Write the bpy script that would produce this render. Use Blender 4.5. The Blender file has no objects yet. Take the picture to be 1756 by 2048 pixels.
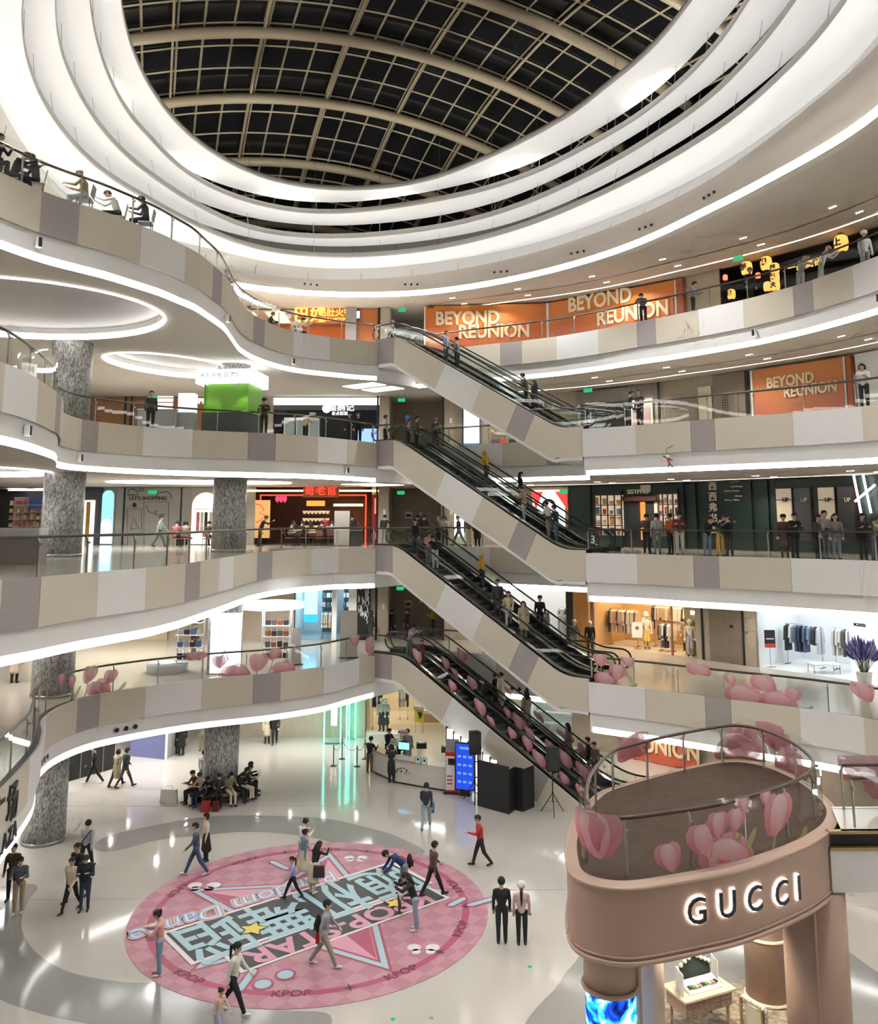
import bpy, bmesh, math, random
import numpy as np
from mathutils import Vector, Matrix
from mathutils.geometry import tessellate_polygon
random.seed(7); rng = np.random.default_rng(7)
sc = bpy.context.scene
COL = sc.collection
# ------------------------------------------------------------------ camera
F_PX, PCX, PCY, HOR, ZC = 1700.0, 878.0, 800.0, 1038.0, 12.3
TH = math.atan((HOR - PCY) / F_PX)
cam = bpy.data.cameras.new('camera'); camo = bpy.data.objects.new('camera', cam); COL.objects.link(camo)
camo.location = (0, 0, ZC); camo.rotation_euler = (math.pi / 2 + TH, 0, 0)
cam.sensor_fit = 'VERTICAL'; cam.sensor_height = 36.0; cam.lens = 36.0 * F_PX / 2048.0
cam.shift_x = 0.0; cam.shift_y = (PCY - 1024.0) / 2048.0; cam.clip_end = 300
sc.camera = camo
# ------------------------------------------------------------------ world, exposure
w = bpy.data.worlds.new('night'); sc.world = w; w.use_nodes = True
w.node_tree.nodes['Background'].inputs[0].default_value = (0.02, 0.025, 0.035, 1)
w.node_tree.nodes['Background'].inputs[1].default_value = 0.3
vs = sc.view_settings; vs.view_transform = 'Standard'; vs.look = 'None'; vs.exposure = 0.8; vs.gamma = 1.0; vs.use_curve_mapping = False
cy = sc.cycles; cy.max_bounces = 4; cy.diffuse_bounces = 2; cy.glossy_bounces = 2; cy.transmission_bounces = 2; cy.transparent_max_bounces = 24; cy.caustics_reflective = False; cy.caustics_refractive = False
cy.use_adaptive_sampling = True; cy.adaptive_threshold = .16; cy.adaptive_min_samples = 8; cy.light_sampling_threshold = .03
def area(name, loc, size, power, color=(1, .95, .86), rot=(0, 0, 0), sy=None, spread=None):
    l = bpy.data.lights.new(name, 'AREA'); l.energy = power; l.color = color; l.size = size
    if sy: l.shape = 'RECTANGLE'; l.size_y = sy
    if spread: l.spread = spread
    o = bpy.data.objects.new(name, l); o.location = loc; o.rotation_euler = rot; COL.objects.link(o); return o
LV = {1: 0.0, 2: 5.4, 3: 10.8, 4: 16.2, 5: 21.6, 6: 27.0}
WARM = (1, .92, .80); NEUT = (1, .97, .92); COOL = (.88, .95, 1)
# recessed downlights of the galleries, fields of small lamps: x, y, size x, size y, columns, rows, watts per lamp, colour
def spot(name, loc, power, color=(1, .95, .86), rot=(0, 0, 0), ang=2.6, r=.07, blend=.6):
    l = bpy.data.lights.new(name, 'SPOT'); l.energy = power; l.color = color; l.spot_size = ang; l.spot_blend = blend; l.shadow_soft_size = r
    o = bpy.data.objects.new(name, l); o.location = loc; o.rotation_euler = rot; COL.objects.link(o); return o
GP = 1.0
for k in (1, 2, 3, 4, 5):
    zc = LV[k] + 3.3
    for x, y, sx, sy, nx, ny, p, c in [(-16, 44, 9, 7, 3, 3, 150, NEUT), (-18.5, 34, 5, 8, 2, 2, 170, NEUT), (-19, 20, 7, 10, 2, 2, 220, NEUT), (-7, 47.6, 7, 2, 4, 1, 130, NEUT), (2.5, 48, 4, 1, 2, 1, 110, WARM), (9.6, 44.3, 2.5, 2, 2, 1, 140, WARM), (13.9, 39, 2, 3, 1, 2, 140, WARM), (18.3, 31, 1, 6, 1, 2, 170, WARM), (20, 18, 5, 10, 2, 2, 200, NEUT), (0, -5, 20, 4, 3, 1, 250, NEUT)]:
        for i in range(nx):
            for j in range(ny):
                spot('gallery_downlight', (x + sx * ((i + .5) / nx - .5), y + sy * ((j + .5) / ny - .5), zc), p * GP, c)
# added fill lamps without fittings: upward at the glazed dome, downward into the hall
for i in range(12):
    a = 2 * math.pi * i / 12; x = -1.6 + 12.5 * math.cos(a) * math.cos(.4) - 19 * math.sin(a) * math.sin(.4); y = 29.8 + 12.5 * math.cos(a) * math.sin(.4) + 19 * math.sin(a) * math.cos(.4)
    spot('dome_fill_light', (x, y, 29.9), 420, (1, .93, .80), (math.pi, 0, 0), 2.9, .15)
    spot('hall_fill_light', (-1.6 + (x + 1.6) * .90, 29.8 + (y - 29.8) * .93, 26.6), 1500, (1, .985, .96), (0, 0, 0), 1.9, .2)
# ------------------------------------------------------------------ helpers
MATS = {}
def mat(name, col, rough=.6, metal=0., emit=None, es=1., noise=0., nscale=8., bump=0., spec=.5, coat=0., alpha=None):
    if name in MATS: return MATS[name]
    m = bpy.data.materials.new(name); m.use_nodes = True; nt = m.node_tree; b = nt.nodes['Principled BSDF']
    c = tuple(col) + (1,)
    b.inputs['Base Color'].default_value = c; b.inputs['Roughness'].default_value = rough; b.inputs['Metallic'].default_value = metal
    b.inputs['Specular IOR Level'].default_value = spec
    if coat: b.inputs['Coat Weight'].default_value = coat; b.inputs['Coat Roughness'].default_value = .05
    if emit is not None:
        b.inputs['Emission Color'].default_value = tuple(emit) + (1,); b.inputs['Emission Strength'].default_value = es
    if noise or bump:
        t = nt.nodes.new('ShaderNodeTexCoord'); n = nt.nodes.new('ShaderNodeTexNoise'); n.inputs['Scale'].default_value = nscale; n.inputs['Detail'].default_value = 5
        nt.links.new(t.outputs['Object'], n.inputs['Vector'])
        if noise:
            r = nt.nodes.new('ShaderNodeValToRGB')
            r.color_ramp.elements[0].position = .3; r.color_ramp.elements[1].position = .7
            r.color_ramp.elements[0].color = tuple(max(0, v * (1 - noise)) for v in col) + (1,)
            r.color_ramp.elements[1].color = tuple(min(1, v * (1 + noise)) for v in col) + (1,)
            nt.links.new(n.outputs['Fac'], r.inputs['Fac']); nt.links.new(r.outputs['Color'], b.inputs['Base Color'])
        if bump:
            bp = nt.nodes.new('ShaderNodeBump'); bp.inputs['Strength'].default_value = bump; bp.inputs['Distance'].default_value = .02
            nt.links.new(n.outputs['Fac'], bp.inputs['Height']); nt.links.new(bp.outputs['Normal'], b.inputs['Normal'])
    MATS[name] = m; return m
def emat(name, col, s):
    if name in MATS: return MATS[name]
    m = bpy.data.materials.new(name); m.use_nodes = True; nt = m.node_tree
    for n in list(nt.nodes): nt.nodes.remove(n)
    o = nt.nodes.new('ShaderNodeOutputMaterial'); e = nt.nodes.new('ShaderNodeEmission')
    e.inputs[0].default_value = tuple(col) + (1,); e.inputs[1].default_value = s
    nt.links.new(e.outputs[0], o.inputs[0]); MATS[name] = m; return m
def glassmat(name, tint=(.93, .96, .95), ior=1.45, rough=.0):
    if name in MATS: return MATS[name]
    m = bpy.data.materials.new(name); m.use_nodes = True; nt = m.node_tree
    for n in list(nt.nodes): nt.nodes.remove(n)
    o = nt.nodes.new('ShaderNodeOutputMaterial'); t = nt.nodes.new('ShaderNodeBsdfTransparent'); g = nt.nodes.new('ShaderNodeBsdfGlossy')
    f = nt.nodes.new('ShaderNodeLayerWeight'); mx = nt.nodes.new('ShaderNodeMixShader'); f.inputs[0].default_value = .5
    pw = nt.nodes.new('ShaderNodeMath'); pw.operation = 'POWER'; pw.inputs[1].default_value = 4.0
    ma = nt.nodes.new('ShaderNodeMath'); ma.operation = 'MULTIPLY_ADD'; ma.inputs[1].default_value = .5; ma.inputs[2].default_value = .035
    t.inputs[0].default_value = tuple(tint) + (1,); g.inputs[1].default_value = rough
    nt.links.new(f.outputs['Facing'], pw.inputs[0]); nt.links.new(pw.outputs[0], ma.inputs[0])
    nt.links.new(ma.outputs[0], mx.inputs[0]); nt.links.new(t.outputs[0], mx.inputs[1]); nt.links.new(g.outputs[0], mx.inputs[2]); nt.links.new(mx.outputs[0], o.inputs[0])
    MATS[name] = m; return m
def film(name, col, alpha=.75, emit=0):
    if name in MATS: return MATS[name]
    m = mat(name, col, .5); b = m.node_tree.nodes['Principled BSDF']; b.inputs['Alpha'].default_value = alpha
    return m
def link(o, parent=None):
    COL.objects.link(o)
    if parent is not None: o.parent = parent
    return o
def tag(o, label=None, cat=None, group=None, kind=None):
    if label: o['label'] = label
    if cat: o['category'] = cat
    if group: o['group'] = group
    if kind: o['kind'] = kind
    return o
def empty(name, loc=(0, 0, 0), rz=0, label=None, cat=None, group=None, kind=None, parent=None):
    o = bpy.data.objects.new(name, None); o.location = loc; o.rotation_euler = (0, 0, rz); o.empty_display_size = .2
    link(o, parent); return tag(o, label, cat, group, kind)
class MB:
    def __init__(s): s.v = []; s.f = []; s.m = []
    def add(s, vs, fs, mi=0):
        n = len(s.v); s.v += [tuple(p) for p in vs]; s.f += [tuple(i + n for i in f) for f in fs]; s.m += [mi] * len(fs); return s
    def box(s, c, d, mi=0, rz=0, M=None):
        x, y, z = d[0] / 2, d[1] / 2, d[2] / 2
        vs = [Vector(p) for p in ((-x, -y, -z), (x, -y, -z), (x, y, -z), (-x, y, -z), (-x, -y, z), (x, -y, z), (x, y, z), (-x, y, z))]
        if M is not None: vs = [M @ p for p in vs]
        elif rz: R = Matrix.Rotation(rz, 3, 'Z'); vs = [R @ p for p in vs]
        vs = [p + Vector(c) for p in vs]
        return s.add(vs, [(0, 3, 2, 1), (4, 5, 6, 7), (0, 1, 5, 4), (1, 2, 6, 5), (2, 3, 7, 6), (3, 0, 4, 7)], mi)
    def prism(s, poly, z0, z1, mi=0):
        n = len(poly); vs = [(p[0], p[1], z0) for p in poly] + [(p[0], p[1], z1) for p in poly]
        return s.add(vs, [tuple(range(n))[::-1], tuple(range(n, 2 * n))] + [(i, (i + 1) % n, n + (i + 1) % n, n + i) for i in range(n)], mi)
    def tube(s, path, r, n=6, mi=0, closed=False, caps=True):
        P = [Vector(p) for p in path]; k = len(P); rs = r if hasattr(r, '__len__') else [r] * k
        vs = []
        for i in range(k):
            a = P[(i - 1) % k] if (closed or i > 0) else P[i]; b = P[(i + 1) % k] if (closed or i < k - 1) else P[i]
            t = (b - a); t = t.normalized() if t.length > 1e-9 else Vector((0, 0, 1))
            up = Vector((0, 0, 1)) if abs(t.z) < .95 else Vector((1, 0, 0))
            x = t.cross(up).normalized(); y = x.cross(t)
            vs += [P[i] + (x * math.cos(2 * math.pi * j / n) + y * math.sin(2 * math.pi * j / n)) * rs[i] for j in range(n)]
        fs = []
        for i in range(k if closed else k - 1):
            i2 = (i + 1) % k
            fs += [(i * n + j, i * n + (j + 1) % n, i2 * n + (j + 1) % n, i2 * n + j) for j in range(n)]
        if caps and not closed: fs += [tuple(range(n))[::-1], tuple(range((k - 1) * n, k * n))]
        return s.add(vs, fs, mi)
    def lathe(s, prof, n=16, c=(0, 0, 0), mi=0):
        k = len(prof); vs = [(c[0] + r * math.cos(2 * math.pi * j / n), c[1] + r * math.sin(2 * math.pi * j / n), c[2] + z) for r, z in prof for j in range(n)]
        fs = [(i * n + j, i * n + (j + 1) % n, (i + 1) * n + (j + 1) % n, (i + 1) * n + j) for i in range(k - 1) for j in range(n)]
        fs += [tuple(range(n))[::-1], tuple(range((k - 1) * n, k * n))]
        return s.add(vs, fs, mi)
    def ball(s, c, r, n=8, m=5, mi=0):
        r = r if hasattr(r, '__len__') else (r, r, r)
        vs = []; 
        for i in range(m + 1):
            a = math.pi * (i / m) ; ra = max(math.sin(a), .02)
            vs += [(c[0] + r[0] * ra * math.cos(2 * math.pi * j / n), c[1] + r[1] * ra * math.sin(2 * math.pi * j / n), c[2] - r[2] * math.cos(a)) for j in range(n)]
        fs = [(i * n + j, i * n + (j + 1) % n, (i + 1) * n + (j + 1) % n, (i + 1) * n + j) for i in range(m) for j in range(n)]
        fs += [tuple(range(n))[::-1], tuple(range(m * n, (m + 1) * n))]
        return s.add(vs, fs, mi)
    def wall(s, pts, z0, z1, t=0.0, mi=0, n2=None):
        # vertical strip along polyline; thickness t to the left side of travel
        k = len(pts)
        if t == 0:
            vs = [(p[0], p[1], z0) for p in pts] + [(p[0], p[1], z1) for p in pts]
            return s.add(vs, [(i, i + 1, k + i + 1, k + i) for i in range(k - 1)], mi)
        q = offset(pts, t)
        vs = [(p[0], p[1], z0) for p in pts] + [(p[0], p[1], z1) for p in pts] + [(p[0], p[1], z0) for p in q] + [(p[0], p[1], z1) for p in q]
        fs = []
        for i in range(k - 1):
            fs += [(i, i + 1, k + i + 1, k + i), (2 * k + i + 1, 2 * k + i, 3 * k + i, 3 * k + i + 1), (k + i, k + i + 1, 3 * k + i + 1, 3 * k + i), (i + 1, i, 2 * k + i, 2 * k + i + 1)]
        fs += [(0, k, 3 * k, 2 * k), (k - 1, 3 * k - 1, 4 * k - 1, 2 * k - 1)]
        return s.add(vs, fs, mi)
    def flat(s, outer, holes=(), z=0, up=True, mi=0):
        loops = [[Vector((p[0], p[1], 0)) for p in outer]] + [[Vector((p[0], p[1], 0)) for p in h] for h in holes]
        tris = tessellate_polygon(loops); allp = [p for l in loops for p in l]
        fs = []
        for t in tris:
            a, b, c = (allp[i] for i in t); cr = (b - a).cross(c - a).z
            fs.append(tuple(t) if (cr > 0) == up else tuple(reversed(t)))
        return s.add([(p.x, p.y, z) for p in allp], fs, mi)
    def build(s, name, mats, parent=None, smooth=False, loc=None):
        me = bpy.data.meshes.new(name); me.from_pydata(s.v, [], s.f)
        for m in (mats if isinstance(mats, (list, tuple)) else [mats]): me.materials.append(m)
        if any(s.m): me.polygons.foreach_set('material_index', s.m)
        if smooth: me.polygons.foreach_set('use_smooth', [True] * len(me.polygons))
        me.update()
        o = bpy.data.objects.new(name, me)
        if loc is not None: o.location = loc
        return link(o, parent)
def inst(src, parent=None, loc=None, rz=None, name=None):
    o = src.copy(); 
    if name: o.name = name
    if loc is not None: o.location = loc
    if rz is not None: o.rotation_euler = (0, 0, rz)
    COL.objects.link(o); o.parent = parent; return o
def offset(pts, d):
    # offset polyline to the left by d
    out = []; k = len(pts)
    for i in range(k):
        a = pts[max(i - 1, 0)]; b = pts[min(i + 1, k - 1)]
        tx, ty = b[0] - a[0], b[1] - a[1]; l = math.hypot(tx, ty) or 1
        out.append((pts[i][0] - ty / l * d, pts[i][1] + tx / l * d))
    return out
def catmull(P, n=8, closed=False):
    out = []; k = len(P)
    for i in range(k if closed else k - 1):
        g = (lambda j: P[j % k]) if closed else (lambda j: P[min(max(j, 0), k - 1)])
        p0, p1, p2, p3 = g(i - 1), g(i), g(i + 1), g(i + 2)
        for j in range(n):
            t = j / n
            out.append(tuple(.5 * (2 * p1[d] + (p2[d] - p0[d]) * t + (2 * p0[d] - 5 * p1[d] + 4 * p2[d] - p3[d]) * t * t + (3 * p1[d] - p0[d] - 3 * p2[d] + p3[d]) * t ** 3) for d in range(2)))
    if not closed: out.append(tuple(P[-1]))
    return out
class Curve:
    """arc-length polyline in plan"""
    def __init__(s, pts, step=.25, smooth=0):
        P = np.array(pts, float)
        d = np.r_[0, np.cumsum(np.hypot(*np.diff(P, axis=0).T))]
        n = max(2, int(d[-1] / step) + 1); t = np.linspace(0, d[-1], n)
        P = np.c_[np.interp(t, d, P[:, 0]), np.interp(t, d, P[:, 1])]
        for _ in range(smooth):
            Q = P.copy(); Q[1:-1] = .25 * P[:-2] + .5 * P[1:-1] + .25 * P[2:]; P = Q
        s.P = P; s.d = np.r_[0, np.cumsum(np.hypot(*np.diff(P, axis=0).T))]; s.L = s.d[-1]
    def at(s, t): return (float(np.interp(t, s.d, s.P[:, 0])), float(np.interp(t, s.d, s.P[:, 1])))
    def near(s, q): return float(s.d[np.argmin(np.hypot(s.P[:, 0] - q[0], s.P[:, 1] - q[1]))])
    def sub(s, a, b, step=.3):
        n = max(2, int(abs(b - a) / step) + 1); return [s.at(t) for t in np.linspace(a, b, n)]
    def tan(s, t):
        a = s.at(max(t - .15, 0)); b = s.at(min(t + .15, s.L)); l = math.hypot(b[0] - a[0], b[1] - a[1]) or 1
        return ((b[0] - a[0]) / l, (b[1] - a[1]) / l)
def ray(x, y):
    u = (x - PCX) / F_PX; v = (PCY - y) / F_PX
    return (u, math.cos(TH) - v * math.sin(TH), math.sin(TH) + v * math.cos(TH))
def un(x, y, z):           # measured point of the photograph -> plan position on the level z
    d = ray(x, y); t = (z - ZC) / d[2]; return (d[0] * t, d[1] * t)
# ------------------------------------------------------------------ materials of the building
M_beige = mat('limestone_beige', (.64, .58, .475), .75, noise=.05, nscale=30)
M_white = mat('limestone_white', (.78, .765, .745), .75, noise=.03, nscale=30)
M_grey = mat('limestone_grey', (.37, .335, .325), .75, noise=.05, nscale=30)
M_plaster = mat('white_plaster', (.82, .81, .79), .8)
M_soffit = mat('soffit_paint', (.66, .61, .545), .85)
M_led = emat('led_strip', (1, .975, .93), 6.0)
M_ledline = emat('led_line', (1, .95, .86), 4.0)
M_dark = mat('black_metal', (.018, .018, .018), .4)
M_steel = mat('brushed_steel', (.45, .44, .42), .3, 1.0)
M_rail = mat('bronze_handrail', (.10, .075, .06), .3, .6)
M_glass = glassmat('clear_glass')
M_joint = mat('joint_dark', (.12, .11, .10), .8)  # plain dark colour of joints and air slots
PCOL = {'b': M_beige, 'w': M_white, 'g': M_grey}
# polished stone floors
def stone_floor(name, base, rough=.12, spec=.5, tile=0):
    m = mat(name, base, rough, noise=.04, nscale=60, spec=spec)
    nt = m.node_tree; b = nt.nodes['Principled BSDF']
    t = nt.nodes.new('ShaderNodeTexCoord'); n = nt.nodes.new('ShaderNodeTexNoise'); n.inputs['Scale'].default_value = .9; n.inputs['Detail'].default_value = 2
    bp = nt.nodes.new('ShaderNodeBump'); bp.inputs['Strength'].default_value = .06; bp.inputs['Distance'].default_value = .05
    nt.links.new(t.outputs['Object'], n.inputs['Vector']); nt.links.new(n.outputs['Fac'], bp.inputs['Height']); nt.links.new(bp.outputs['Normal'], b.inputs['Normal'])
    return m
M_floor = stone_floor('cream_terrazzo', (.54, .51, .465), .10)
M_inlay = stone_floor('grey_terrazzo', (.30, .295, .285), .10)
M_floor2 = stone_floor('gallery_marble', (.46, .42, .36), .16)
# ------------------------------------------------------------------ plan curves of the gallery edges (metres)
A_, B_ = (-3.3, 44.6), (-1.3, 47.3); C_, D_ = (8.45, 40.2), (6.4, 37.5)
NEARL = [(-13.5, .7), (-15, 5), (-15, 12), (-13.6, 18)]
NEARR = [(16.4, 26), (16.2, 18), (15, 8), (13.5, .7)]
L5left = NEARL + [(-12.5, 20.8), (-12.0, 22.1), (-11.5, 23.5), (-10.9, 24.4), (-10.3, 25.1), (-9.7, 26.3), (-9.2, 27.2), (-8.9, 28.4), (-8.6, 29.1), (-8.5, 30.7), (-8.4, 31.8), (-8.4, 32.7), (-8.6, 34.7), (-8.8, 36.6), (-8.7, 38.3), (-8.4, 39.6), (-8.0, 40.8), (-7.4, 41.9), (-6.6, 42.7), (-5.8, 43.2), (-4.5, 44.1), A_]
L5right = [B_, (1.1, 46.0), (1.8, 45.6), (3.3, 44.8), (4.3, 44.3), (6.2, 43.1), (8.0, 41.5), (9.6, 39.7), (10.4, 39.0), (11.8, 37.4), (13.4, 35.4), (14.4, 33.6), (14.8, 32.7), (15.5, 30.7), (15.9, 29.3)] + NEARR
rec = [(-11.2, 20.0), (-11.2, 21.4), (-11.2, 22.1), (-11.5, 23.9), (-11.9, 25.6), (-12.3, 27.2), (-13.2, 29.4)]
L4left = NEARL[:3] + [(-12.2, 17)] + rec + [(-14.1, 31.3), (-14.3, 32.3), (-14.4, 33.6), (-14.0, 34.7), (-12.8, 36.6), (-11.0, 38.0), (-8.7, 39.0), (-7.6, 39.5), (-5.8, 41.0), (-4.5, 42.7), A_]
Lback = [B_, (.2, 46.3), (1.1, 45.9), (2.6, 44.8), (4.3, 43.9), (7.4, 41.8)]
L4right = [D_, (8.3, 36.1), (10.1, 34.4), (11.0, 33.6), (13.4, 31.6), (15.1, 29.8), (15.7, 28.6)] + NEARR
L3left = NEARL[:3] + [(-12, 17), (-10.8, 20), (-10.6, 21.0), (-10.2, 22.1), (-9.8, 23.8), (-9.45, 24.7), (-8.8, 26.3), (-8.45, 28.5), (-8.4, 30.1), (-8.3, 32.5), (-8.25, 34.5), (-8.2, 37.6), (-7.8, 39.8), (-6.8, 42.2), (-5.3, 43.9), A_]
L3right = [D_, (8.4, 36.5), (10.2, 34.9), (11.3, 34.2), (13.5, 32.4), (15.4, 30.8), (16.2, 29.3)] + NEARR
L2left = NEARL[:3] + [(-12.2, 17)] + rec + [(-13.7, 30.2), (-13.9, 31.0), (-14.15, 32.5), (-14.0, 33.8), (-13.6, 35.0), (-12.2, 36.6), (-10.4, 38.1), (-8.2, 39.2), (-7.2, 39.8), (-5.4, 41.3), (-4.3, 43.2), A_]
L2right = [D_, (8.5, 36.1), (10.4, 34.6), (11.3, 33.9), (13.3, 32.5), (14.9, 31.0), (15.8, 29.3)] + NEARR
EDGE = {5: [L5left, L5right], 4: [L4left, Lback, L4right], 3: [L3left, Lback, L3right], 2: [L2left, Lback, L2right]}
EC = {k: [Curve(p, .25, 6) for p in v] for k, v in EDGE.items()}
PAN = {
 (5, 0): ([(80, 385), (150, 412), (275, 455), (365, 496), (424, 534), (442, 550), (501, 631), (527, 644), (586, 665), (654, 676), (740, 685)], 'bgbwbgbgbwbb'),
 (5, 1): ([(1002, 688), (1041, 684), (1119, 675), (1200, 661), (1278, 645), (1320, 639), (1405, 626), (1498, 602), (1584, 576), (1627, 564), (1711, 534)], 'bgbwbgbwbgbw'),
 (4, 0): ([(6, 731), (70, 762), (105, 786), (117, 795), (159, 841), (194, 846), (285, 856), (387, 863), (497, 867), (549, 868), (638, 875), (699, 881)], 'bwbgbgbwbgbwb'),
 (4, 1): ([(1009, 887), (1090, 883)], 'wbg'),
 (4, 2): ([(1267, 853), (1376, 844), (1433, 840), (1593, 828), (1732, 815)], 'wbgbwb'),
 (3, 0): ([(2, 1163), (80, 1157), (206, 1146), (300, 1139), (370, 1130), (397, 1125), (437, 1119), (467, 1114), (508, 1106.5), (534, 1103.6), (593, 1098.5), (657, 1095.7)], 'bgbwbgbwbgbwb'),
 (3, 1): ([(1017, 1094)], 'wb'),
 (3, 2): ([(1276, 1109), (1385, 1113), (1445, 1114), (1593, 1118)], 'wbgbw'),
 (2, 0): ([(68, 1520), (85, 1433), (145, 1402), (186, 1389), (286, 1374), (398, 1359), (508, 1351), (560, 1346), (646, 1335), (704, 1318)], 'bwbgbwbgbwb'),
 (2, 1): ([(1017, 1304)], 'wb'),
 (2, 2): ([(1294, 1378), (1408, 1394), (1468, 1401), (1597, 1415), (1729, 1435)], 'wbgbwb')}
OUTER = [(-30, -9), (27, -9), (27, 62), (-30, 62)]
def ellipse(cx, cy, a, b, ph=0, n=40):
    return [(cx + a * math.cos(t) * math.cos(ph) - b * math.sin(t) * math.sin(ph), cy + a * math.cos(t) * math.sin(ph) + b * math.sin(t) * math.cos(ph)) for t in [2 * math.pi * i / n for i in range(n)]]
OVALS = {5: [(-15.1, 29.3, 5.2, 4.6, 0), (-12.7, 40.2, 3.7, 2.4, 1.1)], 4: [(-19.6, 33, 4.2, 4.6, 0), (-12.2, 43.6, 4.6, 1.9, .15)], 3: [(-14.5, 37.5, 4.6, 3.2, .9)], 2: [(-19.0, 34, 3.6, 4.5, 0)]}
SOFF = 2.0
def loop_of(k):
    pts = []
    for c in EC[k]: pts += [tuple(p) for p in c.P]
    return pts
M_star = mat('star_ceiling', (.36, .34, .33), .55, noise=.15, nscale=120)
SIDE = {0: 'left', 1: 'back', 2: 'right'}
ntrim = [0]
for k in (5, 4, 3, 2):
    z = LV[k]; lp = loop_of(k)
    f = MB().flat(OUTER, [lp[::2]], z).build('floor', M_floor2); tag(f, kind='structure')
    holes = [ellipse(*e) for e in OVALS[k]]
    c = MB().flat(OUTER, [lp[::2]] + holes, z - SOFF - .02, up=False).build('ceiling', M_soffit); tag(c, kind='structure')
    for e, h in zip(OVALS[k], holes):
        cc = h + [h[0]]
        dish = MB().flat(h, z=z - SOFF + .38, up=False).build('recess_dish', M_star, c)
        MB().wall(cc, z - SOFF + .16, z - SOFF + .38).build('recess_wall', M_plaster, c)
        MB().wall(offset(cc, -.0), z - SOFF - .08, z - SOFF + .16).build('cove_light', M_led, c)
    for i, cv in enumerate(EC[k]):
        side = SIDE[i] if k < 5 else ('left', 'right')[i]
        ntrim[0] += 1
        t = empty('trim_%d' % ntrim[0], kind='structure')
        bs, cols = PAN[(k, i)]
        ss = [0.] + [cv.near(un(x, y, z)) for x, y in bs] + [cv.L]
        ss = sorted(ss)
        for j, ch in enumerate(cols):
            a, b = ss[j], ss[j + 1]
            if b - a < .05: continue
            n = max(1, round((b - a) / 4.2))
            for q in range(n):
                a1 = a + (b - a) * q / n; b1 = a + (b - a) * (q + 1) / n
                col = ch if n == 1 else 'bwbg'[(q + (0 if ch == 'b' else 1)) % 4] if a1 < 12 or a1 > cv.L - 12 else ch
                pts = offset(cv.sub(a1 + .006, b1 - .006), -.05)
                MB().wall(pts, z - 1.2, z + .04, -.06).build('stone_panel', PCOL[col], t)
        P = [tuple(p) for p in cv.P]
        MB().wall(offset(P, .0), z - 1.78, z - 1.19, .1).build('fascia', M_plaster, t)
        MB().wall(offset(P, .05), z - 1.99, z - 1.78, .08).build('light_strip', M_led, t)
        # slab core closing the gap between panel and floor
        MB().wall(offset(P, -.04), z - .02, z + .012, .2).build('edge_sill', M_dark, t)
# thin light line and dark slot in the right hand soffits
for k in (5, 4, 3, 2, 6):
    z = LV[k] - SOFF - .03 if k < 6 else 24.98
    src = Curve(L5right[:-3] + [(16.6, 24), (16.6, 18)], .5, 4)
    P = [tuple(p) for p in src.P]
    t = empty('trim_%d' % (ntrim[0] + 1), kind='structure'); ntrim[0] += 1
    for d, wd, m, nm in ((3.9, .07, M_ledline, 'light_line'), (2.3, .06, M_joint, 'air_slot')):
        a = offset(P, d); b = offset(P, d + wd)
        MB().add([(p[0], p[1], z) for p in a] + [(p[0], p[1], z) for p in b], [(i, i + 1, len(a) + i + 1, len(a) + i) for i in range(len(a) - 1)]).build(nm, m, t)
    # triple downlights
    lamp = None
    for s in np.arange(1.5, src.L - 4, 4.1):
        for d in (1.6, 3.1):
            x, y = src.at(s); tx, ty = src.tan(s)
            if lamp is None:
                mb = MB()
                for q in (-1, 0, 1): mb.lathe([(.038, 0), (.034, -.015)], 8, (q * .13, 0, 0))
                lamp = mb.build('downlight', emat('downlight_lens', (1, .93, .8), 9), t); o = lamp
            else: o = inst(lamp, t)
            o.location = (x - ty * d, y + tx * d, z + .005); o.rotation_euler = (0, 0, math.atan2(ty, tx))
# ------------------------------------------------------------------ ground floor with grey inlay bands
gf = MB().flat(OUTER, z=0).build('floor', M_floor); tag(gf, kind='structure')
def inlay(pix, n=5):
    P = catmull([un(x, y, 0) for x, y in pix], n, True); return MB().flat(P, z=.004).build('inlay_band', M_inlay, gf)
inlay([(188, 1690), (223, 1670), (319, 1649), (399, 1635), (497, 1631), (600, 1634), (664, 1639), (727, 1653), (791, 1672), (850, 1703), (800, 1712), (700, 1695), (632, 1677), (560, 1667), (485, 1664), (415, 1670), (319, 1680), (239, 1700), (200, 1703)])
inlay([(-60, 1770), (0, 1774), (40, 1768), (70, 1770), (74, 1780), (60, 1797), (46, 1826), (43, 1853), (52, 1880), (80, 1912), (128, 1940), (182, 1955), (251, 1965), (330, 1969), (420, 2000), (560, 2020), (660, 2030), (620, 2090), (400, 2090), (171, 2047), (102, 2033), (46, 2017), (0, 1999), (-60, 1960)])
inlay([(1175, 1885), (1154, 1919), (1132, 1945), (1110, 1978), (1087, 2001), (1050, 2048), (1040, 2110), (1300, 2260), (1760, 2250), (1950, 2100), (1830, 1985), (1756, 1945), (1686, 1897), (1600, 1860), (1400, 1840), (1250, 1850)])
# panel joints of the floor: faint dark lines across the hall
for pa, pb in (((85, 1613), (700, 1612)), ((60, 1800), (280, 1798)), ((1010, 1780), (1160, 1780))):
    a = un(*pa, 0); b = un(*pb, 0); MB().wall([a, b], 0, .002).build('joint', M_joint, gf) if 0 else MB().prism([(a[0], a[1]), (b[0], b[1]), (b[0], b[1] + .03), (a[0], a[1] + .03)], .003, .006).build('floor_joint', M_grey, gf)
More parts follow.
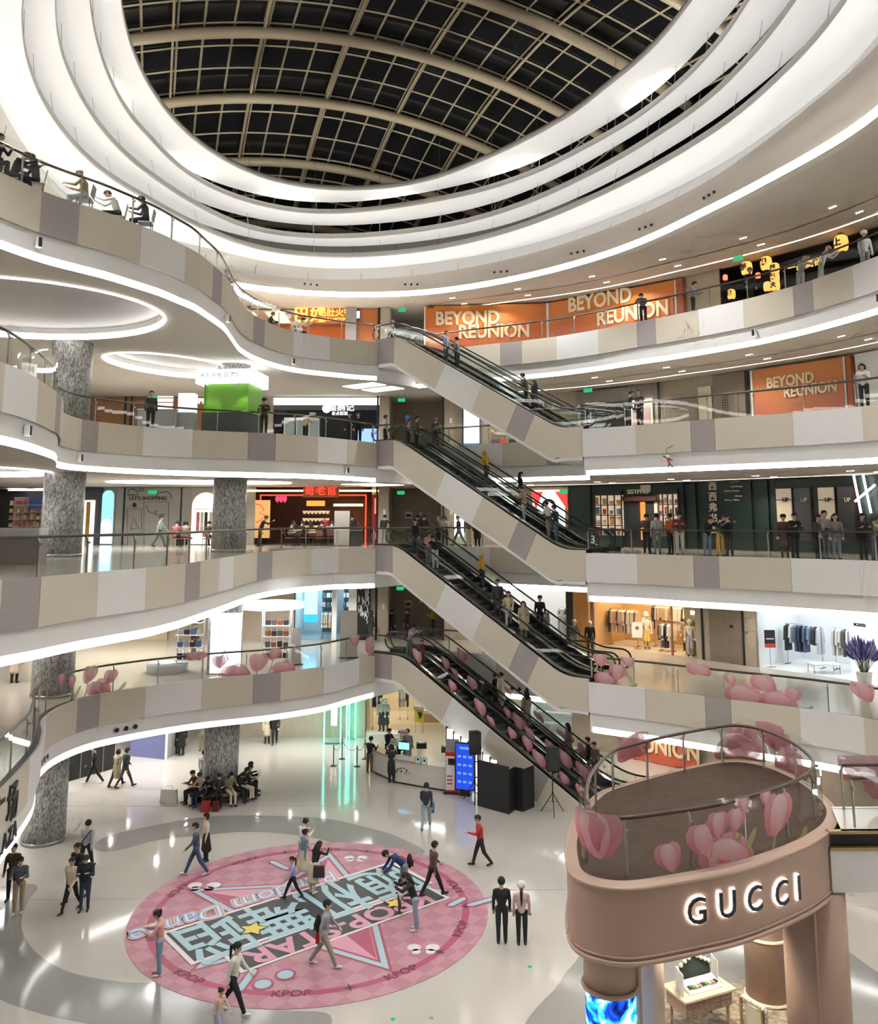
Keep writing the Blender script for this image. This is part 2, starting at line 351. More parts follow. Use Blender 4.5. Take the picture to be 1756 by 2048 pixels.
# ------------------------------------------------------------------ outer shell behind the shops
M_shell = mat('shell_wall', (.42, .38, .33), .85)
for nm, a, b in (('wall_left', (-30, 62), (-30, -9)), ('wall_rear', (-30, -9), (27, -9)), ('wall_right', (27, -9), (27, 62)), ('wall_back', (27, 62), (-30, 62))):
    o = MB().wall([a, b], 0, 33, .2).build(nm, M_shell); tag(o, kind='structure')
# ------------------------------------------------------------------ concentric ceiling rings
RC = (-1.6, 29.8); RPH = .40
def ring_curve(pix, z, a, b, n=120):
    th = np.linspace(0, 2 * np.pi, n, endpoint=False)
    def re(t):
        c = np.cos(t - RPH); s = np.sin(t - RPH); return 1 / np.sqrt((c / a) ** 2 + (s / b) ** 2)
    r = re(th); T = []; D = []
    for x, y in pix:
        X, Y = un(x, y, z); t = math.atan2(Y - RC[1], X - RC[0]); T.append(t); D.append(math.hypot(X - RC[0], Y - RC[1]) - float(re(np.array(t))))
    T = (np.array(T) + np.pi / 2) % (2 * np.pi) - np.pi / 2; o = np.argsort(T); T = T[o]; D = np.array(D)[o]; th0 = th; th = (th + np.pi / 2) % (2 * np.pi) - np.pi / 2
    Te = np.r_[T[0] - .6, T, T[-1] + .6]; De = np.r_[0, D, 0]
    dv = np.interp(th, Te, De, left=0, right=0)
    for _ in range(3): dv = .25 * np.roll(dv, 1) + .5 * dv + .25 * np.roll(dv, -1)
    r = r + dv
    return np.c_[RC[0] + r * np.cos(th), RC[1] + r * np.sin(th)]
RP = {
'r1in': [(241, 0), (256, 77), (287, 154), (333, 225), (389, 282), (461, 328), (538, 361), (641, 379), (743, 380), (846, 366), (958, 325), (1061, 277), (1143, 231), (1215, 174), (1291, 113), (1348, 51), (1384, 0)],
'r1out': [(179, 0), (195, 92), (225, 174), (272, 251), (328, 307), (400, 354), (487, 382), (589, 402), (692, 405), (799, 392), (900, 375), (958, 362), (1061, 328), (1163, 277), (1266, 215), (1343, 154), (1409, 87), (1481, 0)],
'r2in': [(179, 0), (195, 92), (225, 174), (272, 251), (307, 284), (359, 338), (436, 384), (512, 410), (615, 428), (717, 425), (820, 412), (900, 398), (958, 386), (1061, 352), (1163, 302), (1266, 244), (1368, 164), (1461, 61), (1497, 0)],
'r2out': [(110, 0), (120, 102), (154, 184), (195, 251), (256, 318), (328, 369), (410, 410), (512, 438), (641, 451), (769, 446), (900, 428), (984, 408), (1087, 369), (1215, 302), (1317, 240), (1394, 188), (1471, 128), (1532, 67), (1579, 0)],
'r3in': [(110, 0), (120, 102), (154, 184), (195, 251), (256, 318), (328, 371), (410, 420), (512, 464), (641, 477), (769, 471), (900, 454), (1010, 425), (1112, 384), (1215, 333), (1317, 272), (1420, 200), (1497, 123), (1545, 67), (1592, 0)],
'r3out': [(43, 0), (48, 102), (77, 190), (133, 277), (205, 348), (307, 405), (410, 451), (512, 477), (641, 492), (769, 489), (900, 474), (1010, 451), (1163, 392), (1317, 310), (1420, 246), (1522, 169), (1625, 77), (1681, 0)],
'r4in': [(43, 0), (48, 102), (77, 190), (133, 277), (205, 348), (307, 408), (410, 460), (512, 500), (640, 515), (769, 512), (900, 495), (1061, 451), (1163, 410), (1240, 374), (1327, 328), (1471, 236), (1563, 154), (1638, 77), (1695, 0)],
'r4out': [(0, 205), (24, 250), (61, 308), (109, 363), (157, 411), (454, 504), (586, 533), (709, 538), (797, 533), (884, 522), (1066, 488), (1215, 437), (1368, 368), (1460, 318), (1560, 248), (1700, 135)],
'fb': [(459, 540), (592, 556), (709, 559), (836, 550), (1000, 522), (1143, 482), (1266, 436), (1420, 359), (1522, 287), (1625, 205), (1756, 92)],
'led': [(500, 577), (709, 592), (850, 588), (1000, 566), (1250, 499), (1400, 430), (1550, 353), (1756, 230)]}
RE = {'r1in': (30.6, 9.8, 16.6), 'r1out': (30.6, 11.3, 18.2), 'r2in': (29.4, 11.0, 17.4), 'r2out': (29.4, 12.2, 19.2), 'r3in': (28.2, 11.8, 18.3), 'r3out': (28.2, 12.9, 19.7), 'r4in': (27.0, 12.3, 18.9), 'r4out': (27.0, 13.9, 19.7), 'fb': (26.3, 14.0, 19.4), 'led': (25.15, 14.3, 19.6)}
RCV = {k: ring_curve(RP[k], *RE[k]) for k in RP}
M_ring = mat('ring_plaster', (.80, .79, .77), .7)
M_ringlit = mat('ring_plaster_glow', (.8, .8, .79), .7, emit=(1, .985, .96), es=.26)  # glow put into the ring underside in place of light falling on it
def band(A, za, B, zb, prof, name, m, parent=None):
    # closed band between two plan loops, profile (t, dz)
    n = len(A); k = len(prof); vs = []
    for t, dz in prof:
        for i in range(n):
            p = A[i] * (1 - t) + B[i] * t; vs.append((p[0], p[1], za * (1 - t) + zb * t + dz))
    fs = [(j * n + i, j * n + (i + 1) % n, (j + 1) * n + (i + 1) % n, (j + 1) * n + i) for j in range(k - 1) for i in range(n)]
    return MB().add(vs, fs).build(name, m, parent, True)
ceil_roof = empty('ceiling', kind='structure')
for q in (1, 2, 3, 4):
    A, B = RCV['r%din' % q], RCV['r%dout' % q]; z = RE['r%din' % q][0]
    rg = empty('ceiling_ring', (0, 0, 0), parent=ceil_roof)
    band(A, z, B, z, [(.0, .0), (.10, -.03), (.3, -.10), (.5, -.14), (.75, -.12), (.92, -.04), (1, .02)], 'ring_glow_face', M_ringlit, rg)
    band(A, z, B, z, [(1, .02), (1.03, .06), (1.0, .3), (0, .3), (-.03, .06), (0, 0)], 'ring_shell', M_ring, rg)
# cornice: fascia, cove moulding, light strip
R4o, FB, LE = RCV['r4out'], RCV['fb'], RCV['led']
band(R4o * 1.0, 27.0, FB, 26.3, [(0, .25), (0, 0), (.3, -.05), (1, 0)], 'cornice_fascia', M_ring, ceil_roof)
for i in range(0, 120, 3):
    pa, pb = R4o[i] * .7 + FB[i] * .3, FB[i]; MB().tube([(pa[0], pa[1], 26.73), (pb[0], pb[1], 26.29)], .012, 4).build('fascia_joint', M_joint, ceil_roof)
M_cove = mat('cornice_cove', (.66, .60, .54), .35)
band(FB, 26.3, LE, 25.4, [(0, 0), (.03, -.12), (.2, -.12), (.5, .0), (.8, .03), (1, 0)], 'cornice_cove', M_cove, ceil_roof)
LE2 = LE + (LE - np.array(RC)) / np.linalg.norm(LE - np.array(RC), axis=1)[:, None] * .10
band(LE, 25.4, LE2, 25.12, [(0, 0), (1, 0)], 'light_strip', M_led, ceil_roof)
LE3 = LE2 + (LE - np.array(RC)) / np.linalg.norm(LE - np.array(RC), axis=1)[:, None] * .25
band(LE2, 25.12, LE3, 25.0, [(0, 0), (.2, -.06), (1, 0)], 'strip_lip', M_soffit, ceil_roof)
MB().flat(OUTER, [[tuple(p) for p in LE3]], 25.0, up=False).build('soffit', M_soffit, ceil_roof)
# suspension wires between rings
for i in range(0, 120, 4):
    for q in (1, 2, 3):
        pa = RCV['r%dout' % q][i]; pb = RCV['r%din' % (q + 1)][i]
        MB().tube([(pa[0], pa[1], RE['r%dout' % q][0] + 3), (pb[0], pb[1], RE['r%din' % (q + 1)][0] + .2)], .012, 3).build('hanger', M_steel, ceil_roof)
# ------------------------------------------------------------------ glazed dome
DZ, DX, DY, DPH, DA, DB = 38.0, -4.241, 42.646, .3233, .01527, .00966
def dome(u, v, dz=0):
    vv = v if v > -14 else -14 + (v + 14) * .9
    return (DX + u * math.cos(DPH) - v * math.sin(DPH), DY + u * math.sin(DPH) + v * math.cos(DPH), DZ - DA * u * u - DB * (v * v if v > 0 else min(v * v, 260)) + dz)
win = empty('window_1', kind='structure')
M_frame = mat('cream_steel', (.50, .43, .31), .5)
M_pane = mat('night_glass', (.012, .013, .016), .06, noise=.5, nscale=.6)
US = [-9.57 + 4.45 * i / 3 for i in range(-7, 18)]; VS = [-.41 + 6.53 * i / 3 for i in range(-9, 13)]
def arcu(v, dz, u0=US[0], u1=US[-1], n=28): return [dome(u0 + (u1 - u0) * i / n, v, dz) for i in range(n + 1)]
def arcv(u, dz, n=24): return [dome(u, VS[0] + (VS[-1] - VS[0]) * i / n, dz) for i in range(n + 1)]
for i, v in enumerate(VS):
    if i % 3 == 0: MB().tube(arcu(v, -.55), .30, 10).build('arched_beam', M_frame, win, True); MB().tube(arcu(v + .55, -.05), .07, 4).build('rib', M_frame, win)
    MB().tube(arcu(v, 0), .065, 4).build('rib', M_frame, win)
for i, u in enumerate(US):
    MB().tube(arcv(u, .02), .065, 4).build('purlin', M_frame, win)
    if (i - 7) % 3 == 0: MB().tube(arcv(u + .2, -.12), .06, 4).build('purlin', M_frame, win); MB().tube(arcv(u, -.35), .07, 5).build('purlin', M_frame, win)
rest = MB(); cells = [(i, j) for i in range(len(US) - 1) for j in range(len(VS) - 1)]
cells.sort(key=lambda c: abs(c[0] - 11) * 1.2 + abs(c[1] - 9) * 1.1)
for q, (i, j) in enumerate(cells):
    c = [dome(US[i], VS[j], .06), dome(US[i + 1], VS[j], .06), dome(US[i + 1], VS[j + 1], .06), dome(US[i], VS[j + 1], .06)]
    t = [(a, b, d + .03) for a, b, d in c]
    fs = [(0, 3, 2, 1), (4, 5, 6, 7), (0, 1, 5, 4), (1, 2, 6, 5), (2, 3, 7, 6), (3, 0, 4, 7)]
    if q < 300: MB().add(c + t, fs).build('pane', M_pane, win)
    else: rest.add(c + t, fs)
tag(rest.build('pane', M_pane, win), kind='stuff')
# drum wall between rings and dome
dr = ellipse(RC[0], RC[1], 15.8, 22.2, RPH, 80); dr = dr + [dr[0]]
M_drum = mat('drum_wall', (.33, .30, .26), .85)
MB().wall(dr, 26.5, 29.6).build('drum_wall', M_drum, ceil_roof, True)
for i in range(0, 80, 2): MB().tube([(dr[i][0], dr[i][1], 26.6), (dr[i][0], dr[i][1], 29.5)], .02, 3).build('drum_joint', M_joint, ceil_roof)
MB().flat([(-45, -20), (40, -20), (40, 80), (-45, 80)], z=40, up=False).build('roof_cover', M_dark, ceil_roof)
# slab faces and lit coves at the escalator landings
for k in (5, 4, 3, 2):
    z = LV[k]; f = empty('trim_%d' % (ntrim[0] + 1), kind='structure'); ntrim[0] += 1
    MB().wall([A_, B_], z - SOFF, z - .03, .1).build('landing_face', M_plaster, f)
    if k < 5: MB().wall([Lback[-1], C_, D_], z - SOFF, z - .03, .1).build('landing_face', M_plaster, f)
    d = Vector((D_[0] - A_[0], D_[1] - A_[1])).normalized(); n_ = Vector((-d.y, d.x))
    for q in (0, 1) if k > 3 else ():
        a = Vector(A_) - d * (.5 + .0 * q) + n_ * (.25 + q * 1.6) ; pts = [a, a - d * 2.2, a - d * 2.2 + n_ * 1.1, a + n_ * 1.1]
        MB().prism([tuple(v) for v in pts], z - SOFF - .06, z - SOFF - .02).build('landing_light', emat('landing_panel', (1, .98, .94), 1.6), f)
# ------------------------------------------------------------------ round columns
def mosaic():
    m = mat('column_mosaic', (.25, .25, .25), .35); nt = m.node_tree; b = nt.nodes['Principled BSDF']
    t = nt.nodes.new('ShaderNodeTexCoord'); mp = nt.nodes.new('ShaderNodeMapping'); mp.inputs['Scale'].default_value = (20, 20, 6)
    mp.inputs['Rotation'].default_value = (.12, .1, 0)
    v = nt.nodes.new('ShaderNodeTexVoronoi'); v.inputs['Scale'].default_value = 1.6; r = nt.nodes.new('ShaderNodeValToRGB')
    e = r.color_ramp.elements; e[0].color = (.20, .20, .20, 1); e[1].color = (.62, .615, .60, 1); e[0].position = .15; e[1].position = .85
    sp = nt.nodes.new('ShaderNodeSeparateColor')
    nt.links.new(t.outputs['Object'], mp.inputs[0]); nt.links.new(mp.outputs[0], v.inputs['Vector']); nt.links.new(v.outputs['Color'], sp.inputs[0]); nt.links.new(sp.outputs[0], r.inputs[0]); nt.links.new(r.outputs[0], b.inputs['Base Color'])
    bp = nt.nodes.new('ShaderNodeBump'); bp.inputs['Strength'].default_value = .5; bp.inputs['Distance'].default_value = .03
    nt.links.new(sp.outputs[1], bp.inputs['Height']); nt.links.new(bp.outputs[0], b.inputs['Normal'])
    return m
M_mosaic = mosaic(); COLS = [(-15.3, 34.9, .79, 'beside the left hand edge of the galleries'), (-9.8, 40.1, .77, 'rising behind the bench and the kiosk')]
for x, y, r, wh in COLS:
    for k in (1, 2, 3, 4):
        lo = ('ground floor', 'second level', 'third level', 'fourth level')[k - 1]
        o = empty('column', (x, y, LV[k]), label='round grey mosaic column on the %s %s' % (lo, wh), cat='column', group='round mosaic columns')
        MB().lathe([(r, .12), (r, 5.4 - SOFF)], 40).build('shaft', M_mosaic, o, True)
        MB().lathe([(r + .02, 0), (r + .02, .12), (r, .125)], 40).build('base_ring', M_steel, o, True)
# ------------------------------------------------------------------ glass balustrades
def balustrade(cv, z, label, s0=0, s1=None, pane=1.9, hcol=None, parent=None, h=1.22, inset=.06):
    s1 = cv.L if s1 is None else s1
    b = empty('glass_balustrade', (*cv.at((s0 + s1) / 2), z), label=label, cat='balustrade', group='glass balustrades of the galleries')
    ox, oy, oz = b.location
    n = max(1, round((s1 - s0) / pane)); st = (s1 - s0) / n
    loc = lambda pts: [(p[0] - ox, p[1] - oy) for p in pts]
    post = None
    for i in range(n):
        pts = loc(offset(cv.sub(s0 + i * st + .012, s0 + (i + 1) * st - .012, .35), inset))
        MB().wall(pts, .03, h).build('glass_pane', M_glass, b)
    for i in range(n + 1):
        s = s0 + i * st; x, y = cv.at(s); tx, ty = cv.tan(s); px, py = x - ty * (inset + .10) - ox, y + tx * (inset + .10) - oy
        if post is None:
            mb = MB(); mb.box((0, 0, .45), (.035, .05, .9)); mb.add([(-.018, -.025, .9), (.018, -.025, .9), (.018, .025, .9), (-.018, .025, .9), (-.018, .035, 1.02), (.018, .035, 1.02), (.018, .08, 1.02), (-.018, .08, 1.02)], [(0, 1, 5, 4), (1, 2, 6, 5), (2, 3, 7, 6), (3, 0, 4, 7), (4, 5, 6, 7)])
            mb.box((0, -.06, .85), (.04, .07, .05))
            post = mb.build('post', M_steel, b); o = post
        else: o = inst(post, b)
        o.location = (px, py, 0); o.rotation_euler = (0, 0, math.atan2(ty, tx))
    P = loc(offset(cv.sub(s0, s1, .3), inset + .17))
    MB().tube([(p[0], p[1], 1.04) for p in P], .042, 8).build('handrail', hcol or M_rail, b, True)
    return b
ORD = {2: 'second', 3: 'third', 4: 'fourth', 5: 'top'}
for k in (5, 4, 3, 2):
    names = ('left', 'right') if k == 5 else ('left', 'back', 'right')
    for cv, nm in zip(EC[k], names):
        balustrade(cv, LV[k], 'glass balustrade with dark handrail along the %s edge of the %s level gallery' % (nm, ORD[k]), 0.05, cv.L - .05)
# ------------------------------------------------------------------ escalators (two side by side per flight)
ED = Vector((D_[0] - A_[0], D_[1] - A_[1], 0)); ELEN = EL0 = ED.length; ED.normalize(); EN = Vector((-ED.y, ED.x, 0))
S1, S2 = 1.45, 1.45 + 5.4 / math.tan(math.radians(30))
def estep(s): return 0. if s < S1 else (-5.4 if s > S2 else -(s - S1) * 5.4 / (S2 - S1))
def esmooth(s, r=.7):
    return float(np.mean([estep(s + d) for d in np.linspace(-r, r, 9)]))
def E3(base, s, w, z): p = base + ED * s + EN * w; return (p.x, p.y, base.z + z)
SS = list(np.r_[np.linspace(-.1, 3, 16), np.linspace(3.6, 9.4, 8), np.linspace(10, ELEN + .1, 14)])
M_skirt = mat('escalator_skirt', (.03, .03, .03), .35, .5)
M_step = mat('escalator_step', (.055, .055, .058), .45, .3)
M_deck = mat('escalator_deck', (.22, .22, .21), .25, .8)
M_hand = mat('escalator_handrail', (.012, .012, .012), .35)
M_eglass = glassmat('escalator_glass', (.92, .95, .93))
CUT = [1.2, 4.5, 6.7, 8.65, 9.6]; FLIGHT = {}
def setflight(k):
    global S1, S2, ELEN, SS, CUT
    S1 = 1.9 if k == 2 else 1.45; S2, ELEN = (S1 + 10.05, 13.2) if k == 2 else (S1 + 5.4 / math.tan(math.radians(30)), EL0)
    CUT = [1.2, 4.9, 7.0, 9.2, 10.0] if k == 2 else [1.2, 4.5, 6.7, 8.65, 9.6]
    SS = list(np.r_[np.linspace(-.1, 3, 16), np.linspace(3.6, 9.2, 8), np.linspace(9.8, ELEN + .1, 16)])
def clad(base, w, label):
    """outer cladding of the truss, panels cut square to the slope"""
    c = empty('escalator_cladding', (0, 0, 0), label=label, cat='cladding', group='stone cladding of the escalators')
    cols = 'gbwbgb'; H = 1.32 if base.z > 6 else 1.2
    top = lambda s: esmooth(s, .5) + .16
    bot = lambda s: esmooth(s + .35, .25) + .16 - H - (.06 if S1 < s < S2 else 0)
    edges = [0.] + CUT + [ELEN]
    def bound(i):   # returns function t in 0..1 (top to bottom) -> s
        s = edges[i]; sl = .0 if i in (0, 1, len(edges) - 1) else .62
        return lambda t: s - sl * t
    for i in range(len(edges) - 1):
        f0, f1 = bound(i), bound(i + 1); n = 10; vs = []
        for off in (0, -.05):
            for t in (0, 1):
                for q in range(n + 1):
                    u = q / n; s = (f0(t) + .004) * (1 - u) + (f1(t) - .004) * u
                    vs.append(E3(base, s, w + off, top(s) if t == 0 else bot(s)))
        k = n + 1; fs = []
        for q in range(n):
            fs += [(q, q + 1, k + q + 1, k + q), (2 * k + q, 3 * k + q, 3 * k + q + 1, 2 * k + q + 1), (q, 2 * k + q, 2 * k + q + 1, q + 1), (k + q, k + q + 1, 3 * k + q + 1, 3 * k + q)]
        fs += [(0, k, 3 * k, 2 * k), (n, 2 * k + n, 3 * k + n, k + n)]
        MB().add(vs, fs).build('stone_panel', PCOL[cols[i]], c)
    return c, bot
FLN = {5: 'fourth and top', 4: 'third and fourth', 3: 'second and third', 2: 'ground and second'}
ESC = {}
for k in (5, 4, 3, 2):
    base = Vector((A_[0], A_[1], LV[k])); ESC[k] = base; setflight(k)
    c, bot = clad(base, 0.0, 'beige white and grey panelled side of the escalators between %s level' % FLN[k])
    # white soffit under the pair
    vs = []; sl = [s for s in SS if 0 <= s <= ELEN]
    for s in sl: vs += [E3(base, s, -.02, bot(s) - .0), E3(base, s, -.02, bot(s) - .16), E3(base, s, 3.5, bot(s) - .16), E3(base, s, 3.5, bot(s))]
    fs = [(4 * i + j, 4 * i + (j + 1) % 4, 4 * i + 4 + (j + 1) % 4, 4 * i + 4 + j) for i in range(len(sl) - 1) for j in range(4)]
    MB().add(vs, fs).build('underside', M_plaster, c)
    vs = []
    for s in sl: vs += [E3(base, s, 3.48, esmooth(s, .5) + .16), E3(base, s, 3.48, bot(s))]
    MB().add(vs, [(2 * i, 2 * i + 1, 2 * i + 3, 2 * i + 2) for i in range(len(sl) - 1)]).build('rear_panel', M_beige, c)
    step0 = None
    for un_, w0 in ((0, .12), (1, 1.84)):
        e = empty('escalator', tuple(base), label='%s escalator of the pair between %s level' % (('near', 'far')[un_], FLN[k]), cat='escalator', group='escalators')
        L = lambda p: (p[0] - base.x, p[1] - base.y, p[2] - base.z)
        W = 1.5
        for sd, w in ((0, w0 + .12), (1, w0 + W - .12)):
            # glass
            g0 = [L(E3(base, s, w, esmooth(s) + .22)) for s in SS]; g1 = [L(E3(base, s, w, esmooth(s) + .98)) for s in SS]
            n = len(SS)
            MB().add(g0 + g1, [(i, i + 1, n + i + 1, n + i) for i in range(n - 1)]).build('balustrade_glass', M_eglass, e, True)
            # handrail loop with rounded newels
            z0 = esmooth(SS[0]); z1 = esmooth(SS[-1])
            path = [L(E3(base, SS[0] - .42 * math.sin(a), w, z0 + .6 + .42 * math.cos(a))) for a in np.linspace(math.pi * .95, 0, 9)][:-1]
            path += [L(E3(base, s, w, esmooth(s) + 1.02)) for s in SS]
            path += [L(E3(base, SS[-1] + .42 * math.sin(a), w, z1 + .6 + .42 * math.cos(a))) for a in np.linspace(0, math.pi * .95, 9)][1:]
            MB().tube(path, .042, 6).build('handrail', M_hand, e, True)
            for sg, s_, zz in ((-1, SS[0], z0), (1, SS[-1], z1)):
                cc = [L(E3(base, s_ + sg * .38 * math.sin(a), w, zz + .6 + .38 * math.cos(a))) for a in np.linspace(0, math.pi, 9)]
                MB().add(cc, [tuple(range(9))]).build('newel_glass', M_eglass, e)
            # deck and skirt
            d = []
            for s in SS:
                zz = esmooth(s); d += [L(E3(base, s, w - .12, zz + .16)), L(E3(base, s, w + .12, zz + .16)), L(E3(base, s, w + .12, zz + .24)), L(E3(base, s, w - .12, zz + .24))]
            MB().add(d, [(4 * i + j, 4 * i + (j + 1) % 4, 4 * i + 4 + (j + 1) % 4, 4 * i + 4 + j) for i in range(n - 1) for j in range(4)]).build('deck', M_deck, e)
            wi = w + (.12 if sd == 0 else -.12); d = []
            for s in SS: d += [L(E3(base, s, wi, esmooth(s) - .3)), L(E3(base, s, wi, esmooth(s) + .2))]
            MB().add(d, [(2 * i, 2 * i + 1, 2 * i + 3, 2 * i + 2) for i in range(n - 1)]).build('skirt', M_skirt, e)
            wo = w + (-.12 if sd == 0 else .12); d = []
            for s in SS: d += [L(E3(base, s, wo, esmooth(s) - .1)), L(E3(base, s, wo, esmooth(s) + .2))]
            MB().add(d, [(2 * i, 2 * i + 1, 2 * i + 3, 2 * i + 2) for i in range(n - 1)]).build('outer_skirt', M_skirt, e)
        # steps
        for q in range(int((ELEN - .5) / .4)):
            s = .4 + q * .4; zz = esmooth(s, .3)
            if step0 is None:
                M = Matrix(((ED.x, EN.x, 0), (ED.y, EN.y, 0), (0, 0, 1)))
                step0 = MB().box((0, 0, -.12), (.4, W - .5, .24), M=M).build('step', M_step, e); o = step0
            else: o = inst(step0, e)
            o.location = L(E3(base, s, w0 + W / 2, zz))
        for s_, zz in ((.1, 0.), (ELEN - .15, -5.4)):
            M = Matrix(((ED.x, EN.x, 0), (ED.y, EN.y, 0), (0, 0, 1)))
            MB().box(L(E3(base, s_, w0 + W / 2, zz + .01)), (.7, W - .4, .03), M=M).build('comb_plate', M_steel, e)
# ------------------------------------------------------------------ shop wall line (plan) and helpers for things on it
WALL = [(-26, 12), (-26, 50.5), (-2.9, 50.5), (-2.9, 53.5), (.3, 53.5), (.3, 50.6), (4, 50.2), (7.5, 48.6), (11.9, 45), (14.8, 41.7), (17.8, 38), (21, 32.5), (23, 25), (23.5, 10)]
WCUM = [0.]
for a, b in zip(WALL, WALL[1:]): WCUM.append(WCUM[-1] + math.hypot(b[0] - a[0], b[1] - a[1]))
def wat(s):
    for i in range(len(WALL) - 1):
        if s <= WCUM[i + 1] or i == len(WALL) - 2:
            t = (s - WCUM[i]) / (WCUM[i + 1] - WCUM[i]); a, b = WALL[i], WALL[i + 1]
            return (a[0] + (b[0] - a[0]) * t, a[1] + (b[1] - a[1]) * t)
def wtan(s):
    a, b = wat(max(s - .05, 0)), wat(s + .05); l = math.hypot(b[0] - a[0], b[1] - a[1]); return ((b[0] - a[0]) / l, (b[1] - a[1]) / l)
def wsub(a, b):
    return [wat(a)] + [WALL[i] for i in range(len(WALL)) if a + 1e-6 < WCUM[i] < b - 1e-6] + [wat(b)]
def ws(x, y=1000):
    """arc position on the wall line of a measured column of the photograph"""
    d = ray(x, y); best = None
    for i in range(len(WALL) - 1):
        a, b = WALL[i], WALL[i + 1]; ex, ey = b[0] - a[0], b[1] - a[1]
        den = d[0] * ey - d[1] * ex
        if abs(den) < 1e-9: continue
        t = (a[0] * ey - a[1] * ex) / den; q = (a[0] * d[1] - a[1] * d[0]) / den
        if t > 0 and -1e-6 <= q <= 1 + 1e-6 and (best is None or t < best[0]): best = (t, WCUM[i] + q * (WCUM[i + 1] - WCUM[i]))
    return best[1]
def wz(x, y):
    d = ray(x, y); p = wat(ws(x, y)); return ZC + d[2] / d[1] * p[1]
def wpan(name, x0, y0, x1, y1, m, parent=None, out=.02, th=.06, zr=None):
    """panel standing on the wall line between two measured columns"""
    ym = (y0 + y1) / 2; s0, s1 = ws(x0, ym), ws(x1, ym); xm = (x0 + x1) / 2
    z0, z1 = (wz(xm, y1), wz(xm, y0)) if zr is None else zr
    return MB().wall(offset(wsub(s0, s1), -out), z0, z1, -th).build(name, m, parent)
def wmat4(s, z, out):
    (x, y), (tx, ty) = wat(s), wtan(s)
    M = Matrix(((tx, 0, ty, x + ty * out), (ty, 0, -tx, y - tx * out), (0, 1, 0, z), (0, 0, 0, 1))); return M
FONTS = {}
def textmesh(body, size=1., extrude=.02, bold=0., align='CENTER', shear=0., sx=1.):
    cu = bpy.data.curves.new('lettering', 'FONT'); cu.body = body; cu.size = size; cu.extrude = extrude; cu.align_x = align; cu.align_y = 'CENTER'; cu.offset = bold; cu.shear = shear; cu.resolution_u = 3; cu.space_character = 1.0
    o = bpy.data.objects.new('lettering', cu)
    me = bpy.data.meshes.new_from_object(o); bpy.data.objects.remove(o)
    if sx != 1.: me.transform(Matrix.Diagonal((sx, 1, 1, 1)))
    return me
def text(body, M, size, m, parent=None, extrude=.02, bold=0., name='lettering', align='CENTER', shear=0., sx=1.):
    me = textmesh(body, size, extrude, bold, align, shear, sx); me.materials.clear(); me.materials.append(m)
    o = bpy.data.objects.new(name, me); link(o, parent)
    o.matrix_local = M if parent is None else parent.matrix_basis.inverted() @ M
    return o
def wtext(body, x, y, hpx, m, parent=None, out=.1, bold=.02, name='lettering', sx=1., extrude=.02):
    s = ws(x, y); z = wz(x, y); sc_ = wat(s)[1] / F_PX * 1.01
    return text(body, wmat4(s, z, out), hpx * sc_ * 1.35, m, parent, extrude, bold * hpx * sc_, name, sx=sx)
def shopthing(name, x, k, label, cat='shop front', group=None):
    p = wat(ws(x)); return empty(name, (0, 0, 0), label=label, cat=cat, group=group)
OPEN = {k: [] for k in (1, 2, 3, 4, 5)}
CEILH = 3.38
def shop(k, x0, x1, depth, mw, mf, lamp, power, label, lcol=(1, .95, .88), y=None, header=None, group='open shop fronts'):
    """recess behind the wall line with side walls, back wall, floor, lit ceiling"""
    s0, s1 = ws(x0, y or 1000), ws(x1, y or 1000); OPEN[k].append((s0, s1))
    z = LV[k]; t = empty('shop_interior', (0, 0, 0), label=label, cat='shop', group=group)
    P = wsub(s0, s1); Q = offset(P, depth)
    MB().wall(Q, z, z + CEILH, .05).build('rear_wall', mw, t)
    for a, b in ((P[0], Q[0]), (Q[-1], P[-1])): MB().wall([a, b], z, z + CEILH, .04).build('side_wall', mw, t)
    MB().flat(P + Q[::-1], z=z + .006).build('shop_floor', mf, t)
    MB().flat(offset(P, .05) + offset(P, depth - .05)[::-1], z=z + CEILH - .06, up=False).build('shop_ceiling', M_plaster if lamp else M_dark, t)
    L = s1 - s0; n = max(1, int(L / 1.6))
    if lamp:
        for i in range(n):
            sa = s0 + L * (i + .2) / n; sb = s0 + L * (i + .8) / n
            pa = offset(wsub(sa, sb), .5); pb = offset(wsub(sa, sb), depth - .6)
            MB().flat(pa + pb[::-1], z=z + CEILH - .1, up=False).build('ceiling_lamp', emat('shop_lamp_%d_%d' % (lcol[2] * 100, power), lcol, power), t)
    if header: MB().wall(offset(P, -.03), z + header[0], z + CEILH, -.12).build('header', header[1], t)
    return t
M_wb = mat('travertine_wall', (.43, .365, .285), .7, noise=.06, nscale=5)
M_wdk = mat('brown_stone_wall', (.25, .205, .16), .7, noise=.06, nscale=5)
M_wood = mat('shop_wood', (.33, .15, .065), .5, noise=.2, nscale=3)
M_org = mat('orange_wall', (.55, .17, .05), .6)
M_green = mat('bottle_green_paint', (.010, .026, .022), .4)
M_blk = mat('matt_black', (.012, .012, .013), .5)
M_wht = mat('shop_white', (.82, .82, .82), .6)
M_cream = mat('cream_paint', (.70, .63, .50), .6)
M_gold = mat('gold_trim', (.55, .38, .16), .35, .8)
M_shopfloor = mat('shop_floor_light', (.62, .55, .45), .25)
M_shopwhite = mat('shop_floor_white', (.8, .8, .8), .2)
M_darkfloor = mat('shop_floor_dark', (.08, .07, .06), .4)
E_white = emat('sign_white', (1, 1, 1), 1.2); E_warm = emat('sign_warm', (1, .78, .42), 3.0); E_yel = emat('sign_yellow', (1, .6, .1), 1.5)
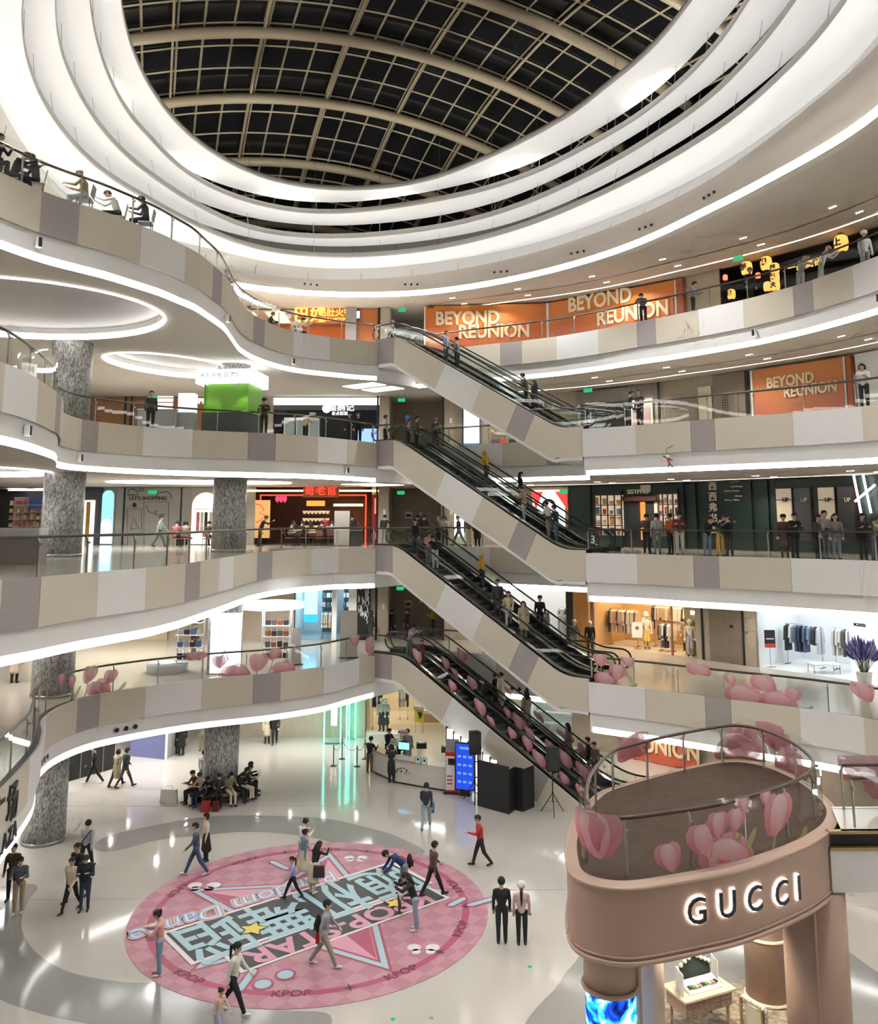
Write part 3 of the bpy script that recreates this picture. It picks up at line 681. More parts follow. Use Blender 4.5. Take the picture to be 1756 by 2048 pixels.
E_red = emat('neon_red', (1, .04, .02), 2.0); E_red2 = emat('neon_red_soft', (1, .12, .06), 2.2); E_blue = emat('screen_blue', (.03, .09, .8), .6); E_cyan = emat('screen_cyan', (.15, .65, 1), 1.8)
E_lant = emat('lantern_paper', (1, .45, .10), 1.0); E_exit = emat('exit_green', (.03, .55, .22), .6); E_neong = emat('neon_green', (.10, 1, .72), 5.0)
def gradmat(name, c0, c1, ang=.6, rough=.45):
    m = mat(name, c0, rough); nt = m.node_tree; b = nt.nodes['Principled BSDF']; t = nt.nodes.new('ShaderNodeTexCoord'); s = nt.nodes.new('ShaderNodeSeparateXYZ'); r = nt.nodes.new('ShaderNodeValToRGB')
    w = nt.nodes.new('ShaderNodeTexWave'); w.inputs['Scale'].default_value = .35; w.inputs['Distortion'].default_value = 3; mx = nt.nodes.new('ShaderNodeMath'); mx.operation = 'MULTIPLY_ADD'; mx.inputs[1].default_value = .18
    nt.links.new(t.outputs['Generated'], s.inputs[0]); nt.links.new(t.outputs['Generated'], w.inputs['Vector']); nt.links.new(w.outputs['Fac'], mx.inputs[0]); nt.links.new(s.outputs['Z'], mx.inputs[2]); nt.links.new(mx.outputs[0], r.inputs[0]); nt.links.new(r.outputs[0], b.inputs['Base Color'])
    e = r.color_ramp.elements; e[0].color = tuple(c0) + (1,); e[1].color = tuple(c1) + (1,); return m
M_hoard = gradmat('orange_hoarding_print', (.72, .12, .085), (.70, .23, .035))
M_hoard2 = gradmat('rose_hoarding_print', (.50, .13, .11), (.62, .22, .05))
M_letter = mat('cream_lettering', (.88, .74, .50), .6)
# ---- level 5
t = shop(5, 455, 692, 4.0, M_org, M_wood, True, 2.2, 'amber lit hotpot restaurant at the back of the top level', (1, .62, .25), 640)
sg = shopthing('hotpot_sign', 640, 5, 'glowing yellow hotpot sign above the top level restaurant', 'sign')
wtext('巴奴', 620, 632, 25, E_yel, sg, .15, .02); wtext('毛肚火锅', 671, 627, 13, E_yel, sg, .15, .01); wtext('BANU HOTPOT', 671, 640, 7, E_yel, sg, .15, .01)
wpan('sign_board', 596, 618, 694, 647, M_org, sg, .04)
o = wpan('shop_pillar', 692, 618, 714, 690, M_grey, None, .1, .3, (21.6, 24.98)); tag(o, 'grey stone pillar beside the hotpot sign', 'pillar')
o = wpan('wall_back', 714, 618, 776, 690, M_org, None, .0, .05, (21.6, 24.98)); tag(o, kind='structure')
b = empty('light_box', label='small blue framed light box beside the hotpot pillar', cat='sign'); wpan('frame', 711, 622, 721, 640, mat('blue_frame', (.05, .06, .4), .4), b, .14, .06); wpan('face', 713, 624, 720, 638, E_white, b, .21, .02)
def hoarding(k, x0, y0, x1, y1, code, w1, w2, lab, m, hl, zr, sub='上海七宝万科广场', cx=None, pa0=None):
    h = empty('hoarding', label=lab, cat='hoarding', group='orange advertising hoardings')
    ym = (y0 + y1) / 2; pa, pb = offset(wsub(ws(x0, ym), ws(x1, ym)), -.15)[0], offset(wsub(ws(x0, ym), ws(x1, ym)), -.15)[-1]
    pa = pa0 or pa; L = math.hypot(pb[0] - pa[0], pb[1] - pa[1]); tx, ty = (pb[0] - pa[0]) / L, (pb[1] - pa[1]) / L
    MB().wall([pa, pb], zr[0] + .02, zr[1], -.08).build('printed_board', m, h)
    for e_ in (0, L - .08): MB().wall(offset([(pa[0] + tx * e_, pa[1] + ty * e_), (pa[0] + tx * (e_ + .08), pa[1] + ty * (e_ + .08))], -.08), zr[0] + .02, zr[1], -.03).build('edge_post', M_wht, h)
    def ctext(body, x, y, hp, m_, bold):
        d = ray(x, y); t_ = (pa[0] * ty - pa[1] * tx) / (d[0] * ty - d[1] * tx); X, Y = d[0] * t_, d[1] * t_; z = ZC + d[2] * t_
        M = Matrix(((tx, 0, ty, X + ty * .12), (ty, 0, -tx, Y - tx * .12), (0, 1, 0, z), (0, 0, 0, 1))); sc_ = Y / F_PX * 1.01
        return text(body, M, hp * sc_ * 1.35, m_, h, .01, bold * hp * sc_, sx=.86)
    (a, b_), (c, d) = w1, w2
    ctext('BEYOND', a, b_, hl, M_letter, .045); ctext('REUNION', c, d, hl, M_letter, .045)
    ctext(sub, cx[0], cx[1], hl * .24, M_letter, .01)
    if code: ctext(code[0], code[1], code[2], hl * .22, M_blk, .02)
    return h
hoarding(5, 848, 585, 1097, 700, ('L507', 862, 615), (935, 638), (988, 664), 'orange hoarding with cream slogan left of the pair on the top level', M_hoard, 28, (21.6, 24.9), cx=(965, 601), pa0=(-.88, 49.7))
hoarding(5, 1098, 545, 1358, 680, None, (1200, 602), (1265, 628), 'orange hoarding with cream slogan right of the pair on the top level', M_hoard, 31, (21.6, 24.9), cx=(1235, 557))
o = wpan('hoarding_return', 1359, 520, 1372, 650, mat('deep_orange', (.42, .10, .03), .5), None, .05, .25, (21.6, 24.9)); tag(o, 'dark orange end return of the right top level hoarding', 'hoarding')
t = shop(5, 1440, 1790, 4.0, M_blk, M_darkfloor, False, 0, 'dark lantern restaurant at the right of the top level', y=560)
def lantern(x, y, r, ch, lab, red=False, zoff=0):
    s = ws(x, y); px, py = wat(s); tx, ty = wtan(s); z = min(wz(x, y), 24.5)
    l = empty('paper_lantern', (px + ty * .5, py - tx * .5, z), label=lab, cat='lantern', group='paper lanterns of the dark restaurant')
    mb = MB().lathe([(r * .55, -r * 1.25), (r * .9, -r * .95), (r, -.3 * r), (r, .3 * r), (r * .9, .95 * r), (r * .55, 1.25 * r)], 12); mb.build('shade', E_red2 if red else E_lant, l, True)
    for q in (-1.3, 1.3): MB().lathe([(r * .55, q * r - .02), (r * .55, q * r + .02)], 10).build('rim', M_blk, l)
    if ch: o = text(ch, Matrix.Translation((px + ty * (.52 + r), py - tx * (.52 + r), z)) @ wmat4(s, z, 0).to_3x3().to_4x4(), r * 1.3, M_blk, l, .01, .02)
    return l
for i, (x, y, r, ch, lab) in enumerate([(1504, 532, .27, '長', 'amber paper lantern hanging left in the dark restaurant'), (1543, 524, .27, '横', 'amber paper lantern hanging highest above the left of the dark restaurant'), (1561, 541, .21, '開', 'topmost amber lantern of the stack of three'), (1561, 559, .21, '笑', 'middle amber lantern of the stack of three'), (1562, 575, .21, '大', 'lowest amber lantern of the stack of three'), (1546, 577, .19, '', 'plain amber lantern beside the stack of three'), (1474, 592, .2, '酒', 'low amber lantern at the left end of the dark restaurant'), (1696, 487, .3, '上', 'large amber lantern at the right of the dark restaurant')]): lantern(x, y, r, ch, lab)
for x, y, lab in ((1461, 559, 'small red lamp at the left of the dark restaurant'), (1527, 555, 'small red lamp between the amber lanterns')): 
    l = lantern(x, y, .12, '', lab, True)
sg = shopthing('restaurant_lettering', 1610, 5, 'amber lettering on the counter front of the dark restaurant', 'sign'); wtext('一品高砂', 1612, 531, 14, mat('amber_letters', (.6, .4, .1), .5, emit=(1, .6, .15), es=.5), sg, .1, .02)
o = wpan('counter', 1500, 560, 1790, 600, mat('counter_dark', (.05, .04, .035), .4), None, .3, .5, (21.6, 22.6)); tag(o, 'dark counter of the lantern restaurant', 'counter')
# ---- level 4
o = wpan('wall_back', 150, 760, 424, 860, M_wood, None, .03, .05, (16.2, 19.55)); tag(o, kind='structure')
for x in (250, 262, 365): wpan('wall_joint', x, 760, x + 5, 860, M_blk, o, .09, .03, (16.2, 19.55))
b = empty('display_window', label='bright shelved display window in the brown wood wall', cat='window')
wpan('lit_back', 316, 787, 347, 823, E_white, b, .1, .02); 
for y in (787, 796, 805, 813, 822): wpan('shelf', 315, y, 348, y + 1.6, M_wood, b, .12, .12)
sg = shopthing('letter_sign', 400, 4, 'white glowing letters on the brown wood wall', 'sign'); wtext('SPI', 400, 803, 11, E_white, sg, .12, .03)
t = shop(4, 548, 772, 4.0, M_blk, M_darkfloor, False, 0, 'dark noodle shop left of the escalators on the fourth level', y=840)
MB().wall(offset(wsub(ws(548, 800), ws(770, 800)), -.05), 19.05, 19.5, -.05).build('lit_fascia', E_white, t); MB().wall(offset(wsub(ws(548, 800), ws(770, 800)), -.05), 18.75, 19.05, -.05).build('header', mat('slate_header', (.09, .11, .11), .5), t)
sg = shopthing('noodle_shop_sign', 680, 4, 'white lit disc and characters of the dark noodle shop', 'sign')
c = wmat4(ws(654, 818), wz(654, 818), .16); dm = MB().lathe([(.26, 0), (.26, .04)], 24); o = dm.build('disc', E_white, sg); o.matrix_local = c
wtext('渔鹅记', 683, 816, 13, E_white, sg, .16, .01); wtext('茶点粉面', 680, 828, 6, E_white, sg, .16, .0)
def tri(name, x0, y0, x1, y1, x2, y2, m): pass
o = wpan('blue_light_wall', 708, 838, 762, 880, emat('pale_blue_wall', (.35, .55, 1), .9), None, -2.5, .05, (16.2, 17.9)); tag(o, 'pale blue glowing wall inside the noodle shop', 'screen')
for i, x in enumerate((575, 600, 625)): 
    b = empty('noodle_shop_fridge', label=('left', 'middle', 'right')[i] + ' steel cabinet inside the dark noodle shop', cat='cabinet', group='steel cabinets of the noodle shop')
    wpan('body', x - 11, 812, x + 11, 850, M_steel, b, -1.2, .5, (16.2, 18.4)); wpan('door', x - 9, 812, x + 9, 850, mat('cabinet_glass', (.2, .25, .25), .15), b, -.68, .02, (16.4, 18.2))
# lift lobby light box and small bag shop
b = empty('light_box', label='tall rounded advertising light box behind the upper escalator', cat='light box')
wpan('frame', 925, 806, 961, 884, mat('navy_frame', (.02, .03, .12), .3), b, .1, .12, (16.35, 19.0)); wpan('screen', 928, 806, 959, 884, emat('pale_screen', (.75, .95, 1), 2.2), b, .23, .02, (16.75, 18.9)); wpan('screen_foot', 928, 850, 959, 884, emat('teal_screen', (.05, .25, .4), .8), b, .23, .02, (16.45, 16.75))
t = shop(4, 978, 1060, 2.5, M_cream, M_shopfloor, True, 2.0, 'small bag shop seen under the upper escalator', (1, .85, .6), 870)
for i, (x, c) in enumerate(((990, (.25, .15, .4)), (1004, (.8, .12, .06)), (1020, (.03, .03, .03)))):
    p = wat(ws(x, 880)); tx, ty = wtan(ws(x, 880)); b = empty('suitcase', (p[0] - ty * .6, p[1] + tx * .6, 16.2), math.atan2(ty, tx), label=('violet', 'red', 'black')[i] + ' suitcase in the small bag shop', cat='suitcase', group='suitcases in the bag shop')
    mm = mat('case%d' % i, c, .35); MB().box((0, 0, .45), (.5, .28, .75)).build('shell', mm, b); MB().tube([(-.15, 0, .82), (-.15, 0, 1.05), (.15, 0, 1.05), (.15, 0, .82)], .015, 5).build('handle', M_blk, b)
    for q in (-.18, .18): MB().lathe([(.04, 0), (.04, .07)], 8, (q, 0, 0)).build('wheel', M_blk, b)
# right side of level 4: ribbed shop front, glass, poster, doors
st = shop(4, 1160, 1258, 3.0, mat('grey_green_room', (.22, .23, .20), .7), M_darkfloor, True, .5, 'grey glazed shop front at the foot of the upper escalator', (1, .95, .85), 810)
wpan('window_glass', 1162, 770, 1256, 850, glassmat('shop_glass', (.7, .75, .72)), st, .0, .01, (16.2, 18.6))
M_rib = mat('ribbed_panel', (.36, .33, .30), .6)
hd = shopthing('ribbed_fascia', 1240, 4, 'ribbed grey fascia above the glazed shop with engraved lettering', 'fascia')
for i in range(60): wpan('slat', 1152 + i * 2.9, 775, 1152 + i * 2.9 + 2.0, 790, M_rib, hd, .03, .05, (18.75, 19.5))
wtext('HELENA BEAUTY', 1232, 771, 8, M_wdk, hd, .12, .02)
for x in (1158, 1258, 1318): wpan('post', x, 780, x + 4, 860, M_blk if x > 1300 else M_wht, hd, .06, .08, (16.2, 18.75 if x < 1300 else 19.55))
b = empty('poster_stand', label='cream framed poster with a portrait beside the glazed shop', cat='poster')
wpan('frame', 1262, 778, 1308, 852, M_cream, b, .08, .1, (16.2, 18.75)); wpan('print', 1268, 786, 1303, 852, gradmat('rose_poster', (.55, .25, .24), (.45, .36, .38)), b, .2, .02, (16.25, 18.35))
s = ws(1285, 835); M = wmat4(s, 16.95, .25); o = MB().ball((0, 0, 0), (.22, .30, .02), 14, 8).build('portrait_face', mat('print_skin', (.62, .36, .25), .6), b); o.matrix_local = M; o = MB().ball((0, .14, -.01), (.25, .24, .02), 14, 8).build('portrait_hair', M_blk, b); o.matrix_local = M @ Matrix.Translation((0, 0, -.012))
o = wpan('wall_right', 1322, 750, 1398, 850, M_wdk, None, .05, .05, (16.2, 18.6)); tag(o, kind='structure')
b = empty('wall_sign', label='tall cream panel with columns of small black characters', cat='sign'); wpan('panel', 1400, 760, 1426, 845, M_cream, b, .1, .06, (16.2, 19.0))
for i in range(3):
    for q in range(9): wpan('character', 1411 + i * 4, 0, 1413 + i * 4, 1, M_blk, b, .17, .01, (18.4 - q * .13, 18.48 - q * .13))
o = wpan('wall_right', 1428, 730, 1500, 845, M_wdk, None, .05, .05, (16.2, 19.5)); tag(o, kind='structure')
d = wpan('door_1', 1440, 770, 1478, 845, mat('grey_door', (.24, .20, .165), .6), None, .11, .04, (16.2, 18.7)); tag(d, kind='structure'); wpan('door_handle', 1458, 800, 1462, 803, M_steel, d, .16, .04, (17.2, 17.28))
o = wpan('wall_pillar', 1494, 725, 1500, 845, M_blk, None, .12, .06, (16.2, 19.5)); tag(o, 'black vertical channel left of the fourth level hoarding', 'pillar')
hoarding(4, 1508, 730, 1700, 840, ('L424A', 1522, 726), (1582, 762), (1622, 780), 'rose and orange hoarding with cream slogan at the right of the fourth level', M_hoard2, 22, (16.2, 19.45), cx=(1610, 716))
o = wpan('hoarding_return', 1702, 700, 1712, 830, mat('deep_orange', (.42, .10, .03), .5), None, .05, .25, (16.2, 19.45)); tag(o, 'dark orange end return of the fourth level hoarding', 'hoarding')
o = wpan('wall_right', 1714, 690, 1790, 820, M_wht, None, .03, .05, (16.2, 19.5)); tag(o, kind='structure')
# ---- level 3
t = shop(3, -40, 97, 3.0, M_blk, M_shopfloor, True, 3.0, 'crowded toy shop with orange shelves at the far left of the third level', (1, .9, .75), 1060)
o = wpan('wall_back', 98, 960, 205, 1100, mat('charcoal_wall', (.07, .07, .075), .6), None, .03, .05, (10.8, 14.15)); tag(o, kind='structure')
b = empty('doorway_panel', label='tall orange and white lit panel right of the left column', cat='panel'); wpan('frame', 168, 985, 190, 1092, emat('panel_white', (1, 1, .95), 1.3), b, .1, .05, (10.8, 13.4)); wpan('leaf', 174, 985, 182, 1092, mat('ochre', (.65, .32, .06), .6), b, .16, .03, (10.8, 13.3))
b = empty('arched_screen', label='tall round headed blue screen on the charcoal wall', cat='screen')
def archpanel(x0, x1, z0, z1, out, m, name, parent, y=1030):
    s0, s1 = ws(x0, y), ws(x1, y); r = (s1 - s0) / 2; M = wmat4((s0 + s1) / 2, z0, out); h = z1 - z0 - r
    pts = [(-r, 0), (r, 0)] + [(r * math.cos(a), h + r * math.sin(a)) for a in np.linspace(0, math.pi, 13)]
    o = MB().add([(p[0], p[1], 0) for p in pts] + [(p[0], p[1], .03) for p in pts], [tuple(range(len(pts)))[::-1], tuple(range(len(pts), 2 * len(pts)))] + [(i, (i + 1) % len(pts), len(pts) + (i + 1) % len(pts), len(pts) + i) for i in range(len(pts))]).build(name, m, parent); o.matrix_local = M; return o
archpanel(204, 229, 10.85, 14.0, .10, M_wht, 'frame', b); archpanel(206, 227, 10.9, 13.95, .14, E_cyan, 'screen', b); archpanel(206, 227, 10.9, 12.3, .18, emat('screen_pale', (.8, .93, 1), 1.6), 'screen_wave', b)
o = wpan('wall_back', 232, 960, 383, 1100, mat('grey_mural_wall', (.36, .35, .32), .6), None, .03, .05, (10.8, 14.15)); tag(o, kind='structure')
mu = empty('mural', label='grey mural of line drawn clouds and a dress form with black slogan', cat='mural')
wtext("LET'S SHOPPING", 297, 997, 7.5, M_blk, mu, .1, .01)
M_line = mat('mural_line', (.05, .05, .05), .7)
def wline(pts, r, parent, name='drawn_line', m=None, out=.1):
    P = []
    for x, y in pts:
        s = ws(x, y); p = wat(s); tx, ty = wtan(s); P.append((p[0] + ty * out, p[1] - tx * out, wz(x, y)))
    return MB().tube(P, r, 4).build(name, m or M_line, parent)
wline([(257, 990), (258, 981), (264, 977), (270, 979), (276, 983), (277, 990), (257, 990)], .02, mu); wline([(280, 982), (281, 976), (286, 976), (289, 981), (280, 982)], .02, mu); wline([(313, 994), (318, 985), (326, 985), (334, 983), (342, 988), (344, 997)], .02, mu)
wline([(256, 1090), (256, 1018), (284, 1018), (284, 1060)], .015, mu); wline([(289, 1090), (289, 1004), (338, 1004), (338, 1090)], .015, mu); wline([(293, 1010), (298, 1023), (312, 1028), (316, 1022), (310, 1021), (312, 1030), (332, 1028)], .015, mu); wline([(262, 1058), (269, 1035), (278, 1058), (262, 1058)], .02, mu)
o = archpanel(266, 273, 13.0, 13.25, .12, M_blk, 'drawn_head', mu)
for x in (247, 361): 
    o = wpan('wall_channel', x, 960, x + 3, 1095, M_blk, None, .08, .04, (10.8, 14.15)); tag(o, 'black vertical channel on the %s side of the mural wall' % ('left' if x < 300 else 'right'), 'channel')
o = wpan('wall_back', 383, 960, 510, 1100, mat('sage_wall', (.42, .41, .35), .6), None, .03, .05, (10.8, 14.15)); tag(o, kind='structure')
b = empty('arched_window', label='arched bright dress shop window left of the middle column', cat='window'); archpanel(383, 441, 10.85, 13.9, .09, M_gold, 'arch_trim', b); archpanel(385, 439, 10.85, 13.85, .13, emat('window_glow', (1, .93, .8), 1.1), 'lit_recess', b)
for x in (398, 406, 414, 424, 432): wpan('hanging_dress', x - 3, 1020, x + 3, 1060, (M_blk, M_cream, mat('rose_cloth', (.6, .2, .25), .8))[int(x) % 3], b, .2, .06, (11.5, 12.7))
wpan('rail', 390, 1018, 438, 1019, M_gold, b, .22, .03)
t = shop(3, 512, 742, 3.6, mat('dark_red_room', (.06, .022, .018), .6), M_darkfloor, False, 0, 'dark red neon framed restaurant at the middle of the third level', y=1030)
for i in range(4): spot('pendant_lamp', (-7.5 + i * 1.3, 52.3, 13.6), 60, (1, .6, .3))
s0, s1 = ws(512, 1000), ws(742, 1000); z = 10.8
for (sa, sb, za, zb) in ((s0 + .25, s0 + .33, z, z + 2.9), (s1 - .33, s1 - .25, z, z + 2.9), (s0 + .25, s1 - .25, z + 2.85, z + 2.93)): MB().wall(offset(wsub(sa, sb), -.08), za, zb, -.05).build('neon_tube', E_red, t)
MB().wall(offset(wsub(s0 - .9, s1 + .6), -.03), z + 3.1, z + 3.2, -.08).build('cornice_light', emat('amber_line', (1, .62, .2), 3), t)
sg = empty('restaurant_sign', label='brown board with red neon characters above the third level restaurant', cat='sign'); wpan('board', 608, 971, 679, 995, M_wood, sg, .2, .12); wtext('哥老官', 643, 982, 16, E_red, sg, .36, .0)
b = empty('wall_panel', label='amber panel with red neon drawing left of the restaurant', cat='sign'); wpan('panel', 511, 990, 541, 1062, emat('amber_panel', (1, .55, .18), .55), b, .1, .05, (11.2, 13.4)); wline([(512, 1008), (522, 1010), (530, 1020), (520, 1026), (532, 1030), (524, 1040), (513, 1046)], .035, b, 'neon_line', E_red, .2)
o = wpan('red_door', 744, 970, 760, 1090, mat('red_lacquer', (.32, .02, .02), .4), None, .1, .06, (10.8, 13.7)); tag(o, 'tall studded red door at the right of the restaurant', 'door'); wpan('door_lamp', 750, 980, 755, 1000, E_red2, o, .18, .02, (12.6, 13.5))
for q in range(3):
    b = empty('restaurant_shelf', label=('top', 'middle', 'lowest')[q] + ' shelf of bowls in the dark red restaurant', cat='shelf', group='shelves in the restaurant'); wpan('board', 590, 1000, 650, 1002, M_blk, b, -2.6, .3, (12.55 - .45 * q, 12.6 - .45 * q))
    for j in range(7):
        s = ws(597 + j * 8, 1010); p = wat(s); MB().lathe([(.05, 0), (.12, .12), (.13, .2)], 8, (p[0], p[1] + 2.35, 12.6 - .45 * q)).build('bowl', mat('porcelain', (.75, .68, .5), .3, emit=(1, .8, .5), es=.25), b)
b = empty('lit_cabinet', label='copper lit hood inside the dark red restaurant', cat='cabinet'); wpan('hood', 603, 1000, 640, 1011, emat('copper_glow', (1, .35, .06), .9), b, -2.2, .3); wpan('light_bar', 655, 1006, 717, 1011, emat('amber_line', (1, .62, .2), 3), b, -3, .1)
for i in range(3):
    s = ws(551 + i * 7.5, 997); p = wat(s); l = empty('red_lantern', (p[0], p[1] + .6, wz(551, 997)), label=('left', 'middle', 'right')[i] + ' round red lantern in the restaurant entrance', cat='lantern', group='red lanterns of the restaurant'); MB().ball((0, 0, 0), (.13, .13, .2), 10, 6).build('shade', emat('red_lantern', (1, .05, .12), 1.1), l, True); MB().lathe([(.06, -.24), (.06, -.19)], 8).build('rim', M_gold, l)
# lobby ad screens behind the escalators
b = empty('advertising_screen', label='tall white advertising screen left behind the middle escalator', cat='screen'); wpan('frame', 888, 990, 934, 1088, mat('pale_green_frame', (.55, .6, .52), .5), b, .1, .1, (10.85, 13.9)); wpan('screen', 894, 995, 928, 1080, emat('white_screen', (.9, 1, 1), 1.8), b, .21, .02, (11.3, 13.8))
b = empty('advertising_screen', label='red and pale blue portrait screen right behind the middle escalator', cat='screen'); wpan('frame', 1062, 965, 1138, 1055, M_gold, b, .1, .1, (11.6, 14.1)); wpan('screen', 1068, 972, 1132, 1050, emat('pale_blue_screen', (.55, .85, 1), 1.5), b, .21, .02, (11.8, 13.95))
for xx in ((1070, 1084), (1117, 1131)):
    s = ws(sum(xx) / 2, 985); o = MB().add([(-.35, .55, 0), (.35, .55, 0), (.35 if xx[0] > 1100 else -.1, -.5, 0)], [(0, 1, 2)]).build('red_shape', emat('screen_red', (1, .05, .04), 1.2), b); o.matrix_local = wmat4(s, 13.3, .245)
M = wmat4(ws(1100, 1010), 12.75, .25); o = MB().ball((0, .3, 0), (.42, .4, .012), 14, 8).build('portrait_hair', M_blk, b); o.matrix_local = M; o = MB().ball((0, .05, .01), (.34, .5, .012), 14, 8).build('portrait_face', emat('portrait_pale', (1, .93, .9), 1.1), b); o.matrix_local = M
# bookshop
o = wpan('wall_right', 1140, 955, 1556, 1100, M_green, None, .04, .06, (10.8, 14.15)); tag(o, kind='structure')
for x in (1180, 1368, 1392, 1504, 1537): wpan('pilaster', x - 5, 960, x + 5, 1098, M_green, o, .1, .12, (10.8, 14.1))
sg = empty('bookshop_sign', label='pale vertical characters of the dark green bookshop', cat='sign')
for i, ch in enumerate('西西弗书店'): wtext(ch, 1428 + .5 * i, 973 + i * 21.5, 14, M_cream, sg, .14, .03)
for i, (bd, x, y, h) in enumerate((('Literature', 1473, 963, 3.5), ('Art & Design', 1476, 973, 3.5), ("Children's Books", 1466, 982, 3.5), ('Lifestyle', 1480, 992, 3.5), ('History  Culture', 1467, 1000, 3.5))): wtext(bd, x, y, h, M_cream, sg, .14, .01)
def bay(x0, x1, lab):
    b = empty('bay_window', label=lab, cat='window', group='bay windows of the bookshop'); s0, s1 = ws(x0, 1020), ws(x1, 1020); z0, z1 = 11.4, 13.6
    MB().wall(offset(wsub(s0, s1), -.12), z0, z1, -.02).build('lit_back', mat('bay_glow', (.5, .42, .32), .7, emit=(1, .8, .55), es=.28), b)
    L = s1 - s0
    for i in range(5): MB().wall(offset(wsub(s0 + L * i / 4 - .03, s0 + L * i / 4 + .03), -.3), z0, z1, -.06).build('mullion', mat('oxblood', (.07, .02, .018), .4), b)
    for i in range(5): MB().wall(offset(wsub(s0, s1), -.3), z0 + (z1 - z0) * i / 4 - .025, z0 + (z1 - z0) * i / 4 + .025, -.06).build('transom', mat('oxblood', (.07, .02, .018), .4), b)
    for i in range(4):
        for j in range(4): MB().wall(offset(wsub(s0 + L * (i + .12) / 4, s0 + L * (i + .5 + .4 * rng.random()) / 4), -.18), z0 + (z1 - z0) * j / 4 + .05, z0 + (z1 - z0) * (j + .4 + .5 * rng.random()) / 4, -.04).build('display_book', mat('book%d' % ((i * 4 + j) % 6), [(.5, .1, .08), (.6, .55, .45), (.1, .2, .4), (.55, .35, .1), (.3, .3, .3), (.65, .6, .6)][(i * 4 + j) % 6], .6), b)
    MB().wall(offset(wsub(s0, s1), -.1), z0 - .6, z0, -.25).build('sill_box', M_green, b); MB().wall(offset(wsub(s0, s1), -.1), z1, z1 + .25, -.25).build('head_box', M_green, b)
bay(1194, 1249, 'left bay window of the dark green bookshop'); bay(1322, 1364, 'right bay window of the dark green bookshop')
b = empty('bookshop_door', label='dark bookshop doorway with warm light inside', cat='door'); wpan('opening', 1255, 1000, 1312, 1090, M_blk, b, .11, .02, (10.8, 13.3)); wpan('warm_view', 1284, 1000, 1294, 1090, emat('warm_view', (1, .35, .08), .7), b, .14, .02, (11.2, 13.2)); wpan('cream_sign', 1312, 1000, 1322, 1090, M_cream, b, .14, .03, (11.2, 13.2)); wpan('awning', 1250, 985, 1318, 1000, mat('oxblood', (.07, .02, .018), .4), b, .12, .25, (13.25, 13.5)); wtext('SISYPHO', 1283, 984, 9, M_cream, b, .42, .02); wpan('cream_block', 1284, 970, 1304, 984, M_cream, b, .16, .03)
# tall curtain windows with dark emblem
for i, (x0, x1) in enumerate(((1556, 1590), (1592, 1628), (1640, 1676), (1680, 1716))):
    b = empty('tall_window', label=('first', 'second', 'third', 'fourth')[i] + ' tall framed window with emblem right of the bookshop', cat='window', group='tall windows right of the bookshop'); lit = i % 2 == 0
    wpan('frame', x0, 970, x1, 1085, mat('oxblood', (.07, .02, .018), .4), b, .1, .05, (11.3, 13.75)); wpan('pane', x0 + 2, 970, x1 - 2, 1085, mat('curtain_lit', (.5, .42, .30), .6, emit=(1, .85, .6), es=.12) if lit else mat('dim_pane', (.05, .05, .05), .2), b, .16, .02, (11.35, 13.7)); wpan('transom', x0, 999, x1, 1000.5, mat('oxblood', (.07, .02, .018), .4), b, .19, .03); wtext('UP', (x0 + x1) / 2 + 3, 1000, 8, M_blk if lit else M_letter, b, .23, .03)
o = wpan('wall_right', 1556, 955, 1800, 1100, M_green, None, .03, .05, (10.8, 14.15)); tag(o, kind='structure')
for i, P in enumerate((((1717, 950), (1733, 1030)), ((1736, 950), (1752, 1026)), ((1720, 1003), (1760, 970)))):
    o = wline(P, .05, None, 'light_tube', emat('tube_white', (1, 1, 1), 4), .35); tag(o, ('left slanting', 'right slanting', 'crossing')[i] + ' white light tube right of the tall windows', 'light tube', 'light tubes right of the bookshop')
# ---- level 2
t = shop(2, 60, 335, 3.5, M_cream, M_shopfloor, True, 2.2, 'warm cream clothing shop at the left of the second level', (1, .86, .62), 1260)
t = shop(2, 590, 735, 3.5, mat('pale_blue_room', (.62, .75, .82), .6), mat('blue_grey_floor', (.28, .36, .40), .3), True, 3.2, 'cold white sportswear shop left of the escalators on the second level', (.82, .94, 1), 1230)
b = empty('art_panel', label='black and white brush stroke panel beside the sportswear shop', cat='panel'); wpan('panel', 714, 1172, 741, 1260, M_blk, b, .1, .08, (5.4, 8.75))
for q in range(34):
    x = 716 + rng.random() * 20; zz = 6.2 + rng.random() * 2.2; s = ws(x, 1220); o = MB().tube([(0, 0, 0), (.04 + .08 * rng.random(), .12, .01), (.0, .3 + .25 * rng.random(), 0)], [.012, .035, .01], 4).build('brush_stroke', M_wht, b); o.matrix_local = wmat4(s, zz, .2)
b = empty('light_box', label='turquoise light box in the sportswear shop', cat='light box'); wpan('face', 605, 1172, 631, 1230, emat('turquoise_face', (.25, .85, 1), 1.8), b, -.8, .06, (6.3, 8.5)); wpan('blue_foot', 605, 1210, 631, 1230, emat('blue_face', (.03, .35, 1), 1.3), b, -.73, .02, (6.3, 6.75))
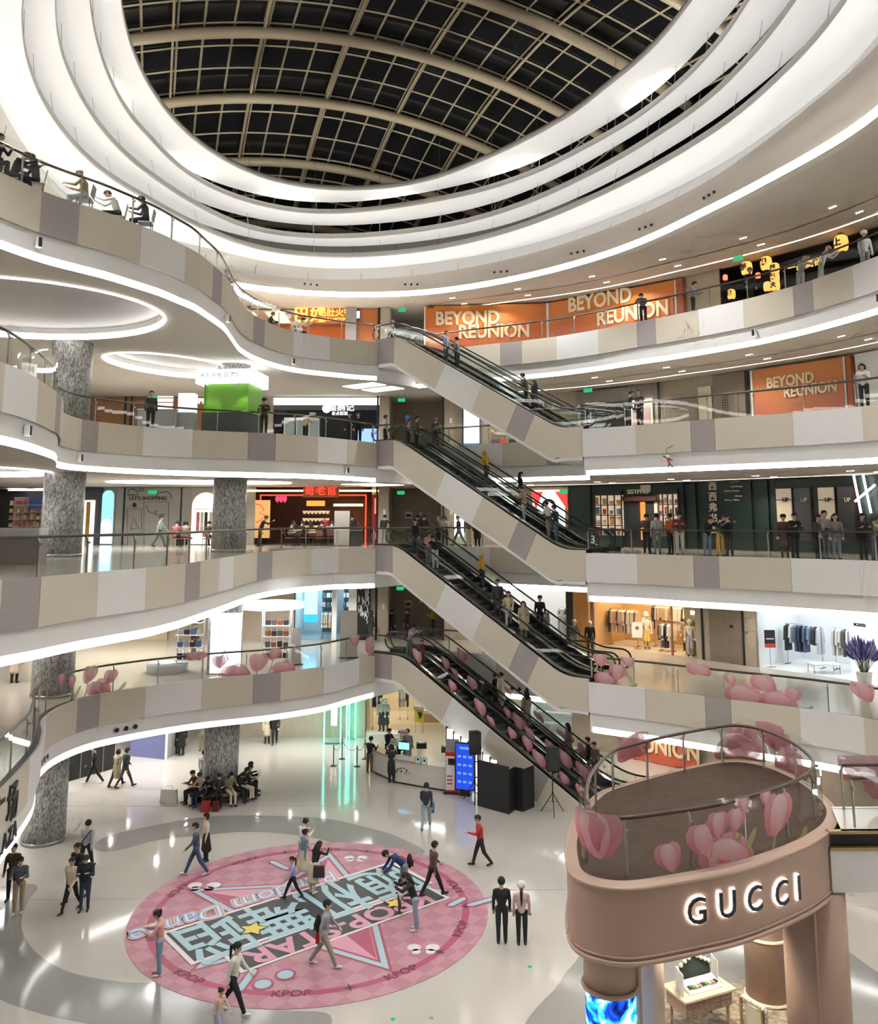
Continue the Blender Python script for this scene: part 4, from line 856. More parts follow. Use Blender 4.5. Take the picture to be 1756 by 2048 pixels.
for i, (x0, x1) in enumerate(((633, 662), (678, 697))):
    b = empty('wall_shelf', label=('left', 'right')[i] + ' dark shelf stacked with folded clothes in the sportswear shop', cat='shelf', group='shelves in the sportswear shop')
    wpan('back', x0, 1180, x1, 1240, mat('slate', (.10, .14, .16), .5), b, -2.6, .05, (5.5, 8.6))
    for q in range(5):
        wpan('board', x0, 1200, x1, 1201, mat('slate', (.10, .14, .16), .5), b, -2.5, .4, (5.9 + q * .55, 5.95 + q * .55))
        for j in range(3): wpan('folded_clothes', x0 + 1 + (x1 - x0) * j / 3, 1200, x0 - 1 + (x1 - x0) * (j + 1) / 3, 1201, mat('cl%d' % ((i + q + j) % 5), [(.8, .8, .8), (.1, .5, .6), (.75, .4, .5), (.15, .15, .18), (.7, .75, .8)][(i + q + j) % 5], .8), b, -2.4, .3, (5.95 + q * .55, 6.2 + q * .55))
for i, x in enumerate((665, 698)): o = wpan('shop_pillar', x, 1180, x + (9 if i == 0 else 16), 1260, M_wht, None, .0, .3, (5.4, 8.78)); tag(o, ('narrow', 'wide')[i] + ' white pillar in the sportswear shop front', 'pillar', 'white pillars of the sportswear shop')
t = shop(2, 986, 1140, 3.0, M_wht, M_shopwhite, True, 3.0, 'white clothing shop behind the middle escalator', (1, .98, .93), 1230, (2.95, M_blk))
wpan('jamb', 1134, 1170, 1150, 1290, M_blk, t, .05, .15, (5.4, 8.75)); sg = empty('script_sign', label='white glowing rounded letters above the white clothing shop', cat='sign'); wtext('PLUSCOU', 1016, 1168, 10, E_white, sg, .25, .05)
for i, x in enumerate((1152, 1170)): o = wpan('orange_pillar', x, 1175, x + 15, 1290, mat('ochre_panel', (.52, .235, .06), .5), None, .1 + .15 * i, .2, (5.4, 8.75)); tag(o, ('left', 'right')[i] + ' tall ochre pillar between the clothing shops', 'pillar', 'ochre pillars')
t = shop(2, 1188, 1392, 3.6, mat('amber_room', (.60, .36, .17), .6), M_shopfloor, True, 5.0, 'amber lit clothing shop right of the escalators on the second level', (1, .80, .50), 1260)
o = wpan('textured_panel', 1357, 1195, 1393, 1318, mat('olive_tile', (.42, .36, .16), .5, bump=.8, nscale=25), None, -.6, .05, (5.4, 8.7)); tag(o, 'olive textured wall beside the amber clothing shop', 'panel'); wtext('BNDI', 1381, 1228, 8, E_white, o, -.5, .04)
o = wpan('shop_mullion', 1344, 1195, 1347, 1312, M_wood, None, .05, .1, (5.4, 8.7)); tag(o, 'dark post of the amber clothing shop window', 'post')
o = wpan('wall_right', 1393, 1195, 1512, 1340, M_wb, None, .03, .05, (5.4, 8.75)); tag(o, kind='structure')
for x in (1405, 1486): wpan('wall_channel', x, 1195, x + 4, 1330, M_blk, o, .08, .04, (5.4, 8.75))
d = wpan('door_2', 1422, 1215, 1484, 1325, M_wdk, None, .1, .04, (5.4, 8.5)); tag(d, kind='structure'); wpan('door_sign', 1463, 1250, 1469, 1254, M_blk, d, .15, .02)
t = shop(2, 1515, 1800, 4.0, M_wht, M_shopwhite, True, 3.0, 'dazzling white clothing shop at the right of the second level', (1, 1, 1), 1290)
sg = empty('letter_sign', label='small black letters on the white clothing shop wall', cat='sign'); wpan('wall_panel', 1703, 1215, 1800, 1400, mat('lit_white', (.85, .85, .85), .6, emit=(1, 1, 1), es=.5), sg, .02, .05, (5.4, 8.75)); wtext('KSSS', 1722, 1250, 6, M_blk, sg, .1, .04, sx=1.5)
# ---- level 1
t = shop(1, 732, 905, 5.0, M_cream, M_shopfloor, True, 2.2, 'warm ground floor clothing shop behind the service desk', (1, .84, .56), 1430)
o = wpan('wall_back', 690, 1390, 731, 1500, M_wb, None, .03, .06, (0, 3.35)); tag(o, kind='structure')
t = shop(1, 1050, 1143, 2.6, mat('mint_room', (.75, .85, .78), .6), M_shopwhite, True, 3.4, 'white green cosmetics shop behind the lowest escalator', (.93, 1, .93), 1430)
for q in range(4): wpan('shelf_board', 1052, 1400, 1141, 1402, M_wht, t, -2.2, .3, (.6 + .6 * q, .65 + .6 * q))
hoarding(1, 1252, 1460, 1402, 1562, None, (1295, 1462), (1325, 1494), 'orange hoarding on the ground floor behind the round terrace', M_hoard, 30, (0, 3.2), cx=(1310, 1545))
o = wpan('wall_left_display', 0, 1480, 140, 1560, M_wdk, None, .02, .05, (0, 3.3)); o.name = 'wall_back'; tag(o, kind='structure')
# base walls of every level between the open shops
for k in (1, 2, 3, 4, 5):
    iv = sorted(OPEN[k]); cur = 0.; segs = []
    for a, b_ in iv:
        if a > cur: segs.append((cur, a))
        cur = max(cur, b_)
    if cur < WCUM[-1]: segs.append((cur, WCUM[-1]))
    for a, b_ in segs:
        for lo, hi, nm in ((0, WCUM[1], 'wall_left'), (WCUM[1], WCUM[5], 'wall_back'), (WCUM[5], WCUM[-1], 'wall_right')):
            a1, b1 = max(a, lo), min(b_, hi)
            if b1 - a1 < .05: continue
            o = MB().wall(wsub(a1, b1), LV[k], LV[k] + 3.4, .1).build(nm, M_wb); tag(o, kind='structure')
# lift lobby details on each level: pilaster, channel, plates and green exit sign
for k, y in ((1, 1400), (2, 1210), (3, 1010), (4, 840), (5, 660)):
    z = LV[k]; nm = ('ground', 'second', 'third', 'fourth', 'top')[k - 1]
    if k > 1:
        c = empty('lobby_trim', label='stone pilaster with black channel beside the lift lobby on the %s level' % nm, cat='pilaster', group='lift lobby pilasters')
        MB().box((-3.25, 50.35, z + 1.69), (.6, .3, 3.38)).build('pilaster', M_wb, c); MB().box((-3.65, 50.4, z + 1.69), (.1, .3, 3.38)).build('channel', M_blk, c); MB().box((-3.2, 50.18, z + 1.9), (.14, .03, .3)).build('call_plate', M_wht, c)
        if k < 5: MB().box((.6, 50.4, z + 1.69), (.6, .3, 3.38)).build('pilaster', M_wb, c); MB().box((.25, 50.35, z + 1.69), (.08, .3, 3.38)).build('channel', M_blk, c); MB().box((.7, 50.23, z + 1.9), (.14, .03, .3)).build('call_plate', M_wht, c)
        l = empty('lobby_wall_plate', label='small pale plate on the brown lobby wall of the %s level' % nm, cat='plate', group='lobby wall plates'); MB().box((-1.9, 53.42, z + 1.75), (.45, .05, .42)).build('plate', M_wht, l); MB().box((-1.9, 53.38, z + 1.72), (.3, .03, .14)).build('mark', M_blk, l); MB().box((-1.15, 53.42, z + 1.85), (.16, .05, .16)).build('switch', M_wht, l)
    e = empty('exit_sign', (-2.2, 49.3, z + 3.0), label='hanging green exit sign by the lift lobby on the %s level' % nm, cat='exit sign', group='green exit signs'); MB().box((0, 0, 0), (.42, .06, .2)).build('panel', E_exit, e)
    for q in (-.15, .15): MB().tube([(q, 0, .1), (q, 0, .36)], .008, 4).build('hanger', M_steel, e)
for x, y, k, lab in ((1518, 476, 5, 'far right of the top level'), (1209, 702, 4, 'right of the fourth level'), (1164, 975, 3, 'left end of the bookshop'), (328, 975, 3, 'in front of the mural wall'), (330, 774, 4, 'in front of the brown wood wall')):
    s = ws(x, y); p = wat(s); tx, ty = wtan(s); e = empty('exit_sign', (p[0] + ty * 2, p[1] - tx * 2, LV[k] + 3.0), math.atan2(ty, tx), label='hanging green exit sign at the %s' % lab, cat='exit sign', group='green exit signs'); MB().box((0, 0, 0), (.5, .06, .2)).build('panel', E_exit, e)
    for q in (-.15, .15): MB().tube([(q, 0, .1), (q, 0, .36)], .008, 4).build('hanger', M_steel, e)
# ------------------------------------------------------------------ floor sticker
SCX, SCY, SR = -4.05, 29.05, 5.6
def sticker_mat():
    m = mat('pink_check_vinyl', (.60, .27, .33), .45); nt = m.node_tree; b = nt.nodes['Principled BSDF']
    t = nt.nodes.new('ShaderNodeTexCoord'); mp = nt.nodes.new('ShaderNodeMapping'); mp.inputs['Rotation'].default_value = (0, 0, .62); mp.inputs['Scale'].default_value = (1.9, 1.9, 1.9)
    c = nt.nodes.new('ShaderNodeTexChecker'); c.inputs['Scale'].default_value = 1.0; c.inputs['Color1'].default_value = (.44, .19, .245, 1); c.inputs['Color2'].default_value = (.51, .25, .30, 1)
    nt.links.new(t.outputs['Object'], mp.inputs[0]); nt.links.new(mp.outputs[0], c.inputs[0]); nt.links.new(c.outputs[0], b.inputs['Base Color']); return m
M_pk = sticker_mat(); M_pd = mat('vinyl_crimson', (.40, .07, .14), .45); M_pb = mat('vinyl_blue', (.38, .56, .62), .45); M_pw = mat('vinyl_white', (.75, .70, .72), .45); M_pbk = mat('vinyl_black', (.03, .03, .035), .45); M_pp = mat('vinyl_rose', (.66, .30, .40), .45); M_py = mat('vinyl_yellow', (.75, .62, .10), .45); M_pbl = mat('vinyl_skyblue', (.30, .38, .62), .45); M_por = mat('vinyl_peach', (.80, .52, .30), .45)
stk = empty('floor_sticker', (SCX, SCY, 0), label='large round pink floor sticker with star and dance party lettering', cat='sticker')
MB().lathe([(SR, .006), (SR, .012)], 96).build('disc', M_pk, stk)
def annulus(r0, r1, z, m, name):
    n = 96; vs = [(r * math.cos(2 * math.pi * i / n), r * math.sin(2 * math.pi * i / n), z) for r in (r0, r1) for i in range(n)]; return MB().add(vs, [(i, n + i, n + (i + 1) % n, (i + 1) % n) for i in range(n)]).build(name, m, stk)
annulus(SR * .855, SR * .895, .014, M_pd, 'ring_line')
def starpts(R, r, a0): return [((R if i % 2 == 0 else r) * math.cos(a0 + i * math.pi / 5), (R if i % 2 == 0 else r) * math.sin(a0 + i * math.pi / 5)) for i in range(10)]
SA = math.radians(-54)
MB().flat(starpts(4.75, 2.3, SA), z=.016).build('star_border', M_pd, stk); MB().flat(starpts(4.55, 2.2, SA), z=.018).build('star_blue', M_pb, stk); MB().flat(starpts(4.15, 2.0, SA), z=.020).build('star_inner_border', M_pd, stk); MB().flat(starpts(3.95, 1.9, SA), z=.022).build('star_face', M_pp, stk)
for i in range(5):
    a = SA + i * math.pi * .4; MB().flat([(0, 0), (3.9 * math.cos(a), 3.9 * math.sin(a)), (1.88 * math.cos(a + math.pi / 5), 1.88 * math.sin(a + math.pi / 5))], z=.024).build('star_facet', M_pd, stk)
TA = math.radians(219)
def stext(body, u, v, size, m, z, bold=0, sx=1., shear=0., da=0., name='lettering'):
    # u along the reading direction, v across
    c, s = math.cos(TA), math.sin(TA); me = textmesh(body, size, .001, bold, 'CENTER', shear, sx); me.materials.clear(); me.materials.append(m); o = bpy.data.objects.new(name, me); link(o, stk)
    o.matrix_local = Matrix.Translation((u * c - v * s, u * s + v * c, z)) @ Matrix.Rotation(TA + da, 4, 'Z'); return o
def sbox(u, v, w_, h_, m, z, name='backing'):
    c, s = math.cos(TA), math.sin(TA); P_ = [(u + a * w_ / 2, v + b * h_ / 2) for a, b in ((-1, -1), (1, -1), (1, 1), (-1, 1))]; return MB().flat([(p * c - q * s, p * s + q * c) for p, q in P_], z=z).build(name, m, stk)
sbox(.1, -.25, 8.6, 2.35, M_pw, .027); sbox(.1, -.25, 8.3, 2.1, M_pbk, .029)
stext('随机舞蹈', .1, -.25, 2.75, M_pb, .031, .035, .76)
sbox(-.2, 1.6, 7.4, 1.2, M_pw, .0265); sbox(-.2, 1.6, 7.15, 1.0, M_pbk, .029); stext('KPOP-STAR', -.2, 1.6, 1.2, M_pp, .031, .035, 1.05)
stext('Random Dance', 1.5, -1.75, 1.15, M_por, .033, .09, 1.0, .3); stext('Random Dance', 1.5, -1.75, 1.15, M_pbl, .035, .05, 1.0, .3); stext('Random Dance', 1.5, -1.75, 1.15, M_pw, .037, -.012, 1.0, .3)
for u, v, q in ((2.1, .1, .42), (-2.25, 1.4, .35)):
    c, s = math.cos(TA), math.sin(TA); X, Y = u * c - v * s, u * s + v * c
    MB().flat([(X + p[0], Y + p[1]) for p in starpts(q * 1.2, q * .62, .3)], z=.039).build('star_outline', M_pbk, stk); MB().flat([(X + p[0], Y + p[1]) for p in starpts(q, q * .5, .3)], z=.041).build('small_star', M_py, stk)
for i in range(10):
    a = i * math.pi / 5 + .35; r = SR * .875; me = textmesh('KPOP', .42, .001, .004); me.materials.clear(); me.materials.append(mat('vinyl_wine', (.16, .02, .05), .45)); o = bpy.data.objects.new('ring_lettering', me); link(o, stk); o.matrix_local = Matrix.Translation((r * math.cos(a), r * math.sin(a), .018)) @ Matrix.Rotation(a - math.pi / 2 + math.pi, 4, 'Z')
    a += math.pi / 10; MB().flat([(r * math.cos(a) + p[0], r * math.sin(a) + p[1]) for p in [(d * math.cos(t), d * math.sin(t)) for d, t in zip([.2, .05] * 4, [j * math.pi / 4 + a for j in range(8)])]], z=.018).build('ring_star', M_pbk, stk)
for (x, y, a, s) in ((-3.9, 1.6, .2, .7), (1.0, 4.0, .1, .55), (3.6, -2.6, .4, .6)):      # butterflies
    for q in (-1, 1):
        for w_, h_, dy in ((.62, .34, .2), (.42, .26, -.2)):
            pts = [(x + s * (q * (.1 + w_ * .5 + w_ * .5 * math.cos(t)) * 1.1), y + s * (dy + h_ * math.sin(t))) for t in np.linspace(0, 2 * math.pi, 12, endpoint=False)]; MB().flat(pts, z=.018).build('butterfly_wing', M_pw, stk)
for (u0, v0, u1, v1) in ((-4.1, 3.0, -4.9, 3.1), (-3.6, 2.6, -4.2, 2.5), (-1.5, -3.2, -1.9, -4.0), (-.9, -3.3, -.8, -4.1), (3.2, 2.3, 3.9, 2.9)):
    c, s = math.cos(TA), math.sin(TA); f = lambda u, v: (u * c - v * s, u * s + v * c, .02); a, b_ = f(u0, v0), f(u1, v1)
    for wd, m, dz in ((.17, M_pd, 0), (.10, M_pb, .003)):
        o = MB(); d = Vector((b_[0] - a[0], b_[1] - a[1], 0)).normalized() * wd; n_ = Vector((-d.y, d.x, 0)); A0, B0 = Vector(a), Vector(b_)
        o.add([A0 - d + n_ * .5, A0 - d - n_ * .5, A0 + n_ * -1, B0 + n_ * -1, B0 + d - n_ * .5, B0 + d + n_ * .5, B0 + n_, A0 + n_], [tuple(range(8))]); o.v = [(p[0], p[1], .02 + dz) for p in o.v]; o.build('burst_stroke', m, stk)
for u, v in ((2.6, 3.0), (3.3, 3.05)):
    c, s = math.cos(TA), math.sin(TA); X, Y = u * c - v * s, u * s + v * c
    for r_, m, z in ((.30, M_pd, .02), (.22, M_pb, .023)): MB().flat([(X + r_ * math.cos(t), Y + r_ * math.sin(t)) for t in np.linspace(0, 6.28, 16, endpoint=False)], z=z).build('quote_dot', m, stk)
# ------------------------------------------------------------------ round terrace with the luxury kiosk below
M_peach = mat('peach_lacquer', (.47, .315, .24), .35, spec=.5); M_peach2 = mat('peach_lacquer_rim', (.49, .335, .255), .3)
PEN = catmull([(2.85, 18.5), (2.85, 17.9), (3.15, 17.6), (3.65, 17.5), (4.7, 17.85), (5.9, 18.35), (7.3, 19.25), (8.2, 20.0), (8.9, 20.8), (9.4, 21.9), (9.55, 23.6), (9.3, 24.8), (8.9, 25.4), (8.2, 25.55), (6.5, 24.6), (4.9, 23.4), (4.2, 22.7), (3.4, 21.0), (3.0, 19.6)], 6, True)
pc = Curve(PEN + [PEN[0]], .12, 3)
PENP = [tuple(p) for p in pc.P]
deck = MB().flat(PENP[:-1], z=5.4).build('floor', mat('terrace_deck', (.075, .045, .032), .75, noise=.15, spec=.2, nscale=4)); tag(deck, kind='structure')
BR = [(9.0, 20.16), (17, 20.3)]; BF = [(17, 21.9), (9.5, 21.75)]
MB().flat(BR + BF, z=5.39).build('bridge_deck', M_floor2, deck); MB().flat(BR + BF, z=4.1, up=False).build('bridge_soffit', M_plaster, deck)
MB().wall([(8.72, 20.15), (17, 20.3)], 4.1, 5.0, .1).build('bridge_face', M_white, deck); MB().wall(offset([(8.72, 20.15), (17, 20.3)], .12), 5.0, 5.36, .1).build('black_slot', M_blk, deck)
for z_ in (4.98, 5.33): MB().wall(offset([(8.72, 20.15), (17, 20.3)], -.02), z_, z_ + .06, .14).build('gold_trim', M_gold, deck)
MB().wall(BF, 4.1, 5.4, .1).build('bridge_face', M_white, deck)
ksk = empty('luxury_kiosk', (6.2, 21, 0), label='peach kiosk with curved fascia and glowing brand letters below the terrace', cat='kiosk')
LK = lambda pts: [(p[0] - 6.2, p[1] - 21) for p in pts]
# the loop runs anticlockwise or clockwise: find the outward side
def oarea(P_): return sum(a[0] * b[1] - b[0] * a[1] for a, b in zip(P_, P_[1:] + P_[:1]))
sgn = -1 if oarea(PENP) > 0 else 1
def outl(d): 
    q = offset(PENP[:-1] + [PENP[0], PENP[1]], sgn * d)[1:]; return q
ob = outl(.22); MB().wall(LK(ob), 4.02, 5.33, .0).build('fascia_band', M_peach, ksk, True)
n = len(ob); inn = outl(.0); MB().add([(p[0], p[1], 5.33) for p in LK(ob)] + [(p[0], p[1], 5.40) for p in LK(inn)], [(i, i + 1, n + i + 1, n + i) for i in range(n - 1)]).build('fascia_ledge', M_peach, ksk)
for z, r in ((5.33, .035), (4.02, .05), (4.12, .02)): MB().tube([(p[0], p[1], z) for p in LK(outl(.23))], r, 6).build('fascia_rim', M_peach2, ksk, True)
MB().flat(LK(ob[:-1]), z=4.04, up=False).build('kiosk_ceiling', mat('kiosk_ceiling', (.55, .45, .38), .5), ksk)
# letters
def letters(body, P0, P1, zc, size, parent):
    d = Vector((P1[0] - P0[0], P1[1] - P0[1], 0)); L = d.length; d.normalize(); nrm = Vector((d.y, -d.x, 0)); k = len(body)
    for i, ch in enumerate(body):
        p = Vector((P0[0], P0[1], zc)) + d * (L * (i + .5) / k)
        for dz, m, bd, nm in ((.02, emat('letter_halo', (1, .97, .92), 3.5), .022, 'letter_halo'), (.06, M_blk, .004, 'letter_face')):
            q = p + nrm * dz; M = Matrix(((d.x, 0, nrm.x, q.x), (d.y, 0, nrm.y, q.y), (0, 1, 0, q.z), (0, 0, 0, 1))); text(ch, M, size, m, parent, .015, bd, nm)
def bandpoint(x, y, z=4.7): return un(x, y, z)
for ch_, lx, ly in (('G', 1395, 1822), ('U', 1450, 1809), ('C', 1505, 1798), ('C', 1557, 1787), ('I', 1592, 1776)):
    d_ = ray(lx, ly); cand = [(abs(p_[0] / p_[1] - d_[0] / d_[1]), i) for i, p_ in enumerate(ob) if p_[1] < 21.2]; i = min(cand)[1]; p_ = ob[i]; a_, b_ = ob[max(i - 3, 0)], ob[min(i + 3, len(ob) - 1)]
    dv = Vector((b_[0] - a_[0], b_[1] - a_[1], 0)).normalized(); dv = dv if dv.x > 0 else -dv; z_ = ZC + d_[2] / d_[1] * p_[1]
    letters(ch_, (p_[0] - dv.x * .3, p_[1] - dv.y * .3), (p_[0] + dv.x * .3, p_[1] + dv.y * .3), z_, .68, ksk)
def kcol(x, y, r, zt=4.05, rings=(.05, 1.55), nm='kiosk_column'):
    MB().lathe([(r, 0), (r, zt)], 36, (x - 6.2, y - 21, 0)).build(nm, M_peach, ksk, True)
    for z in rings: MB().tube([(x - 6.2 + (r + .02) * math.cos(a), y - 21 + (r + .02) * math.sin(a), z) for a in np.linspace(0, 2 * math.pi, 33)], .045, 6).build('column_ring', mat('ivory_ring', (.8, .68, .5), .3), ksk, True)
kcol(8.55, 24.0, .55); kcol(8.5, 20.7, .68, rings=(.05,))
MB().tube([(8.5 - 6.2 - .25, 20.7 - 21 - .65, .1), (8.5 - 6.2 - .25, 20.7 - 21 - .65, 4.0)], .03, 5).build('column_seam', M_peach2, ksk)
# left screen drum
kx, ky = 3.42, 18.45
MB().lathe([(.52, 3.1), (.52, 4.05)], 36, (kx - 6.2, ky - 21, 0)).build('drum_head', M_peach, ksk, True)
MB().tube([(kx - 6.2 + .53 * math.cos(a), ky - 21 + .53 * math.sin(a), 3.1) for a in np.linspace(0, 2 * math.pi, 33)], .05, 6).build('drum_rim', M_peach2, ksk, True)
def screenmat():
    m = emat('floral_screen', (.1, .4, 1), 1.6); nt = m.node_tree; e = nt.nodes['Emission']; t = nt.nodes.new('ShaderNodeTexCoord'); w = nt.nodes.new('ShaderNodeTexNoise'); w.inputs['Scale'].default_value = 1.6; w.inputs['Distortion'].default_value = 2.5; w.inputs['Detail'].default_value = 4; r = nt.nodes.new('ShaderNodeValToRGB')
    c = r.color_ramp; c.elements[0].color = (.002, .008, .06, 1); c.elements[1].color = (.75, .95, 1, 1); c.elements[0].position = .36; c.elements[1].position = .68; el = c.elements.new(.48); el.color = (.01, .05, .5, 1); el = c.elements.new(.57); el.color = (.03, .5, .9, 1)
    nt.links.new(t.outputs['Object'], w.inputs[0]); nt.links.new(w.outputs['Fac'], r.inputs[0]); nt.links.new(r.outputs[0], e.inputs[0]); return m
MB().lathe([(.49, .0), (.49, 3.08)], 36, (kx - 6.2, ky - 21, 0)).build('screen_drum', screenmat(), ksk, True)
MB().tube([(kx - 6.2 + .54, ky - 21 - .1, 0), (kx - 6.2 + .54, ky - 21 - .1, 4.02)], .07, 8).build('drum_post', M_peach, ksk)
MB().lathe([(.42, .9), (.42, 4.05)], 28, (4.45 - 6.2, 20.0 - 21, 0)).build('inner_column', mat('pale_ivory', (.72, .56, .42), .5), ksk, True); MB().lathe([(.43, 0), (.43, .9)], 28, (4.45 - 6.2, 20.0 - 21, 0)).build('inner_column_base', mat('mosaic_dark', (.2, .2, .22), .3, noise=.9, nscale=14), ksk, True)  # pale ivory column on a dark mosaic base
for x, y in ((5.2, 20.0), (6.6, 21.6), (7.8, 22.6), (6.4, 23.4)): spot('kiosk_downlight', (x, y, 3.98), 170, (1, .9, .74), ang=2.2)
MB().flat(LK([(3.9, 18.0), (8.5, 19.9), (9.2, 22.4), (8.6, 25.0), (5.2, 23.6), (3.5, 20.8)]), z=.012).build('kiosk_carpet', mat('mottled_carpet', (.34, .29, .21), .9, noise=.5, nscale=6), ksk); MB().flat(LK([(4.6, 18.4), (8.5, 20.0), (9.0, 21.9), (7.2, 22.2), (4.8, 20.9)]), z=.016).build('dark_rug', mat('charcoal_rug', (.055, .055, .06), .8), ksk)

# vanity table, palette, cards, chair, round counter
def leg(x, y, h, parent, m):
    MB().lathe([(.02, 0), (.035, .06), (.02, .12), (.045, .3), (.03, .42), (.05, h - .06), (.05, h)], 10, (x, y, 0)).build('turned_leg', m, parent, True)
vt = empty('vanity_table', (6.4, 22.75, .02), math.radians(24), label='peach vanity table with drawers and turned legs inside the kiosk', cat='table')
for sx in (-.62, .62):
    for sy in (-.3, .3): leg(sx, sy, .5, vt, M_peach)
MB().box((0, 0, .66), (1.4, .74, .34)).build('drawer_case', M_peach, vt); MB().box((0, 0, .85), (1.56, .9, .05)).build('tabletop', mat('vanity_top', (.78, .62, .42), .35), vt)
for i in range(4):
    for q in range(2): d = MB().box((-.51 + i * .34, -.375, .58 + q * .16), (.31, .02, .14)).build('drawer', M_peach2, vt); MB().ball((-.51 + i * .34, -.4, .58 + q * .16), .018, 8, 5).build('knob', M_gold, d)
mr = empty('makeup_case', (6.4, 22.8, .895), math.radians(24), label='oversized makeup palette with scalloped gold mirror on the vanity table', cat='display'); M_scal = mat('scallop_ivory', (.85, .80, .68), .3)
MB().add([(-.5, -.32, .03), (.5, -.32, .03), (.5, .08, .16), (-.5, .08, .16), (-.5, -.32, .0), (.5, -.32, .0), (.5, .08, .0), (-.5, .08, .0)], [(0, 1, 2, 3), (4, 7, 6, 5), (0, 4, 5, 1), (1, 5, 6, 2), (2, 6, 7, 3), (3, 7, 4, 0)]).build('palette', M_scal, mr)
for i in range(9): MB().box((-.4 + i * .1, -.17, .105), (.07, .12, .03)).build('color_pan', mat('pan%d' % (i % 4), [(.05, .05, .05), (.1, .35, .15), (.7, .55, .4), (.5, .3, .3)][i % 4], .4), mr)
MB().add([(-.5, .1, .1), (.5, .1, .1), (.5, .16, .38), (0, .2, .62), (-.5, .16, .38)], [(0, 1, 2, 3, 4), (4, 3, 2, 1, 0)]).build('mirror', mat('mirror_dark', (.10, .13, .12), .05, .6), mr)
for i in range(9): t = i / 8; MB().ball((-.5 + t, .16, .40 + .24 * (1 - abs(2 * t - 1))), .055, 8, 5).build('scallop', M_scal, mr, True)
for i, (x, y) in enumerate(((-.62, -.05), (.62, .12))):
    c, s = math.cos(math.radians(24)), math.sin(math.radians(24)); cd = empty('display_card', (6.4 + x * c - y * s, 22.75 + x * s + y * c, .895), math.radians(24 + (75 if i == 0 else 70)), label=('left', 'right')[i] + ' white display card standing on the vanity table', cat='card', group='cards on the vanity table'); MB().box((0, 0, .25), (.42, .02, .5)).build('card', M_wht, cd); MB().box((0, -.013, .18), (.16, .005, .24)).build('picture', mat('card_rose', (.75, .25, .3), .5), cd)
ch = empty('ornate_chair', (6.85, 20.75, .02), math.radians(-60), label='ivory twisted frame chair with gold edges inside the kiosk', cat='chair')
MB().box((0, 0, .5), (.62, .6, .16)).build('seat', M_scal, ch)
for sx in (-.3, .3):
    for i in range(9): MB().ball((sx, .3, .62 + i * .1), .07, 8, 5).build('twisted_post', M_scal, ch, True)
    MB().box((sx, .22, 1.0), (.05, .06, .95)).build('gold_edge', M_gold, ch)
    for sy in (-.26, .26): leg(sx * .9, sy, .42, ch, M_scal)
MB().box((0, .3, 1.0), (.5, .06, .7)).build('backrest', mat('chair_cloth', (.7, .6, .45), .7), ch)
for i in range(7): MB().ball((-.28 + i * .093, .3, 1.46), .06, 8, 5).build('scallop', M_scal, ch, True)
rc = empty('round_counter', (5.3, 19.35, .02), label='round ivory counter with small products beside the screen drum', cat='counter'); MB().lathe([(.62, 0), (.62, .9), (.68, .92), (.68, .97)], 32).build('counter_body', M_peach, rc, True); MB().tube([(.68 * math.cos(a), .68 * math.sin(a), .95) for a in np.linspace(0, 6.2832, 33)], .05, 6).build('gold_rim', mat('ivory_ring', (.8, .68, .5), .3), rc, True)
for i in range(14):
    a = i * .449; b = MB().lathe([(.03, 0), (.03, .12), (.012, .14), (.012, .19)], 8).build('perfume_bottle', cm_ if 0 else mat('bottle%d' % (i % 3), [(.7, .2, .25), (.8, .75, .6), (.1, .12, .2)][i % 3], .2), None); b.location = (5.3 + .42 * math.cos(a), 19.35 + .42 * math.sin(a), .995); tag(b, '%s small bottle counted from the right on the round ivory counter' % ('1st', '2nd', '3rd', '4th', '5th', '6th', '7th', '8th', '9th', '10th', '11th', '12th', '13th', '14th')[i], 'bottle', 'bottles on the round counter')
tb = balustrade(pc, 5.42, 'curved glass balustrade with brown handrail around the round terrace', .05, pc.L - .05, pane=1.55, hcol=mat('brown_handrail', (.085, .05, .035), .3), inset=-sgn * .06 if sgn < 0 else .06)
for P0, P1, lab in (((9.3, 20.2), (17, 20.35), 'near'), ((17, 21.85), (9.7, 21.7), 'far')): balustrade(Curve([P0, P1], .25), 5.40, 'glass balustrade on the %s side of the terrace bridge' % lab, .1, None, hcol=mat('brown_handrail', (.085, .05, .035), .3))
# ------------------------------------------------------------------ tulip decals on glass
M_tp = gradmat('tulip_rose', (.52, .09, .14), (.72, .34, .38)); M_tl = gradmat('tulip_pale', (.62, .20, .25), (.80, .55, .57))
for m_ in (M_tp, M_tl): m_.node_tree.nodes['Principled BSDF'].inputs['Alpha'].default_value = .78; M_tg = film('tulip_leaf', (.32, .33, .12), .72)
def decal_surface(cv, z, d): 
    def f(s, h):
        x, y = cv.at(s); tx, ty = cv.tan(s); return (x + ty * d, y - tx * d, z + h)
    return f
def petal(c, w_, h_, a, n=12):
    out = []
    for t in np.linspace(0, 2 * math.pi, n, endpoint=False):
        x = w_ * math.sin(t) * (1 - .25 * math.cos(t)); y = -h_ * math.cos(t); out.append((c[0] + x * math.cos(a) - y * math.sin(a), c[1] + x * math.sin(a) + y * math.cos(a)))
    return out
def decal(f, pts, m, parent, lift=0, name='tulip_petal', flip=1):
    vs = [f(p[0], p[1]) for p in pts]; return MB().add(vs, [tuple(range(len(vs)))]).build(name, m, parent)
